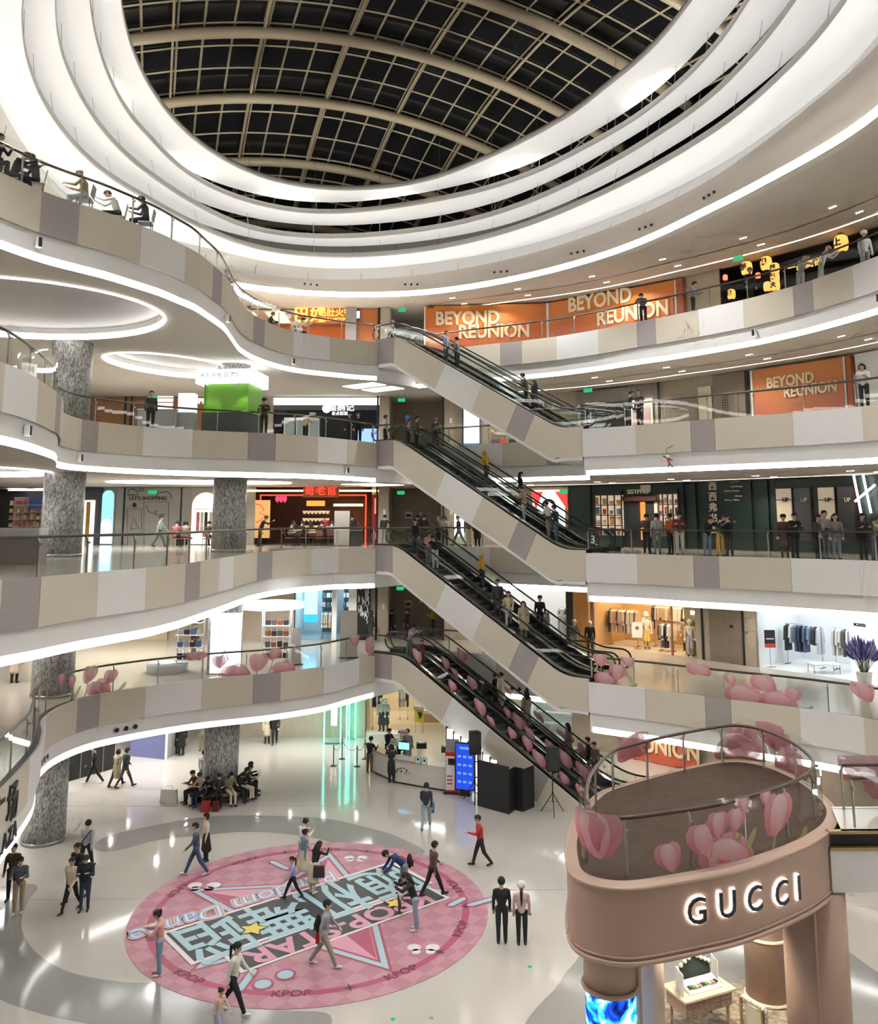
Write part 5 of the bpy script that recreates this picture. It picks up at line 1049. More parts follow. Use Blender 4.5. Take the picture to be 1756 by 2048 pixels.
def tulip(f, s, h, size, a, parent, stem=True, hmin=.04, hmax=1.2, fl=None):
    cl = lambda P_: [(p[0], min(max(p[1], hmin), hmax)) for p in P_]
    if stem:
        q = [(s + .5 * size * math.sin(a) * t * 2.6, h - size * t * 2.2) for t in np.linspace(0, 1, 6)]; L_ = [(x - .025 * size * 2, y) for x, y in q] + [(x + .025 * size * 2, y) for x, y in q[::-1]]; decal(f, cl(L_), M_tg, parent, name='tulip_stem'); decal(f, cl(petal((s + size * .9, h - size * 1.2), size * .18, size * .8, -.7)), M_tg, parent, name='tulip_leaf')
    f2 = fl or f
    decal(f, cl(petal((s - size * .22, h), size * .36, size * .55, a + .25)), M_tp, parent); decal(f, cl(petal((s + size * .22, h), size * .36, size * .55, a - .25)), M_tp, parent); decal(f2, cl(petal((s, h - size * .03), size * .33, size * .56, a)), M_tl, parent)
def tulips(cv, z, items, label, d=-.02, hmax=1.2):
    t = empty('tulip_decal', label=label, cat='decal', group='tulip decals on the glass'); f = decal_surface(cv, z, d); f2 = decal_surface(cv, z, d + .008)
    for s, h, size, a, st in items: tulip(f, s, h, size, a, t, st, fl=f2, hmax=hmax)
    return t
def sx_(cv, x, y, z): return cv.near(un(x, y, z))
c2l, c2b, c2r = EC[2]
S = lambda x, y: sx_(c2l, x, y, 5.4)
tulips(c2l, 5.4, [(S(115, 1413), .95, .42, .1, False), (S(138, 1405), .75, .4, .0, True), (S(175, 1393), .85, .62, -.4, True), (S(212, 1384), .62, .5, -.3, True), (S(190, 1388), .25, .8, 1.2, False)], 'red tulips printed on the left glass of the second level')
tulips(c2l, 5.4, [(S(385, 1361), 1.1, .62, 1.5, False), (S(438, 1356), .7, .5, .1, True), (S(515, 1350), .55, .72, -.2, True), (S(555, 1347), .85, .5, -.5, True), (S(470, 1353), .2, .9, 1.4, False), (S(570, 1346), .2, .8, 1.4, False)], 'large pink tulips printed on the middle glass of the second level')
tulips(c2l, 5.4, [(S(700, 1319), 1.0, .62, .3, False), (S(722, 1312), .6, .75, -.4, True), (S(738, 1306), .35, .6, .2, False)], 'red tulips printed on the glass beside the lowest escalator')
S = lambda x, y: sx_(c2r, x, y, 5.4)
tulips(c2r, 5.4, [(S(1205, 1368), 1.0, .5, .2, True), (S(1240, 1372), .55, .62, -.3, True), (S(1215, 1369), .25, .7, 1.4, False), (S(1262, 1374), 1.1, .5, .3, False)], 'pink tulips printed on the right glass beside the escalator foot')
tulips(c2r, 5.4, [(S(1400, 1392), 1.05, .7, 1.3, False), (S(1456, 1400), .75, .35, .2, True), (S(1535, 1409), .75, .72, .9, True), (S(1590, 1415), .45, .5, -.3, True), (S(1490, 1404), .25, 1.0, 1.5, False), (S(1560, 1412), .2, .9, 1.5, False)], 'pink tulips printed on the right glass of the second level'); tulips(c2r, 5.4, [(S(1735, 1436), .95, .7, .4, True)], 'single pink tulip printed at the far right glass of the second level')
def SP(x, y): return pc.near(un(x, y, 5.4))
dpen = .13 if sgn < 0 else -.13
dpen = .10 * (1 if sgn < 0 else -1)
tulips(pc, 5.42, [(SP(1200, 1757), .85, .85, .2, False), (SP(1335, 1750), .35, .5, .3, True), (SP(1400, 1738), .55, .62, .4, True), (SP(1430, 1730), .8, .45, -.1, True), (SP(1465, 1724), .82, .42, -.3, True), (SP(1545, 1697), .7, .8, -.5, True), (SP(1450, 1726), .2, 1.0, 1.4, False), (SP(1480, 1720), 1.1, .3, .1, False), (SP(1528, 1703), 1.1, .3, .1, False)], 'pink tulips printed on the near glass of the round terrace', d=dpen)
tulips(pc, 5.42, [(SP(1270, 1565), .9, .95, 1.2, False), (SP(1480, 1525), .35, 1.0, 1.4, False), (SP(1490, 1526), .75, .55, .3, True), (SP(1545, 1537), .9, .8, -.2, True), (SP(1580, 1552), .3, 1.0, 1.3, False), (SP(1570, 1547), .8, .45, -.3, True)], 'pink tulips printed on the far glass of the round terrace', d=dpen)
brc = Curve([(9.7, 21.7), (17, 21.85)], .25); tulips(brc, 5.40, [(.6, .95, 1.0, 1.1, False), (1.4, .55, 1.1, 1.2, False)], 'two large red tulip petals printed on the terrace bridge glass', d=.02)
class ECurve:   # decals on the lowest escalator glass
    def __init__(s, base, w): s.b, s.w = base, w
    def f(s, d): return lambda q, h: E3(s.b, q, s.w - d, esmooth(q) + h)
setflight(2)
for w_, lab, its in ((.24, 'near', [(2.6, .6, .5, .3, True), (4.7, .55, .4, -.4, True), (6.3, .6, .55, .2, True), (6.9, .4, .35, 1.0, False), (8.0, .6, .4, -.3, True), (8.8, .7, .45, .1, True), (9.4, .45, .55, .4, True), (9.9, .7, .3, .2, True), (10.6, .5, .4, -.2, True), (11.4, .55, .4, .2, True)]), (1.5, 'inner', [(3.4, .6, .45, .2, True), (4.0, .5, .35, .8, False), (5.0, .65, .5, -.1, True), (7.0, .6, .35, .2, True), (7.6, .6, .55, .0, True), (8.2, .5, .45, .7, True), (9.2, .65, .4, -.4, True), (10.0, .6, .6, .2, True), (10.9, .7, .6, .3, True)]), (3.22, 'far', [(3.2, .65, .5, .0, True), (6.0, .65, .35, 1.2, False), (7.7, .6, .4, 1.2, False), (8.9, .6, .35, 1.2, False), (9.4, .75, .3, .1, True), (10.0, .6, .5, -.4, True)])):
    t = empty('tulip_decal', label='pink tulips printed on the %s glass of the lowest escalator' % lab, cat='decal', group='tulip decals on the glass'); e = ECurve(ESC[2], w_)
    for s, h, size, a, st in its: tulip(e.f(.012), s, h, size, a, t, st, hmin=.24, hmax=.96, fl=e.f(.018))
# ------------------------------------------------------------------ service desk and things around it
def G0(x, y): return un(x, y, 0)
dk = empty('service_desk', (0, 0, 0), label='white angular service desk with timber top', cat='desk')
front = [G0(742, 1543), G0(790, 1566), G0(846, 1576), G0(908, 1586)]; back_ = [(p[0] + .05, p[1] + .75) for p in front]
M_desk = mat('desk_white', (.72, .69, .64), .4)
for a, b_, c, d in zip(front, front[1:], back_, back_[1:]): MB().prism([a, b_, d, c], .08, 1.02).build('desk_section', M_desk, dk)
MB().prism(offset(front[:3], -.06) + back_[:3][::-1], 1.02, 1.1).build('timber_top', mat('desk_timber', (.42, .28, .17), .4), dk); MB().prism(front[2:] + back_[2:][::-1], 1.02, 1.05).build('desk_top', M_desk, dk); MB().prism(offset(front, .04) + back_[::-1], 0, .08).build('plinth', M_blk, dk)
pl = empty('planter_greenery', (*G0(818, 1568), .62), label='strip of green foliage growing from the desk front', cat='plant', group=None)
for i in range(46):
    a = rng.random() * 6.28; x = (rng.random() - .5) * 1.25; l = MB().add([(0, 0, 0), (.05, 0, .05), (.13, 0, .03), (.05, 0, -.03)], [(0, 1, 2, 3), (3, 2, 1, 0)]).build('leaf', mat('leaf_dark', (.03, .08, .03), .5), pl); l.location = (x * .97, -.12 - .1 * rng.random() - x * .12, (rng.random() - .5) * .22); l.rotation_euler = (rng.random() * 2 - 1, rng.random() * 2 - 1, a)
for i, (x, y, lab) in enumerate(((836, 1528, 'left of the pair of framed notices on the service desk'), (849, 1531, 'right of the pair of framed notices on the service desk'))):
    p = un(x, y, 1.1); n_ = empty('framed_notice', (p[0], p[1], 1.11), math.radians(-12), label=lab, cat='notice', group='notices on the service desk'); MB().box((0, 0, .17), (.26, .03, .34)).build('frame', mat('mint_frame', (.35, .55, .5), .4), n_); MB().box((0, -.02, .17), (.18, .01, .24)).build('sheet', M_wht, n_); MB().box((0, -.026, .2), (.09, .004, .1)).build('mark', M_blk, n_)
for i, (x, y) in enumerate(((843, 1502), (893, 1510))):
    p = un(x, y, 1.05); q = empty('ticket_printer', (p[0], p[1] + .3, 1.12), label=('black printer with paper on the service desk', 'black terminal at the right of the service desk')[i], cat='printer'); MB().box((0, 0, .12), (.5, .35, .24)).build('body', M_blk, q); MB().box((0, -.05, .27), (.3, .2, .03)).build('paper', M_wht, q)
mo = empty('monitor', (*un(808, 1507, 1.1), 1.1), math.radians(160), label='bright blue monitor on the service desk', cat='monitor'); MB().box((0, 0, .35), (.6, .04, .36)).build('bezel', M_blk, mo); MB().box((0, .025, .35), (.55, .01, .31)).build('screen', E_cyan, mo); MB().box((0, 0, .09), (.06, .06, .18)).build('stand', M_blk, mo); MB().box((0, 0, .01), (.25, .18, .02)).build('foot', M_blk, mo)
od = empty('potted_orchid', (*un(806, 1500, 1.1), 1.1), label='pink orchid arrangement on the service desk', cat='plant'); MB().lathe([(.12, 0), (.17, .25)], 12).build('pot', M_blk, od)
for i in range(14):
    a = i * .45; MB().add([(0, 0, .22), (.10 * math.cos(a) - .04 * math.sin(a), .1 * math.sin(a) + .04 * math.cos(a), .36), (.36 * math.cos(a), .36 * math.sin(a), .4), (.1 * math.cos(a) + .04 * math.sin(a), .1 * math.sin(a) - .04 * math.cos(a), .36)], [(0, 1, 2, 3), (3, 2, 1, 0)]).build('leaf', mat('leaf_dark', (.03, .08, .03), .5), od)
for i in range(7):
    a = i * .9; x, y = .16 * math.cos(a), .1 * math.sin(a); MB().tube([(x * .3, y * .3, .25), (x, y, .8)], .008, 4).build('stem', mat('stem_green', (.15, .2, .08), .6), od)
    for q in range(4): MB().ball((x * 1.2 + .04 * math.cos(q * 1.6), y * 1.2 + .04 * math.sin(q * 1.6), .82 + .07 * (q % 2)), (.055, .055, .04), 7, 4).build('blossom', mat('orchid_pink', (.55, .22, .28), .6), od)
km = empty('red_vending_kiosk', (*un(904, 1588, 0), 0), math.radians(-8), label='slim red and white charging kiosk at the end of the service desk', cat='kiosk'); MB().box((0, .2, .04), (.75, .6, .08)).build('foot', M_blk, km); MB().box((0, .2, .95), (.6, .42, 1.75)).build('body', mat('kiosk_red', (.55, .03, .04), .35), km); MB().box((-.08, -.02, .9), (.4, .02, 1.45)).build('white_front', M_wht, km); MB().box((-.02, -.04, 1.4), (.3, .02, .28)).build('screen', M_blk, km); MB().add([(-.3, 0, 1.83), (.3, 0, 1.83), (.3, .3, 2.3), (-.3, .3, 2.3)], [(0, 1, 2, 3), (3, 2, 1, 0)]).build('top_panel', M_grey, km)
for i in range(3): MB().box((-.1, -.035, .45 + i * .16), (.24, .01, .06)).build('label_strip', mat('label_red', (.6, .05, .05), .5), km)
# lit grid wall under the lowest escalator and blue information screen
gw = empty('lit_grid_wall', label='white backlit wall with black square grid under the lowest escalator', cat='wall panel'); ga, gb = un(890, 1545, 0), un(1012, 1600, 0); ga = un(893, 1584, 0); gb = un(1012, 1601, 0); ga = (ga[0], ga[1] + .45); gb = (gb[0], gb[1] + .45); L_ = math.hypot(gb[0] - ga[0], gb[1] - ga[1]); dx, dy = (gb[0] - ga[0]) / L_, (gb[1] - ga[1]) / L_
setflight(2); gtop = lambda t: min(3.3, max(.3, 5.4 + esmooth((Vector((ga[0] + dx * L_ * t - A_[0], ga[1] + dy * L_ * t - A_[1], 0))).dot(ED) - .55) - 1.3))
nx = 8
for i in range(nx):
    for j in range(5):
        z0, z1 = j * .68, min((j + 1) * .68, gtop((i + .5) / nx)); 
        if z1 - z0 < .15: continue
        p0 = (ga[0] + dx * (L_ * i / nx + .025), ga[1] + dy * (L_ * i / nx + .025)); p1 = (ga[0] + dx * (L_ * (i + 1) / nx - .025), ga[1] + dy * (L_ * (i + 1) / nx - .025)); MB().wall([p0, p1], z0 + .025, z1 - .025, .03).build('light_tile', emat('tile_glow', (.95, 1, .92), 1.1), gw)
MB().wall(offset([ga, gb], .04), 0, 3.2, .02).build('grid_frame', M_blk, gw) if 0 else None
for i in range(nx + 1): MB().wall(offset([(ga[0] + dx * (L_ * i / nx - .025), ga[1] + dy * (L_ * i / nx - .025)), (ga[0] + dx * (L_ * i / nx + .025), ga[1] + dy * (L_ * i / nx + .025))], -.01), 0, gtop(min(i / nx, 1)), .06).build('grid_bar', M_blk, gw)
for j in range(5):
    tmax = max([t for t in np.linspace(0, 1, 41) if gtop(t) >= j * .68] or [0.02]); MB().wall(offset([ga, (ga[0] + dx * L_ * tmax, ga[1] + dy * L_ * tmax)], -.01), j * .68 - .02 if j else 0, j * .68 + .025, .06).build('grid_bar', M_blk, gw)
isn = empty('information_screen', (*un(930, 1592, 0), 0), math.radians(-22), label='tall blue information screen before the lit grid wall', cat='screen'); MB().box((0, .05, 1.25), (.92, .1, 2.05)).build('housing', M_blk, isn); MB().box((0, -.01, 1.25), (.84, .02, 1.95)).build('display', E_blue, isn); MB().box((0, .1, .12), (.5, .3, .24)).build('foot', M_blk, isn)
for i in range(4):
    for j in range(3): MB().box((-.26 + j * .26, -.025, .6 + i * .36), (.16, .008, .1)).build('map_mark', emat('map_cyan', (.15, .35, 1), .7), isn)
MB().box((0, -.025, 2.05), (.5, .008, .1)).build('map_title', emat('map_cyan', (.15, .35, 1), .7), isn)
# loudspeakers on tripods, black screen panels, floor cover
def speaker(x, y, hh, lab, lab2):
    p = un(x, y, 0); t = empty('speaker_stand', (*p, 0), label=lab2, cat='stand', group='tripod speaker stands')
    MB().tube([(0, 0, .5), (0, 0, hh)], .025, 8).build('pole', M_blk, t); MB().lathe([(.04, .8), (.04, .9)], 8).build('collar', M_blk, t)
    for i in range(3): a = i * 2.094 + .5; MB().tube([(0, 0, .85), (.55 * math.cos(a), .55 * math.sin(a), .02)], .018, 6).build('leg', M_blk, t); MB().tube([(0, 0, .5), (.28 * math.cos(a), .28 * math.sin(a), .45)], .01, 5).build('brace', M_blk, t)
    s = empty('loudspeaker', (p[0], p[1], hh), .2, label=lab, cat='loudspeaker', group='loudspeakers'); MB().prism([(-.27, -.2), (.27, -.2), (.2, .2), (-.2, .2)], 0, .95).build('cabinet', mat('speaker_black', (.012, .012, .012), .7), s); MB().box((0, -.205, .47), (.48, .012, .85)).build('grille', mat('grille', (.03, .03, .03), .5), s); MB().lathe([(.05, -.03), (.05, .0)], 8).build('socket', M_blk, s)
speaker(949, 1603, 2.0, 'black loudspeaker left of the black screens', 'tripod stand of the left loudspeaker'); speaker(1106, 1628, 1.75, 'black loudspeaker right of the black screens', 'tripod stand of the right loudspeaker')
bs = empty('black_screens', label='folding black fabric screens around the music desk', cat='screen'); Q = [un(957, 1612, 0), un(1018, 1629, 0), un(1030, 1620, 0), un(1046, 1624, 0), un(1069, 1614, 0)]
hts = (1.9, 1.75, 1.75, 1.7)
for i in range(4): MB().wall([Q[i], Q[i + 1]], .0, hts[i], .05).build('screen_panel', M_blk, bs)
MB().wall([Q[0], (Q[0][0] + .2, Q[0][1] + 1.2)], 0, 2.2, .05).build('screen_panel', M_blk, bs)
bp = empty('barrier_tape', label='black and white striped tape lying along the escalator foot', cat='tape')
pa, pb = un(1072, 1618, 0), un(1102, 1622, 0)
for i in range(12): t0, t1 = i / 12, (i + 1) / 12; MB().prism([(pa[0] + (pb[0] - pa[0]) * t0, pa[1] + (pb[1] - pa[1]) * t0), (pa[0] + (pb[0] - pa[0]) * t1, pa[1] + (pb[1] - pa[1]) * t1), (pa[0] + (pb[0] - pa[0]) * t1, pa[1] + (pb[1] - pa[1]) * t1 + .06), (pa[0] + (pb[0] - pa[0]) * t0, pa[1] + (pb[1] - pa[1]) * t0 + .06)], .0, .012).build('tape_stripe', M_blk if i % 2 else M_wht, bp)
# stanchions with ropes and the green neon portal
PO = [G0(668, 1527), G0(684, 1518), G0(713, 1533), G0(730, 1517)]
PO = [G0(668, 1560) if 0 else G0(667, 1532), G0(684, 1518), G0(714, 1533), G0(730, 1518)]
for i, p in enumerate(PO):
    s = empty('stanchion', (*p, 0), label=('first', 'second', 'third', 'fourth')[i] + ' rope post from the left before the green neon portal', cat='post', group='rope posts'); MB().lathe([(.17, 0), (.17, .02), (.03, .05)], 14).build('foot', M_blk, s); MB().lathe([(.025, .03), (.025, .95), (.035, .96), (.02, 1.0)], 10).build('post', M_blk, s)
for i, (a, b_) in enumerate(((0, 1), (1, 2), (2, 3))):
    P_ = [Vector((*PO[a], .9)).lerp(Vector((*PO[b_], .9)), t) - Vector((0, 0, .28 * (1 - (2 * t - 1) ** 2))) for t in np.linspace(0, 1, 9)]; o = MB().tube(P_, .014, 5).build('rope', M_blk); tag(o, ('left', 'middle', 'right')[i] + ' sagging rope between the rope posts', 'rope', 'barrier ropes')
ng = empty('neon_portal', label='glass doors edged with green neon beside the clothing shop', cat='door'); 
def nt_(x, y0, y1, Y): 
    d0, d1 = ray(x, y0), ray(x, y1); return [(d0[0] / d0[1] * Y, Y, ZC + d0[2] / d0[1] * Y), (d1[0] / d1[1] * Y, Y, max(0.02, ZC + d1[2] / d1[1] * Y))]
for i, (x, y0, y1) in enumerate(((649, 1418, 1470), (682, 1408, 1460), (694, 1412, 1470), (699, 1405, 1448), (711, 1400, 1446))):
    Y = 49.0 + .3 * i; q = nt_(x, y0, y1, Y); q = [(q[0][0], Y, 3.3), (q[0][0], Y, .03)]; MB().tube(q, .035, 6).build('neon_tube', E_neong, ng)
for xa, xb, Y in ((650, 681, 49.05), (695, 711, 50.0)):
    X0, X1 = ray(xa, 1440)[0] / ray(xa, 1440)[1] * Y, ray(xb, 1440)[0] / ray(xb, 1440)[1] * Y; MB().wall([(X0, Y), (X1, Y)], .03, 3.3, .02).build('glass_leaf', M_glass, ng); MB().box(((X0 + X1) / 2, Y, .05), (X1 - X0, .08, .06)).build('sill', mat('teal_sill', (.05, .3, .25), .4), ng)
MB().box((ray(668, 1440)[0] / ray(668, 1440)[1] * 48.95, 48.95, 1.6), (.35, .02, 1.2)).build('notice', M_wht, ng)
sb = empty('sign_board', (*G0(838, 1466), 0), math.radians(-15), label='yellow number sign with wire basket in the ground floor shop', cat='sign')
for sx in (-.22, .22): MB().tube([(sx, 0, 0), (sx * .8, .05, 1.5)], .018, 5).build('leg', M_gold, sb)
MB().box((0, .02, .95), (.55, .03, .7)).build('board', mat('sign_yellow_board', (.75, .52, .03), .5), sb); text('9', Matrix.Translation((*G0(838, 1466), 0)) @ Matrix.Rotation(math.radians(-15), 4, 'Z') @ Matrix(((1, 0, 0, .05), (0, 0, -1, -.01), (0, 1, 0, .98), (0, 0, 0, 1))), .5, M_blk, sb, .005, .02); MB().box((0, .02, 1.42), (.6, .3, .18)).build('basket', M_steel, sb)
# dark wall, blue hoarding on the left of the ground floor
o = MB().wall([un(138, 1563, 0), un(228, 1537, 0)], 0, 3.3, .1).build('wall_left', M_blk); tag(o, kind='structure')
for t in (.25, .5, .75): MB().box((un(138 + 90 * t, 1563 - 26 * t, 0)[0], un(138 + 90 * t, 1563 - 26 * t, 0)[1] - .03, 1.65), (.03, .03, 3.3)).build('panel_joint', M_steel, o)
o = MB().wall([un(259, 1512, 0), un(330, 1519, 0)], 0, 3.3, .1).build('blue_hoarding', mat('periwinkle', (.16, .18, .36), .5)); tag(o, 'periwinkle blue hoarding panel at the left of the ground floor', 'hoarding'); MB().wall([un(329, 1520, 0), un(333, 1520, 0)], 0, 3.3, .1).build('edge_post', M_wht, o)
o = MB().wall([un(334, 1518, 0), un(366, 1500, 0), un(376, 1484, 0)], 0, 3.3, .1).build('curved_hoarding', mat('grey_hoard', (.35, .34, .33), .5)); tag(o, 'grey curved hoarding beside the blue panel', 'hoarding')
# ------------------------------------------------------------------ people
def capsule(mb, p, q, r1, r2, n=10):
    p, q = Vector(p), Vector(q); d = q - p; L = d.length; d = d.normalized() if L > 1e-6 else Vector((0, 0, 1))
    up = Vector((0, 1, 0)) if abs(d.y) < .9 else Vector((1, 0, 0)); x = d.cross(up).normalized(); y = d.cross(x)
    rings = [(-.97, .25), (-.7, .71), (-.25, .97)]
    prof = [(p + d * (a * r1), b * r1) for a, b in rings] + [(q - d * (a * r2), b * r2) for a, b in reversed(rings)]
    vs = [c + (x * math.cos(2 * math.pi * j / n) + y * math.sin(2 * math.pi * j / n)) * r for c, r in prof for j in range(n)]
    k = len(prof); fs = [(i * n + j, i * n + (j + 1) % n, (i + 1) * n + (j + 1) % n, (i + 1) * n + j) for i in range(k - 1) for j in range(n)]
    fs = [tuple(reversed(f)) for f in fs] + [tuple(range(n)), tuple(range((k - 1) * n, k * n))[::-1]]
    mb.add(vs, fs)
# pose: lean, head pitch, (thigh, knee) L R, (arm fwd, arm out, elbow) L R, seated
POSES = {
 'stand': (.02, .05, (.02, .03), (-.02, .02), (.05, .14, .15), (.05, .14, .15), 0),
 'walk': (.06, .05, (.42, .08), (-.34, .22), (-.35, .12, .25), (.38, .12, .35), 0),
 'stride': (.08, .1, (.30, .05), (-.25, .35), (-.25, .14, .3), (.55, .10, 1.2), 0),
 'phone': (.05, .42, (.04, .05), (-.05, .04), (.25, .16, 1.7), (.3, .16, 1.75), 0),
 'fold': (.05, .25, (.03, .03), (-.03, .05), (.45, .2, 1.35), (.45, .2, 1.4), 0),
 'rail': (.30, .25, (-.12, .02), (-.02, .05), (.75, .22, 1.15), (.8, .22, 1.1), 0),
 'bend': (.8, .4, (.12, .12), (-.1, .1), (-.45, .1, .35), (-.3, .1, .4), 0),
 'cross': (-.05, .3, (.05, .03), (-.12, .25), (.4, .18, 1.7), (.35, .2, 1.2), 0),
 'sit': (.12, .35, (1.45, 1.45), (1.4, 1.35), (.45, .16, 1.15), (.5, .16, 1.2), 1),
 'sitlean': (.35, .4, (1.45, 1.2), (1.5, 1.5), (.7, .18, .9), (.75, .18, .9), 1),
 'reach': (.15, .1, (.05, .03), (-.06, .05), (1.0, .15, .5), (.1, .16, .3), 0)}
PROTO = {}
def proto(pose, outfit):
    key = (pose, outfit)
    if key in PROTO: return PROTO[key]
    lean, hp, lg, rg, la, ra, seated = POSES[pose]
    seg = []   # p, q, r1, r2, region   regions 0 skin 1 top 2 bottom 3 shoes
    V = Vector
    up = V((0, -math.sin(lean), math.cos(lean)))
    H = V((0, 0, .93)); wide = {'plain': 1., 'coat': 1.12, 'dress': .92, 'puffy': 1.2}[outfit]
    seg.append((H + V((-.075, 0, .0)), H + V((.075, 0, .0)), .105, .105, 2))
    W = H + up * .2; Ch = H + up * .40; Sh = H + up * .50
    seg.append((H + up * .05, W, .115 * wide, .112 * wide, 1)); seg.append((W + V((-.03, 0, 0)), Ch + V((-.055, 0, 0)), .105 * wide, .115 * wide, 1)); seg.append((W + V((.03, 0, 0)), Ch + V((.055, 0, 0)), .105 * wide, .115 * wide, 1))
    seg.append((Sh + V((-.135, 0, -.02)), Sh + V((.135, 0, -.02)), .075 * wide, .075 * wide, 1))
    hd = (lean + hp); hup = V((0, -math.sin(hd), math.cos(hd))); hf = V((0, -math.cos(hd), -math.sin(hd)))
    N = Sh + up * .03; NK = N + hup * .10
    seg.append((N, NK, .058, .052, 0)); HC = NK + hup * .105 + hf * .012
    seg.append((HC - hup * .03, HC + hup * .035, .083, .094, 0)); seg.append((HC - hup * .075 + hf * .03, HC - hup * .05 + hf * .03, .055, .06, 0))
    seg.append((HC - hup * .015 + hf * .088, HC - hup * .035 + hf * .105, .012, .017, 0))
    for sx in (-1, 1): seg.append((HC + V((sx * .092, 0, 0)) - hup * .025, HC + V((sx * .094, 0, 0)) + hup * .015, .016, .02, 0))
    for sx, (a, k) in ((-1, lg), (1, rg)):
        hip = H + V((sx * .09, 0, -.02)); kn = hip + V((sx * .005, -math.sin(a), -math.cos(a))) * .42; b = a - k
        an = kn + V((0, -math.sin(b), -math.cos(b))) * .41
        loose = 1.15 if outfit in ('coat', 'plain') else 1.
        seg.append((hip, kn, .088, .062 * loose, 2)); seg.append((kn, an, .06 * loose, .045 * loose, 2))
        ft = max(min(b, .2), -.5); fd = V((0, -math.cos(ft * .8), math.sin(ft * .8) * .6)); he = an + V((0, .035, -.05))
        seg.append((he, he + fd * .19 + V((sx * .015, 0, -.008)), .042, .034, 3))
    hands = []
    for sx, (f, o, e) in ((-1, la), (1, ra)):
        f += lean
        s0 = Sh + V((sx * .175, 0, -.02)); d1 = V((sx * math.sin(o), -math.sin(f) * math.cos(o), -math.cos(f) * math.cos(o))); el = s0 + d1 * .28
        g = f + e; inn = min(e * .28, .4); d2 = V((-sx * math.sin(inn) + sx * math.sin(o) * .4, -math.sin(g) * math.cos(inn), -math.cos(g) * math.cos(inn))).normalized(); wr = el + d2 * .24
        seg.append((s0, el, .058 * wide, .048 * wide, 1)); seg.append((el, wr, .047 * wide, .038 * wide, 1))
        side = V((sx, 0, 0)); nrm = d2.cross(side); nrm = nrm.normalized() if nrm.length > .1 else V((0, 0, 1)); lat = nrm.cross(d2).normalized()
        pc = wr + d2 * .03; seg.append((pc - lat * .022, pc + d2 * .055 - lat * .024, .02, .019, 0)); seg.append((pc + lat * .022, pc + d2 * .055 + lat * .022, .02, .018, 0))
        for q in range(4):
            b0 = pc + d2 * .06 + lat * (.033 - .022 * q); Lf = (.062, .072, .068, .052)[q]; m1 = b0 + d2 * Lf * .55 + nrm * .012 * -1; seg.append((b0, m1, .0105, .0095, 0)); seg.append((m1, m1 + d2 * Lf * .4 - nrm * .025, .0095, .0085, 0))
        t0 = pc + lat * -.03 * sx; t1 = t0 + d2 * .035 - lat * .03 * sx; seg.append((t0, t1, .0125, .0115, 0)); seg.append((t1, t1 + d2 * .03 - lat * .004 * sx, .0115, .01, 0))
        hands.append(wr + d2 * .09)
    if outfit in ('coat', 'dress') and not seated:
        low = .42 if outfit == 'coat' else .5; bot = V((0, (lg[0] + rg[0]) * -.15, .93 - low))
        for sx in (-1, 1): seg.append((H + V((sx * .05, 0, .05)), bot + V((sx * .07, -.02, 0)), .12 * wide, .135, 1 if outfit == 'coat' else 4)); seg.append((H + V((sx * .05, 0, .0)), bot + V((sx * .07, .06, 0)), .11, .12, 1 if outfit == 'coat' else 4))
    if outfit == 'dress' and seated: seg.append((H + V((0, -.05, 0)), H + V((0, -.4, .0)), .15, .14, 4))
    mb = MB()
    for p, q, a, b, r in seg: capsule(mb, p, q, a, b)
    o = mb.build('body_proto', M_wht)
    m = o.modifiers.new('r', 'REMESH'); m.mode = 'VOXEL'; m.voxel_size = .0125; m.use_smooth_shade = True
    d = o.modifiers.new('s', 'SMOOTH'); d.factor = .5; d.iterations = 2
    d = o.modifiers.new('d', 'DECIMATE'); d.ratio = .16
    me = bpy.data.meshes.new_from_object(o.evaluated_get(bpy.context.evaluated_depsgraph_get())); me.name = 'body'
    bpy.data.objects.remove(o)
    n = len(me.vertices); co = np.empty(n * 3, np.float32); me.vertices.foreach_get('co', co); co = co.reshape(-1, 3)
    zmin = co[:, 2].min(); co[:, 2] -= zmin; me.vertices.foreach_set('co', co.ravel())
    sh = Vector((0, 0, -zmin))
    fc = np.empty(len(me.polygons) * 3, np.float32); me.polygons.foreach_get('center', fc); fc = fc.reshape(-1, 3); fc[:, 2] += 0
    best = np.full(len(fc), 9.); reg = np.zeros(len(fc), np.int32)
    for p, q, a, b, r in seg:
        P = np.array(p + sh); D = np.array(q - p); L2 = max(float(D @ D), 1e-9); t = np.clip(((fc - P) @ D) / L2, 0, 1)
        dist = np.linalg.norm(fc - (P + t[:, None] * D), axis=1) - (a + (b - a) * t) - (.006 if r in (1, 4) else 0)
        u = dist < best; best[u] = dist[u]; reg[u] = r
    for _ in range(5): me.materials.append(M_wht)
    me.polygons.foreach_set('material_index', reg); me.polygons.foreach_set('use_smooth', [True] * len(fc)); me.update()
    PROTO[key] = dict(me=me, head=HC + sh, hd=hd, hands=[h + sh for h in hands], chest=Ch + sh, hip=H + sh, lean=lean, seat=(H + sh).z - .12)
    return PROTO[key]
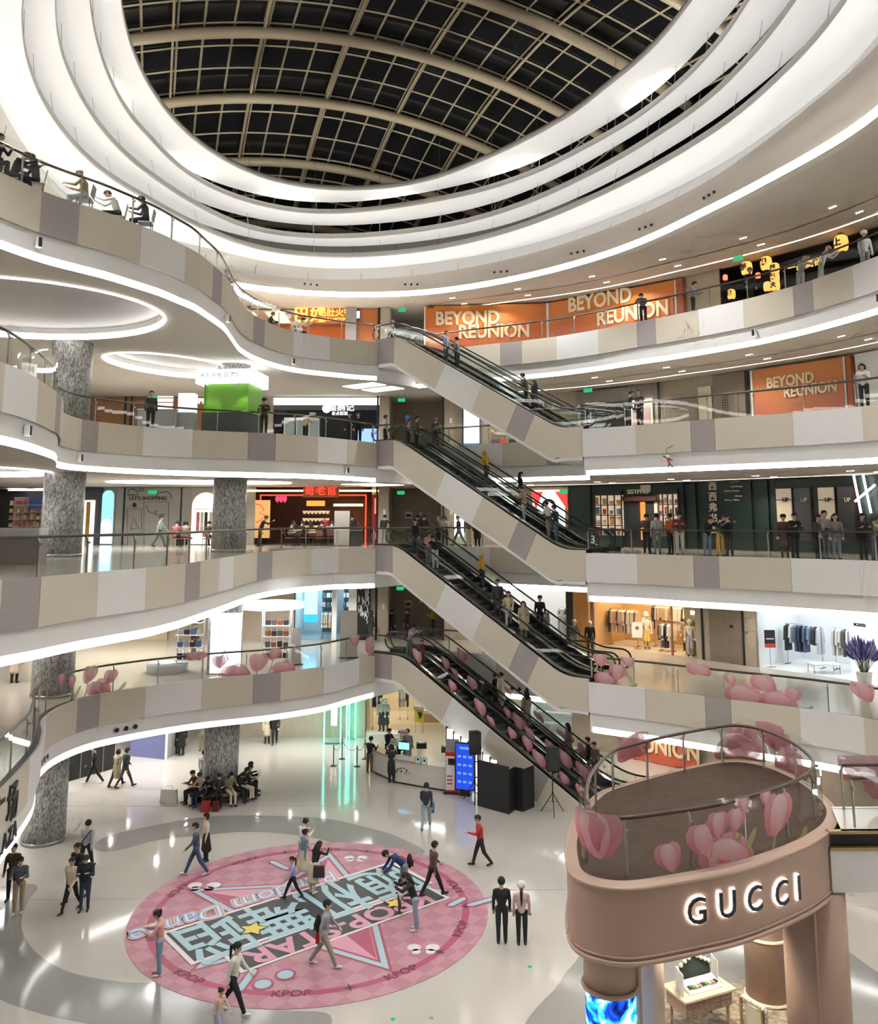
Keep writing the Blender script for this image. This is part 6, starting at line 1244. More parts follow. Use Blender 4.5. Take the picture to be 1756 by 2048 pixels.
def hairmesh(kind):
    mb = MB()
    def shell(r, zc, cut, dy=.012):
        mb.ball((0, dy, zc), r, 14, 9)
    if kind in ('short', 'long', 'pony', 'bun', 'grey', 'bob'):
        n, m = 14, 8; vs = []; 
        for i in range(m + 1):
            a = math.pi * .5 * i / m * 1.48
            for j in range(n):
                t = 2 * math.pi * j / n; fr = -math.sin(t)          # fr>0 : towards the face (-y)
                aa = a * (1 - .50 * max(fr, 0) ** .7) if i > 0 else 0
                r = .112; vs.append((r * .92 * math.sin(aa) * math.cos(t), r * 1.06 * math.sin(aa) * math.sin(t) + .012, .02 + r * 1.08 * math.cos(aa)))
        mb.add(vs, [(i * n + j, (i + 1) * n + j, (i + 1) * n + (j + 1) % n, i * n + (j + 1) % n) for i in range(m) for j in range(n)])
    if kind == 'long':
        for x in (-.07, -.035, 0, .035, .07): mb.tube([(x, .075 - abs(x) * .5, .05), (x * 1.15, .105 - abs(x) * .5, -.1), (x * 1.1, .10, -.32)], [.045, .05, .028], 7)
    if kind == 'bob':
        for x in (-.09, -.06, 0, .06, .09): mb.tube([(x, .07 - abs(x) * .6, .05), (x, .08 - abs(x) * .6, -.11)], [.04, .035], 7)
    if kind == 'pony': mb.tube([(0, .105, .05), (0, .16, .0), (0, .15, -.18), (0, .14, -.34)], [.03, .038, .034, .012], 7)
    if kind == 'bun': mb.ball((0, .11, .075), .05, 8, 6)
    if kind == 'cap':
        mb.lathe([(.108, -.0), (.112, .04), (.09, .1), (.03, .128)], 14, (0, .008, .02)); mb.prism([(-.07, -.09), (.07, -.09), (.055, -.18), (-.055, -.18)], .03, .042)
    if kind == 'beanie': mb.lathe([(.112, -.02), (.118, .05), (.095, .12), (.03, .15)], 14, (0, .012, .01))
    if kind == 'helmet': mb.lathe([(.12, -.06), (.132, .02), (.12, .1), (.05, .15)], 14, (0, .01, 0))
    if kind == 'hood': mb.lathe([(.125, -.14), (.13, 0), (.115, .09), (.04, .14)], 12, (0, .03, 0))
    return mb
HAIR = {}; FACE = None
PM = {}
def cm(col, rough=.85):
    key = tuple(round(c, 3) for c in col)
    if key not in PM: PM[key] = mat('cloth_%02d_%02d_%02d' % tuple(int(c * 99) for c in col) + str(len(PM)), col, rough)
    return PM[key]
SKIN = [mat('skin_light', (.62, .40, .29), .55), mat('skin_tan', (.52, .31, .21), .55)]
K = (.016, .016, .018); DK = (.04, .038, .04); NAVY = (.025, .035, .075); JEAN = (.12, .19, .29); LJEAN = (.30, .38, .46); GREY = (.24, .25, .26); LG = (.48, .48, .48); WH = (.78, .77, .74); CRM = (.66, .58, .44); TAN = (.40, .29, .17); BRN = (.12, .075, .05); PINK = (.68, .36, .33); RED = (.52, .035, .04); YEL = (.78, .45, .04); OLV = (.20, .21, .13); MAR = (.13, .025, .03); LIL = (.42, .38, .62); KHK = (.36, .31, .21)
npeople = [0]
def person(loc, rz, pose='stand', outfit='plain', top=K, bottom=DK, hair='short', hcol=K, label=None, h=1.72, shoes=None, skin=0, group=None, mask=False, dress=None, name='person', glasses=False):
    global FACE
    p = proto(pose, outfit); npeople[0] += 1; s = h / 1.78
    r = empty(name, loc, math.radians(rz), label=label, cat='person' if name == 'person' else name, group=group); r.scale = (s * 1.12, s * 1.12, s)
    b = bpy.data.objects.new('body', p['me']); link(b, r)
    for i, m in enumerate((SKIN[skin], cm(top), cm(bottom), cm(shoes or (.03, .03, .03)), cm(dress or bottom))):
        b.material_slots[i].link = 'OBJECT'; b.material_slots[i].material = m
    HM = Matrix.Translation(p['head']) @ Matrix.Rotation(p['hd'], 4, 'X')
    if hair not in HAIR:
        o = hairmesh(hair).build('hair', cm(K), None, True); HAIR[hair] = o.data; bpy.data.objects.remove(o)
    o = bpy.data.objects.new('hat' if hair in ('cap', 'beanie', 'helmet', 'hood') else 'hair', HAIR[hair]); link(o, r); o.matrix_local = HM; o.material_slots[0].link = 'OBJECT'; o.material_slots[0].material = cm(hcol, .7)
    if FACE is None:
        mb = MB()
        for sx in (-1, 1): mb.ball((sx * .034, -.092, .012), (.013, .006, .007), 8, 4); mb.box((sx * .034, -.093, .034), (.034, .006, .006), 0)
        mb.box((0, -.098, -.062), (.042, .006, .009), 1); FACE = mb.build('face_features', [mat('eye_dark', (.02, .015, .012), .4), mat('lip', (.35, .12, .10), .5)]).data
        bpy.data.objects.remove(bpy.data.objects['face_features'])
    o = bpy.data.objects.new('face_features', FACE); link(o, r); o.matrix_local = HM
    if mask: o = MB().ball((0, -.075, -.045), (.062, .045, .045), 10, 6).build('face_mask', M_wht, r, True); o.matrix_local = HM
    r['_p'] = 0; del r['_p']
    return r, p
# ------------------------------------------------------------------ clothes on rails
def garmentmesh(long):
    h = 1.05 if long else .72
    prof = [(-.06, 0), (.06, 0), (.2, -.07), (.27, -.62 if long else -.5), (.2, -.63 if long else -.52), (.17, -.25), (.2, -h), (-.2, -h), (-.17, -.25), (-.2, -.63 if long else -.52), (-.27, -.62 if long else -.5), (-.2, -.07)]
    n = len(prof); vs = [(.035, x, z) for x, z in prof] + [(-.035, x, z) for x, z in prof]
    o = MB().add(vs, [tuple(range(n))[::-1], tuple(range(n, 2 * n))] + [(i, (i + 1) % n, n + (i + 1) % n, n + i) for i in range(n)]).build('garment', M_wht); me = o.data; bpy.data.objects.remove(o); return me
ORDS = 'first second third fourth fifth sixth seventh eighth ninth tenth eleventh twelfth thirteenth fourteenth fifteenth sixteenth seventeenth eighteenth nineteenth twentieth'.split()
GM = [garmentmesh(False), garmentmesh(True)]
GC = {'warm': [(.66, .50, .33), (.72, .62, .48), (.05, .05, .06), (.55, .38, .24), (.75, .70, .62), (.45, .30, .2), (.62, .42, .34)], 'white': [(.03, .035, .06), (.05, .05, .055), (.55, .56, .58), (.10, .14, .25), (.7, .7, .7), (.25, .3, .4)], 'mono': [(.6, .58, .52), (.1, .1, .1), (.3, .3, .28), (.7, .68, .62)]}
hang = MB().tube([(0, -.2, -.06), (0, 0, .0), (0, .2, -.06)], .008, 4).tube([(0, 0, 0), (0, 0, .07)], .005, 4).build('hanger', M_steel); HME = hang.data; bpy.data.objects.remove(hang)
def rack(s0, s1, dep, k, h, n, pal, label, glabel, group, long=1):
    z = LV[k]; P0 = offset([wat(s0), wat(s1)], dep); a, b = P0; L = math.hypot(b[0] - a[0], b[1] - a[1]); tx, ty = (b[0] - a[0]) / L, (b[1] - a[1]) / L
    r = empty('clothes_rail', (a[0], a[1], z), math.atan2(ty, tx), label=label, cat='clothes rail', group='clothes rails')
    MB().tube([(0, 0, h), (L, 0, h)], .018, 6).build('rail', M_gold if pal == 'warm' else M_steel, r)
    for x in (.05, L - .05): MB().tube([(x, 0, h), (x, 0, .03)], .015, 6).build('upright', M_gold if pal == 'warm' else M_steel, r); MB().box((x, 0, .015), (.05, .5, .03)).build('foot', M_blk, r)
    for i in range(n):
        t = (i + .5) / n; g = empty('garment', (a[0] + tx * L * t, a[1] + ty * L * t, z + h - .05), math.atan2(ty, tx) + .2 * (rng.random() - .5), label='%s from the left, %s' % (ORDS[i], glabel), cat='garment', group=group)
        o = bpy.data.objects.new('cloth', GM[long if rng.random() < .8 else 1 - long]); link(o, g); o.material_slots[0].link = 'OBJECT'; c = GC[pal][int(rng.integers(len(GC[pal])))]; o.material_slots[0].material = cm(c); o.scale = (1.4, 1.2, 1.15)
        o = bpy.data.objects.new('hanger', HME); link(o, g)
def wr(x0, x1, *a, **k): rack(ws(x0, 1260), ws(x1, 1260), *a, **k)
wr(1194, 1252, 1.5, 2, 1.95, 20, 'warm', 'gold rail of pale coats at the left of the amber shop', 'coat hanging on the left rail of the amber shop', 'coats on the left amber rail')
wr(1268, 1340, 2.4, 2, 2.2, 20, 'warm', 'gold rail of coats at the back of the amber shop', 'coat hanging on the back rail of the amber shop', 'coats on the back amber rail')
wr(1302, 1332, 1.0, 2, 1.45, 8, 'warm', 'short gold rail in the middle of the amber shop', 'jacket hanging on the short middle rail of the amber shop', 'jackets on the middle amber rail', long=0)
wr(1526, 1600, 2.0, 2, 1.9, 8, 'white', 'steel rail of dark clothes at the left of the white shop', 'dark garment hanging on the left rail of the white shop', 'garments on the left white rail')
wr(1618, 1695, 2.2, 2, 1.9, 11, 'mono', 'steel rail of mixed clothes at the right of the white shop', 'garment hanging on the right rail of the white shop', 'garments on the right white rail')
wr(1050, 1084, 1.2, 2, 1.6, 7, 'mono', 'black rail at the left of the white clothing shop', 'garment hanging on the left rail behind the escalator', 'garments on the left rail behind the escalator', long=0)
wr(1102, 1132, 1.6, 2, 1.8, 7, 'mono', 'black rail at the right of the white clothing shop', 'garment hanging on the right rail behind the escalator', 'garments on the right rail behind the escalator')
wr(640, 664, .6, 2, 1.5, 8, 'mono', 'rail of jackets in the sportswear shop', 'jacket hanging in the sportswear shop', 'jackets in the sportswear shop', long=0)
def wr1(x0, x1, *a, **k): rack(ws(x0, 1430), ws(x1, 1430), *a, **k)
wr1(738, 760, 2.2, 1, 2.1, 5, 'white', 'rail of blue jackets in the ground floor shop', 'jacket hanging on the left rail of the ground floor shop', 'jackets on the left ground floor rail', long=0); wr1(796, 815, 1.6, 1, 2.0, 6, 'white', 'rail of dark clothes in the ground floor shop', 'dark garment hanging in the ground floor shop', 'dark garments in the ground floor shop')
# mannequins and display pieces
def wfloor(x, dep, k, y=1260): s = ws(x, y); p = offset([wat(s), wat(s + .1)], dep)[0]; return (p[0], p[1], LV[k])
def manq(x, dep, k, rz, lab, top, bottom, outfit='plain', y=1260, dress=None):
    r, p = person(wfloor(x, dep, k, y), rz, 'stand', outfit, top, bottom, 'beanie', (.85, .8, .7), lab, 1.78, name='mannequin', dress=dress); r.children[0].material_slots[0].material = M_wht; return r
def at(x, y, k, dy=0):
    p = un(x, y, LV[k])
    if k == 3 and p[1] > 46.5: Y = 46.5 + (1094 - y) * .3; p = (p[0] / p[1] * Y, Y)
    return (p[0], p[1] + dy, LV[k])
def bag(loc, size, col, label, handle=True, rz=0, name='shopping_bag', cat='bag', group=None):
    b = empty(name, loc, math.radians(rz), label=label, cat=cat, group=group); w_, d_, h_ = size
    MB().add([(-w_ / 2, -d_ / 2, 0), (w_ / 2, -d_ / 2, 0), (w_ / 2, d_ / 2, 0), (-w_ / 2, d_ / 2, 0), (-w_ * .46, -d_ * .4, h_), (w_ * .46, -d_ * .4, h_), (w_ * .46, d_ * .4, h_), (-w_ * .46, d_ * .4, h_)], [(0, 3, 2, 1), (4, 5, 6, 7), (0, 1, 5, 4), (1, 2, 6, 5), (2, 3, 7, 6), (3, 0, 4, 7)]).build('bag_body', cm(col), b)
    if handle: MB().tube([(-w_ * .2, 0, h_), (-w_ * .15, 0, h_ + .14), (w_ * .15, 0, h_ + .14), (w_ * .2, 0, h_)], .008, 4).build('bag_handle', M_blk, b)
    return b
def backpack(r, p, col, label):
    l = r.matrix_basis @ Vector((0, .17, p['chest'].z - .17)); b = empty('backpack', tuple(l), r.rotation_euler.z, label=label, cat='backpack')
    MB().ball((0, 0, .0), (.15, .09, .23), 10, 7).build('pack', cm(col), b, True); MB().box((0, .085, -.06), (.2, .03, .18)).build('pocket', cm(col), b)
    return b
def P(x, y, k, rz, label, **kw): return person(at(x, y, k), rz, label=label, **kw)
# ---- ground floor
P(35, 1828, 1, 15, 'man in open grey jacket and tan trousers at the left edge of the hall', pose='fold', top=(.10, .11, .12), bottom=TAN, shoes=LG)
P(22, 1800, 1, 5, 'man in dark brown jacket behind the grey jacketed man at the left', pose='stand', top=(.05, .035, .03), bottom=K)
r, p = P(170, 1742, 1, 175, 'man in pale grey sweater with a black cross strap seen from behind', pose='walk', top=(.40, .43, .45), bottom=K)
l = MB().tube([(-.16, .02, 1.42), (-.05, .16, 1.25), (.12, .16, 1.0), (.17, .06, .92)], .022, 5).build('cross_strap', M_blk, r)
P(152, 1800, 1, -20, 'tall man in black jacket with salmon collar behind the pair at the left', pose='walk', top=K, bottom=DK, h=1.8)
P(141, 1822, 1, -12, 'woman in cream fleece vest and pink top walking at the left', pose='walk', outfit='puffy', top=(.66, .55, .44), bottom=K, hair='bun', h=1.64)
P(168, 1822, 1, 8, 'man in black hooded jacket looking at his phone beside the fleece vest', pose='phone', outfit='puffy', top=(.02, .022, .03), bottom=NAVY)
P(391, 1750, 1, -75, 'man in denim jacket with grey hood stepping onto the pink floor circle', pose='walk', top=(.07, .10, .14), bottom=(.06, .10, .17), shoes=WH, h=1.76)
P(411, 1722, 1, -60, 'woman in long black dress beside the denim jacketed man', pose='stand', outfit='dress', top=CRM, bottom=K, dress=K, hair='bob', h=1.64)
P(606, 1757, 1, 130, 'woman in denim top and long cream skirt on the pink circle', pose='walk', outfit='dress', top=(.16, .22, .28), bottom=CRM, dress=CRM, hair='bun', h=1.63)
P(604, 1735, 1, 140, 'woman in white holding a yellow toy behind the cream skirt', pose='phone', top=WH, bottom=LJEAN, hair='bun', h=1.62)
P(585, 1797, 1, -70, 'child in lilac top and black trousers walking on the pink circle', pose='walk', top=LIL, bottom=K, hair='pony', h=1.32, shoes=DK)
r, p = P(627, 1785, 1, 150, 'woman with long black hair and black top carrying a dark tote', pose='rail', outfit='dress', top=K, bottom=CRM, dress=CRM, hair='long', h=1.56, shoes=WH)
bag(tuple(np.array(at(632, 1783, 1)) + np.array((.12, -.25, .55))), (.38, .14, .34), (.05, .03, .03), 'dark brown tote bag on the arm of the long haired woman', name='tote_bag')
P(866, 1792, 1, 120, 'young man in brown jacket and black trousers at the far right of the pink circle', pose='walk', top=(.11, .075, .055), bottom=K)
r, p = P(808, 1790, 1, -70, 'man in blue jacket bending down to a child', pose='bend', top=(.02, .04, .16), bottom=GREY, h=1.75)
backpack(r, p, K, 'black backpack of the man bending down'); bpy.data.objects[-1] if 0 else None
P(799, 1828, 1, 80, 'small child in white printed shirt held by the bending man', pose='stand', top=WH, bottom=BRN, h=1.02, hair='bob')
P(829, 1860, 1, -80, 'woman in black hooded top and pale jeans leaning toward the child', pose='rail', top=(.02, .022, .022), bottom=LJEAN, hair='long', shoes=WH, h=1.68)
r, p = P(648, 1933, 1, 85, 'man in grey sweatshirt and sage trousers walking with a backpack', pose='walk', top=(.33, .34, .36), bottom=(.33, .34, .25), shoes=WH, h=1.76)
backpack(r, p, K, 'black backpack on the man in grey sweatshirt')
bag(tuple(np.array(at(636, 1925, 1)) + np.array((0, 0, .55))), (.12, .3, .42), RED, 'red pouch hanging below the black backpack', False, name='pouch')
P(466, 2026, 1, 80, 'woman in white top with very long ponytail leading a small girl', pose='walk', top=(.72, .68, .62), bottom=K, hair='pony', shoes=WH, h=1.68)
P(437, 2075, 1, 60, 'small girl in peach top with hair tufts at the lower edge', pose='walk', outfit='dress', top=(.70, .48, .36), bottom=LIL, dress=(.45, .40, .48), hair='bun', h=1.12)
P(317, 1950, 1, -85, 'woman in pink sweater and blue jeans at the left of the pink circle', pose='fold', top=PINK, bottom=(.22, .33, .42), hair='bun', shoes=CRM, h=1.64)
P(961, 1731, 1, -80, 'man in red shirt and black trousers looking at a phone', pose='stride', top=RED, bottom=(.03, .02, .02), h=1.74)
P(1004, 1886, 1, 178, 'man in black seen from behind beside the white beret', pose='stand', top=K, bottom=(.02, .022, .03), h=1.78)
r, p = P(1044, 1889, 1, 175, 'woman in pink jacket and white beret with long ponytail', pose='stand', top=(.68, .46, .45), bottom=K, hair='beanie', hcol=WH, h=1.68)
MB().tube([(0, .12, 1.66), (0, .17, 1.58), (0, .16, 1.4), (0, .15, 1.16)], [.03, .04, .035, .012], 7).build('ponytail', cm(K), r, True)
P(852, 1656, 1, 172, 'man in dark plaid shirt and pale jeans walking away', pose='walk', top=(.03, .035, .045), bottom=LJEAN, h=1.74)
bag(tuple(np.array(at(861, 1650, 1)) + np.array((.1, 0, .5))), (.12, .3, .34), (.05, .2, .5), 'blue bag held by the man in plaid shirt')
P(739, 1548, 1, 150, 'man in black jacket and brown trousers at the end of the service desk', pose='fold', top=K, bottom=(.16, .09, .055), shoes=WH)
P(783, 1565, 1, 185, 'person in black patterned coat leaning on the service desk', pose='rail', outfit='coat', top=(.022, .022, .025), bottom=K, hair='hood', hcol=K, h=1.66)
P(776, 1527, 1, 40, 'clerk in black behind the service desk', pose='fold', top=K, bottom=K)
P(815, 1530, 1, 170, 'clerk in long grey coat behind the service desk', pose='stand', outfit='coat', top=(.27, .28, .29), bottom=K)
P(798, 1530, 1, -120, 'person in white bending over the service desk from inside', pose='bend', top=(.6, .55, .5), bottom=K, h=1.6)
P(188, 1567, 1, -70, 'man in black with white face mask striding past the dark wall', pose='walk', top=K, bottom=K, shoes=WH, mask=True)
P(232, 1572, 1, 160, 'woman in long beige coat walking away at the left', pose='walk', outfit='coat', top=(.50, .41, .27), bottom=K, hair='bob', h=1.66)
P(249, 1575, 1, 140, 'man in dark green jacket walking beside the beige coat', pose='walk', outfit='puffy', top=(.04, .05, .045), bottom=(.06, .055, .05), h=1.76)
P(349, 1508, 1, 170, 'left person in black standing beyond the second level edge', pose='stand', outfit='coat', top=K, bottom=K)
P(362, 1511, 1, 190, 'right person in black standing beyond the second level edge', pose='stand', outfit='coat', top=K, bottom=K)
P(404, 1502, 1, 180, 'person in olive trousers left of the ground floor column', pose='stand', top=OLV, bottom=OLV)
P(534, 1487, 1, 20, 'person in pale coat right of the ground floor column', pose='stand', outfit='coat', top=CRM, bottom=DK)
P(549, 1488, 1, 10, 'person in black right of the ground floor column', pose='walk', top=K, bottom=K)
P(405, 1580, 1, 165, 'man in white sweatshirt standing left of the column bench', pose='stand', top=(.78, .78, .76), bottom=LJEAN)
# bench ring around the column and the sitters
bx, by = COLS[1][0], COLS[1][1]
bench = empty('bench', (bx, by, 0), label='round timber bench around the foot of the mosaic column', cat='bench')
MB().lathe([(.9, .40), (1.42, .40), (1.42, .46), (.9, .46)], 32).build('seat', mat('bench_wood', (.32, .20, .11), .5, noise=.2, nscale=6), bench, True)
for i in range(8):
    a = math.pi * 2 * i / 8; MB().box((1.15 * math.cos(a), 1.15 * math.sin(a), .2), (.4, .08, .4), rz=a).build('leg', M_blk, bench)
SIT = [(-118, 'sit', (.46, .40, .32), NAVY, 'short', 'man in beige sweater on the left of the bench', 0), (-96, 'sitlean', K, K, 'short', 'man in black suit leaning on the left of the bench', 0), (-78, 'sit', (.06, .06, .065), K, 'short', 'man in charcoal jacket with white mask on the bench', 1), (-56, 'sit', (.22, .22, .13), CRM, 'long', 'woman in olive jacket with white mask and cream bag on the bench', 1), (-36, 'sitlean', K, K, 'long', 'woman in black looking down on the right of the bench', 0), (-18, 'sit', K, CRM, 'bob', 'person in black with pale trousers on the right of the bench', 0), (0, 'sit', K, K, 'long', 'woman in black crossing legs at the right end of the bench', 0), (-140, 'sit', (.12, .05, .03), K, 'short', 'person in rust jacket at the back left of the bench', 0), (22, 'sit', K, K, 'short', 'person in black at the back right of the bench', 0)]
for a, pose, tp, bt, hr, lab, mk in SIT:
    aa = math.radians(a); q = proto(pose, 'plain'); s = 1.68 / 1.78
    person((bx + 1.16 * math.cos(aa), by + 1.16 * math.sin(aa), .47 - q['seat'] * s), a + 90, pose, top=tp, bottom=bt, hair=hr, label=lab, h=1.68, mask=bool(mk), group=None)
bag((bx - 2.05, by - .75, 0), (.75, .2, .55), (.72, .70, .66), 'large white paper bag left of the bench', name='shopping_bag')
bag((bx - .1, by - 1.95, 0), (.34, .22, .42), (.42, .03, .03), 'red backpack on the floor before the bench', True, name='backpack', cat='backpack'); bag((bx + .3, by - 1.9, 0), (.26, .2, .38), (.16, .02, .025), 'dark red bag beside the red backpack')
# ---- riders on the escalators: flight, distance, lane
def rider(k, s, lane, rz, label, **kw):
    setflight(k); base = ESC[k]; q = E3(base, s, .87 if lane == 0 else 2.59, esmooth(s, .3) + .005); return person(q, rz, label=label, **kw)
DOWN, UP = math.degrees(math.atan2(ED.x, -ED.y)), math.degrees(math.atan2(-ED.x, ED.y))
rider(5, 3.9, 0, DOWN, 'man in grey blue shirt riding near the top of the upper escalator', top=(.22, .24, .30), bottom=(.04, .04, .045), pose='stand')
rider(5, 4.6, 0, UP, 'man in grey hooded top one step below on the upper escalator', top=(.16, .15, .16), bottom=K)
rider(5, 8.6, 0, UP + 20, 'man in dark brown jacket low on the upper escalator', top=(.10, .07, .06), bottom=K, pose='phone', h=1.76)
rider(5, 9.1, 0, UP, 'woman with long black hair low on the upper escalator', top=K, bottom=K, hair='long', h=1.64, outfit='coat')
rider(4, 5.2, 1, UP, 'courier in yellow jacket and helmet on the second escalator from the top', top=YEL, bottom=DK, hair='helmet', hcol=YEL, pose='phone')
rider(4, 7.2, 1, DOWN + 40, 'person in black with a teal bag on the second escalator from the top', top=K, bottom=K, hair='long')
rider(4, 8.4, 0, UP + 10, 'woman in beige sweater carrying a pink bag on the second escalator from the top', top=(.40, .30, .22), bottom=LG, hair='bun', h=1.66, pose='phone')
rider(4, 9.7, 0, UP, 'woman in white jacket hugged on the second escalator from the top', top=WH, bottom=KHK, hair='short', h=1.66, pose='fold')
rider(4, 10.1, 0, DOWN + 180, 'man in dark blue top hugging a woman on the second escalator from the top', top=(.025, .03, .045), bottom=(.10, .14, .2), pose='fold')
rider(3, 1.9, 0, DOWN, 'man in black with yellow bag at the head of the third escalator', top=K, bottom=DK)
rider(3, 2.8, 0, DOWN - 30, 'woman in pink top near the head of the third escalator', top=(.62, .28, .30), bottom=GREY, hair='bob', pose='phone', h=1.64)
rider(3, 3.2, 0, DOWN + 150, 'man in black and white leaning near the head of the third escalator', top=K, bottom=LG, pose='rail')
rider(3, 4.9, 1, UP, 'courier in yellow jacket and helmet on the third escalator', top=YEL, bottom=NAVY, hair='helmet', hcol=YEL)
rider(3, 6.9, 0, DOWN - 60, 'man in navy shirt riding down the third escalator', top=(.05, .055, .075), bottom=DK, h=1.78)
rider(3, 7.5, 0, DOWN - 60, 'woman with long hair in cream cardigan riding down the third escalator', top=(.62, .52, .30), bottom=LG, hair='long', h=1.65, pose='walk')
rider(3, 8.3, 0, DOWN - 55, 'woman in beige jacket riding down the third escalator', outfit='coat', top=(.46, .38, .26), bottom=OLV, hair='bob', h=1.65)
rider(3, 8.2, 1, DOWN - 50, 'man in black cap riding the far third escalator', top=K, bottom=K, hair='cap')
rider(2, 1.6, 0, DOWN, 'woman in lilac blouse stepping onto the lowest escalator', top=(.48, .40, .52), bottom=GREY, hair='bun', h=1.62, pose='rail')
rider(2, 2.4, 0, DOWN, 'child in red shirt at the head of the lowest escalator', top=(.35, .03, .04), bottom=K, h=1.15)
rider(2, 6.0, 1, UP, 'woman in cream dress midway on the lowest escalator', top=(.60, .48, .38), bottom=CRM, hair='short', outfit='dress', h=1.62)
rider(2, 6.1, 0, UP + 40, 'man in black midway on the lowest escalator', top=K, bottom=K, pose='phone')
rider(2, 5.6, 1, UP, 'child in black midway on the lowest escalator', top=K, bottom=K, h=1.3)
rider(2, 7.4, 1, UP - 30, 'woman in long beige coat with long hair on the lowest escalator', outfit='coat', top=(.34, .28, .21), bottom=KHK, hair='long', h=1.68)
rider(2, 9.6, 1, UP, 'woman in grey coat near the foot of the lowest escalator', outfit='coat', top=(.16, .15, .13), bottom=DK, hair='long', h=1.66)
rider(2, 10.6, 1, UP + 20, 'man in navy jacket near the foot of the lowest escalator', top=(.02, .025, .04), bottom=K)
rider(2, 10.9, 1, UP + 90, 'man in brown jacket near the foot of the lowest escalator', top=(.14, .11, .08), bottom=K)
# ---- second level
def G(x, yfeet, k, rz, label, **kw): return P(x, yfeet, k, rz, label, **kw)
G(741, 1284, 2, 120, 'person in black hooded jacket beside the red tulip glass', top=K, bottom=DK, hair='hood', hcol=K, outfit='puffy')
G(783, 1278, 2, 170, 'person in black with white backpack by the second level lobby', top=K, bottom=K, pose='walk')
G(815, 1276, 2, -60, 'woman in black with hair bun by the second level lobby', top=K, bottom=K, hair='bun', h=1.64)
G(866, 1272, 2, -90, 'courier in yellow jacket and cap by the second level lobby', top=YEL, bottom=DK, hair='helmet', hcol=YEL, pose='phone')
G(1150, 1308, 2, 170, 'white haired man in grey beside the ochre pillar', top=(.14, .13, .13), bottom=(.3, .29, .27), hair='short', hcol=(.6, .58, .55))
G(1181, 1312, 2, 175, 'white haired man in black before the amber clothing shop', top=K, bottom=(.05, .045, .05), hcol=(.6, .58, .55))
G(648, 1262, 2, 180, 'woman in white coat browsing in the sportswear shop', top=(.8, .8, .8), bottom=K, hair='bob', outfit='puffy', h=1.66)
G(387, 1312, 2, 60, 'woman in black shirt tending the white bag kiosk', top=(.03, .02, .025), bottom=(.14, .09, .07), hair='bun', h=1.64)
G(28, 1366, 2, 180, 'woman in beige coat walking away at the far left of the second level', outfit='coat', top=(.52, .40, .30), bottom=K, hair='bob')
G(73, 1354, 2, 175, 'man in black walking away at the far left of the second level', top=K, bottom=K)
# ---- third level
G(318, 1092, 3, 95, 'man in pale blue shirt striding past the mural', top=(.32, .37, .42), bottom=(.07, .075, .08), pose='walk')
G(520, 1092, 3, 100, 'person in black with white sleeves beside the middle column', top=K, bottom=K, pose='rail')
G(768, 1086, 3, 170, 'person in black with patterned trousers at the head of the third escalator', top=K, bottom=GREY, pose='reach')
G(834, 1082, 3, 150, 'person in black jacket with white collar in the third level lobby', top=K, bottom=DK, outfit='puffy')
G(848, 1082, 3, 160, 'person in black behind the handrail of the third level lobby', top=K, bottom=K)
G(876, 1087, 3, 30, 'person in olive plaid jacket in the third level lobby', top=(.08, .075, .06), bottom=K)
G(890, 1088, 3, -20, 'woman in cream jacket looking at her phone in the third level lobby', top=(.48, .42, .33), bottom=DK, hair='bob', pose='phone', h=1.66)
G(918, 1088, 3, -80, 'man in denim jacket walking past the white screen', top=(.04, .06, .085), bottom=(.20, .21, .22), pose='walk')
G(938, 1089, 3, 180, 'person in brown with cream trousers behind the escalator', top=(.13, .09, .07), bottom=CRM)
G(955, 1090, 3, 170, 'person in black long coat behind the escalator', top=K, bottom=K, outfit='coat')
def R(x, back, k, i, rz, label, **kw):    # at the railing: measured column, distance behind the edge
    cv = EC[k][i]; d = ray(x, 1040); best = None
    for s in np.linspace(0, cv.L, 400):
        X, Y = cv.at(s)
        if Y > 2 and (best is None or abs(X / Y - d[0] / d[1]) < best[0]): best = (abs(X / Y - d[0] / d[1]), s)
    s = best[1]; X, Y = cv.at(s); tx, ty = cv.tan(s); return person((X - ty * back, Y + tx * back, LV[k]), rz, label=label, **kw)
R(1272, 1.3, 3, 2, 160, 'person in grey brown looking at a leaflet by the bookshop', top=(.12, .10, .09), bottom=K, pose='fold')
R(1292, .9, 3, 2, 180, 'person in pale grey hooded top seen from behind by the bookshop', top=(.45, .45, .46), bottom=(.16, .17, .18))
R(1310, 1.5, 3, 2, 200, 'person in orange jacket by the bookshop', top=(.70, .20, .05), bottom=K, hair='bun')
R(1346, .6, 3, 2, -15, 'man in maroon sweater and cream trousers looking at his phone', top=MAR, bottom=(.60, .55, .47), pose='phone', shoes=K, h=1.78)
R(1404, .6, 3, 2, 10, 'woman in black shirt and jeans holding a white coat', top=K, bottom=(.2, .25, .32), pose='rail', hair='bob', h=1.64)
R(1431, .6, 3, 2, 20, 'man in grey blue leaning over the third level railing', top=(.12, .14, .17), bottom=YEL, pose='rail')
R(1449, .6, 3, 2, -30, 'man in black shirt holding a striped coat at the railing', top=K, bottom=DK, pose='rail')
R(1553, .7, 3, 2, -20, 'woman in brown coat with cap at the railing', top=(.09, .05, .045), bottom=BRN, hair='cap', outfit='coat', h=1.66)
R(1579, .6, 3, 2, 0, 'man in black jacket and green shirt with folded arms at the railing', top=(.02, .025, .02), bottom=K, pose='fold')
R(1621, .6, 3, 2, 20, 'woman in black skirt holding a cream bag at the railing', top=(.05, .05, .05), bottom=K, outfit='dress', dress=K, hair='long', pose='fold', h=1.66)
R(1637, .8, 3, 2, 10, 'young man in pale grey sweater at the railing', top=(.40, .38, .40), bottom=(.15, .17, .2), h=1.8)
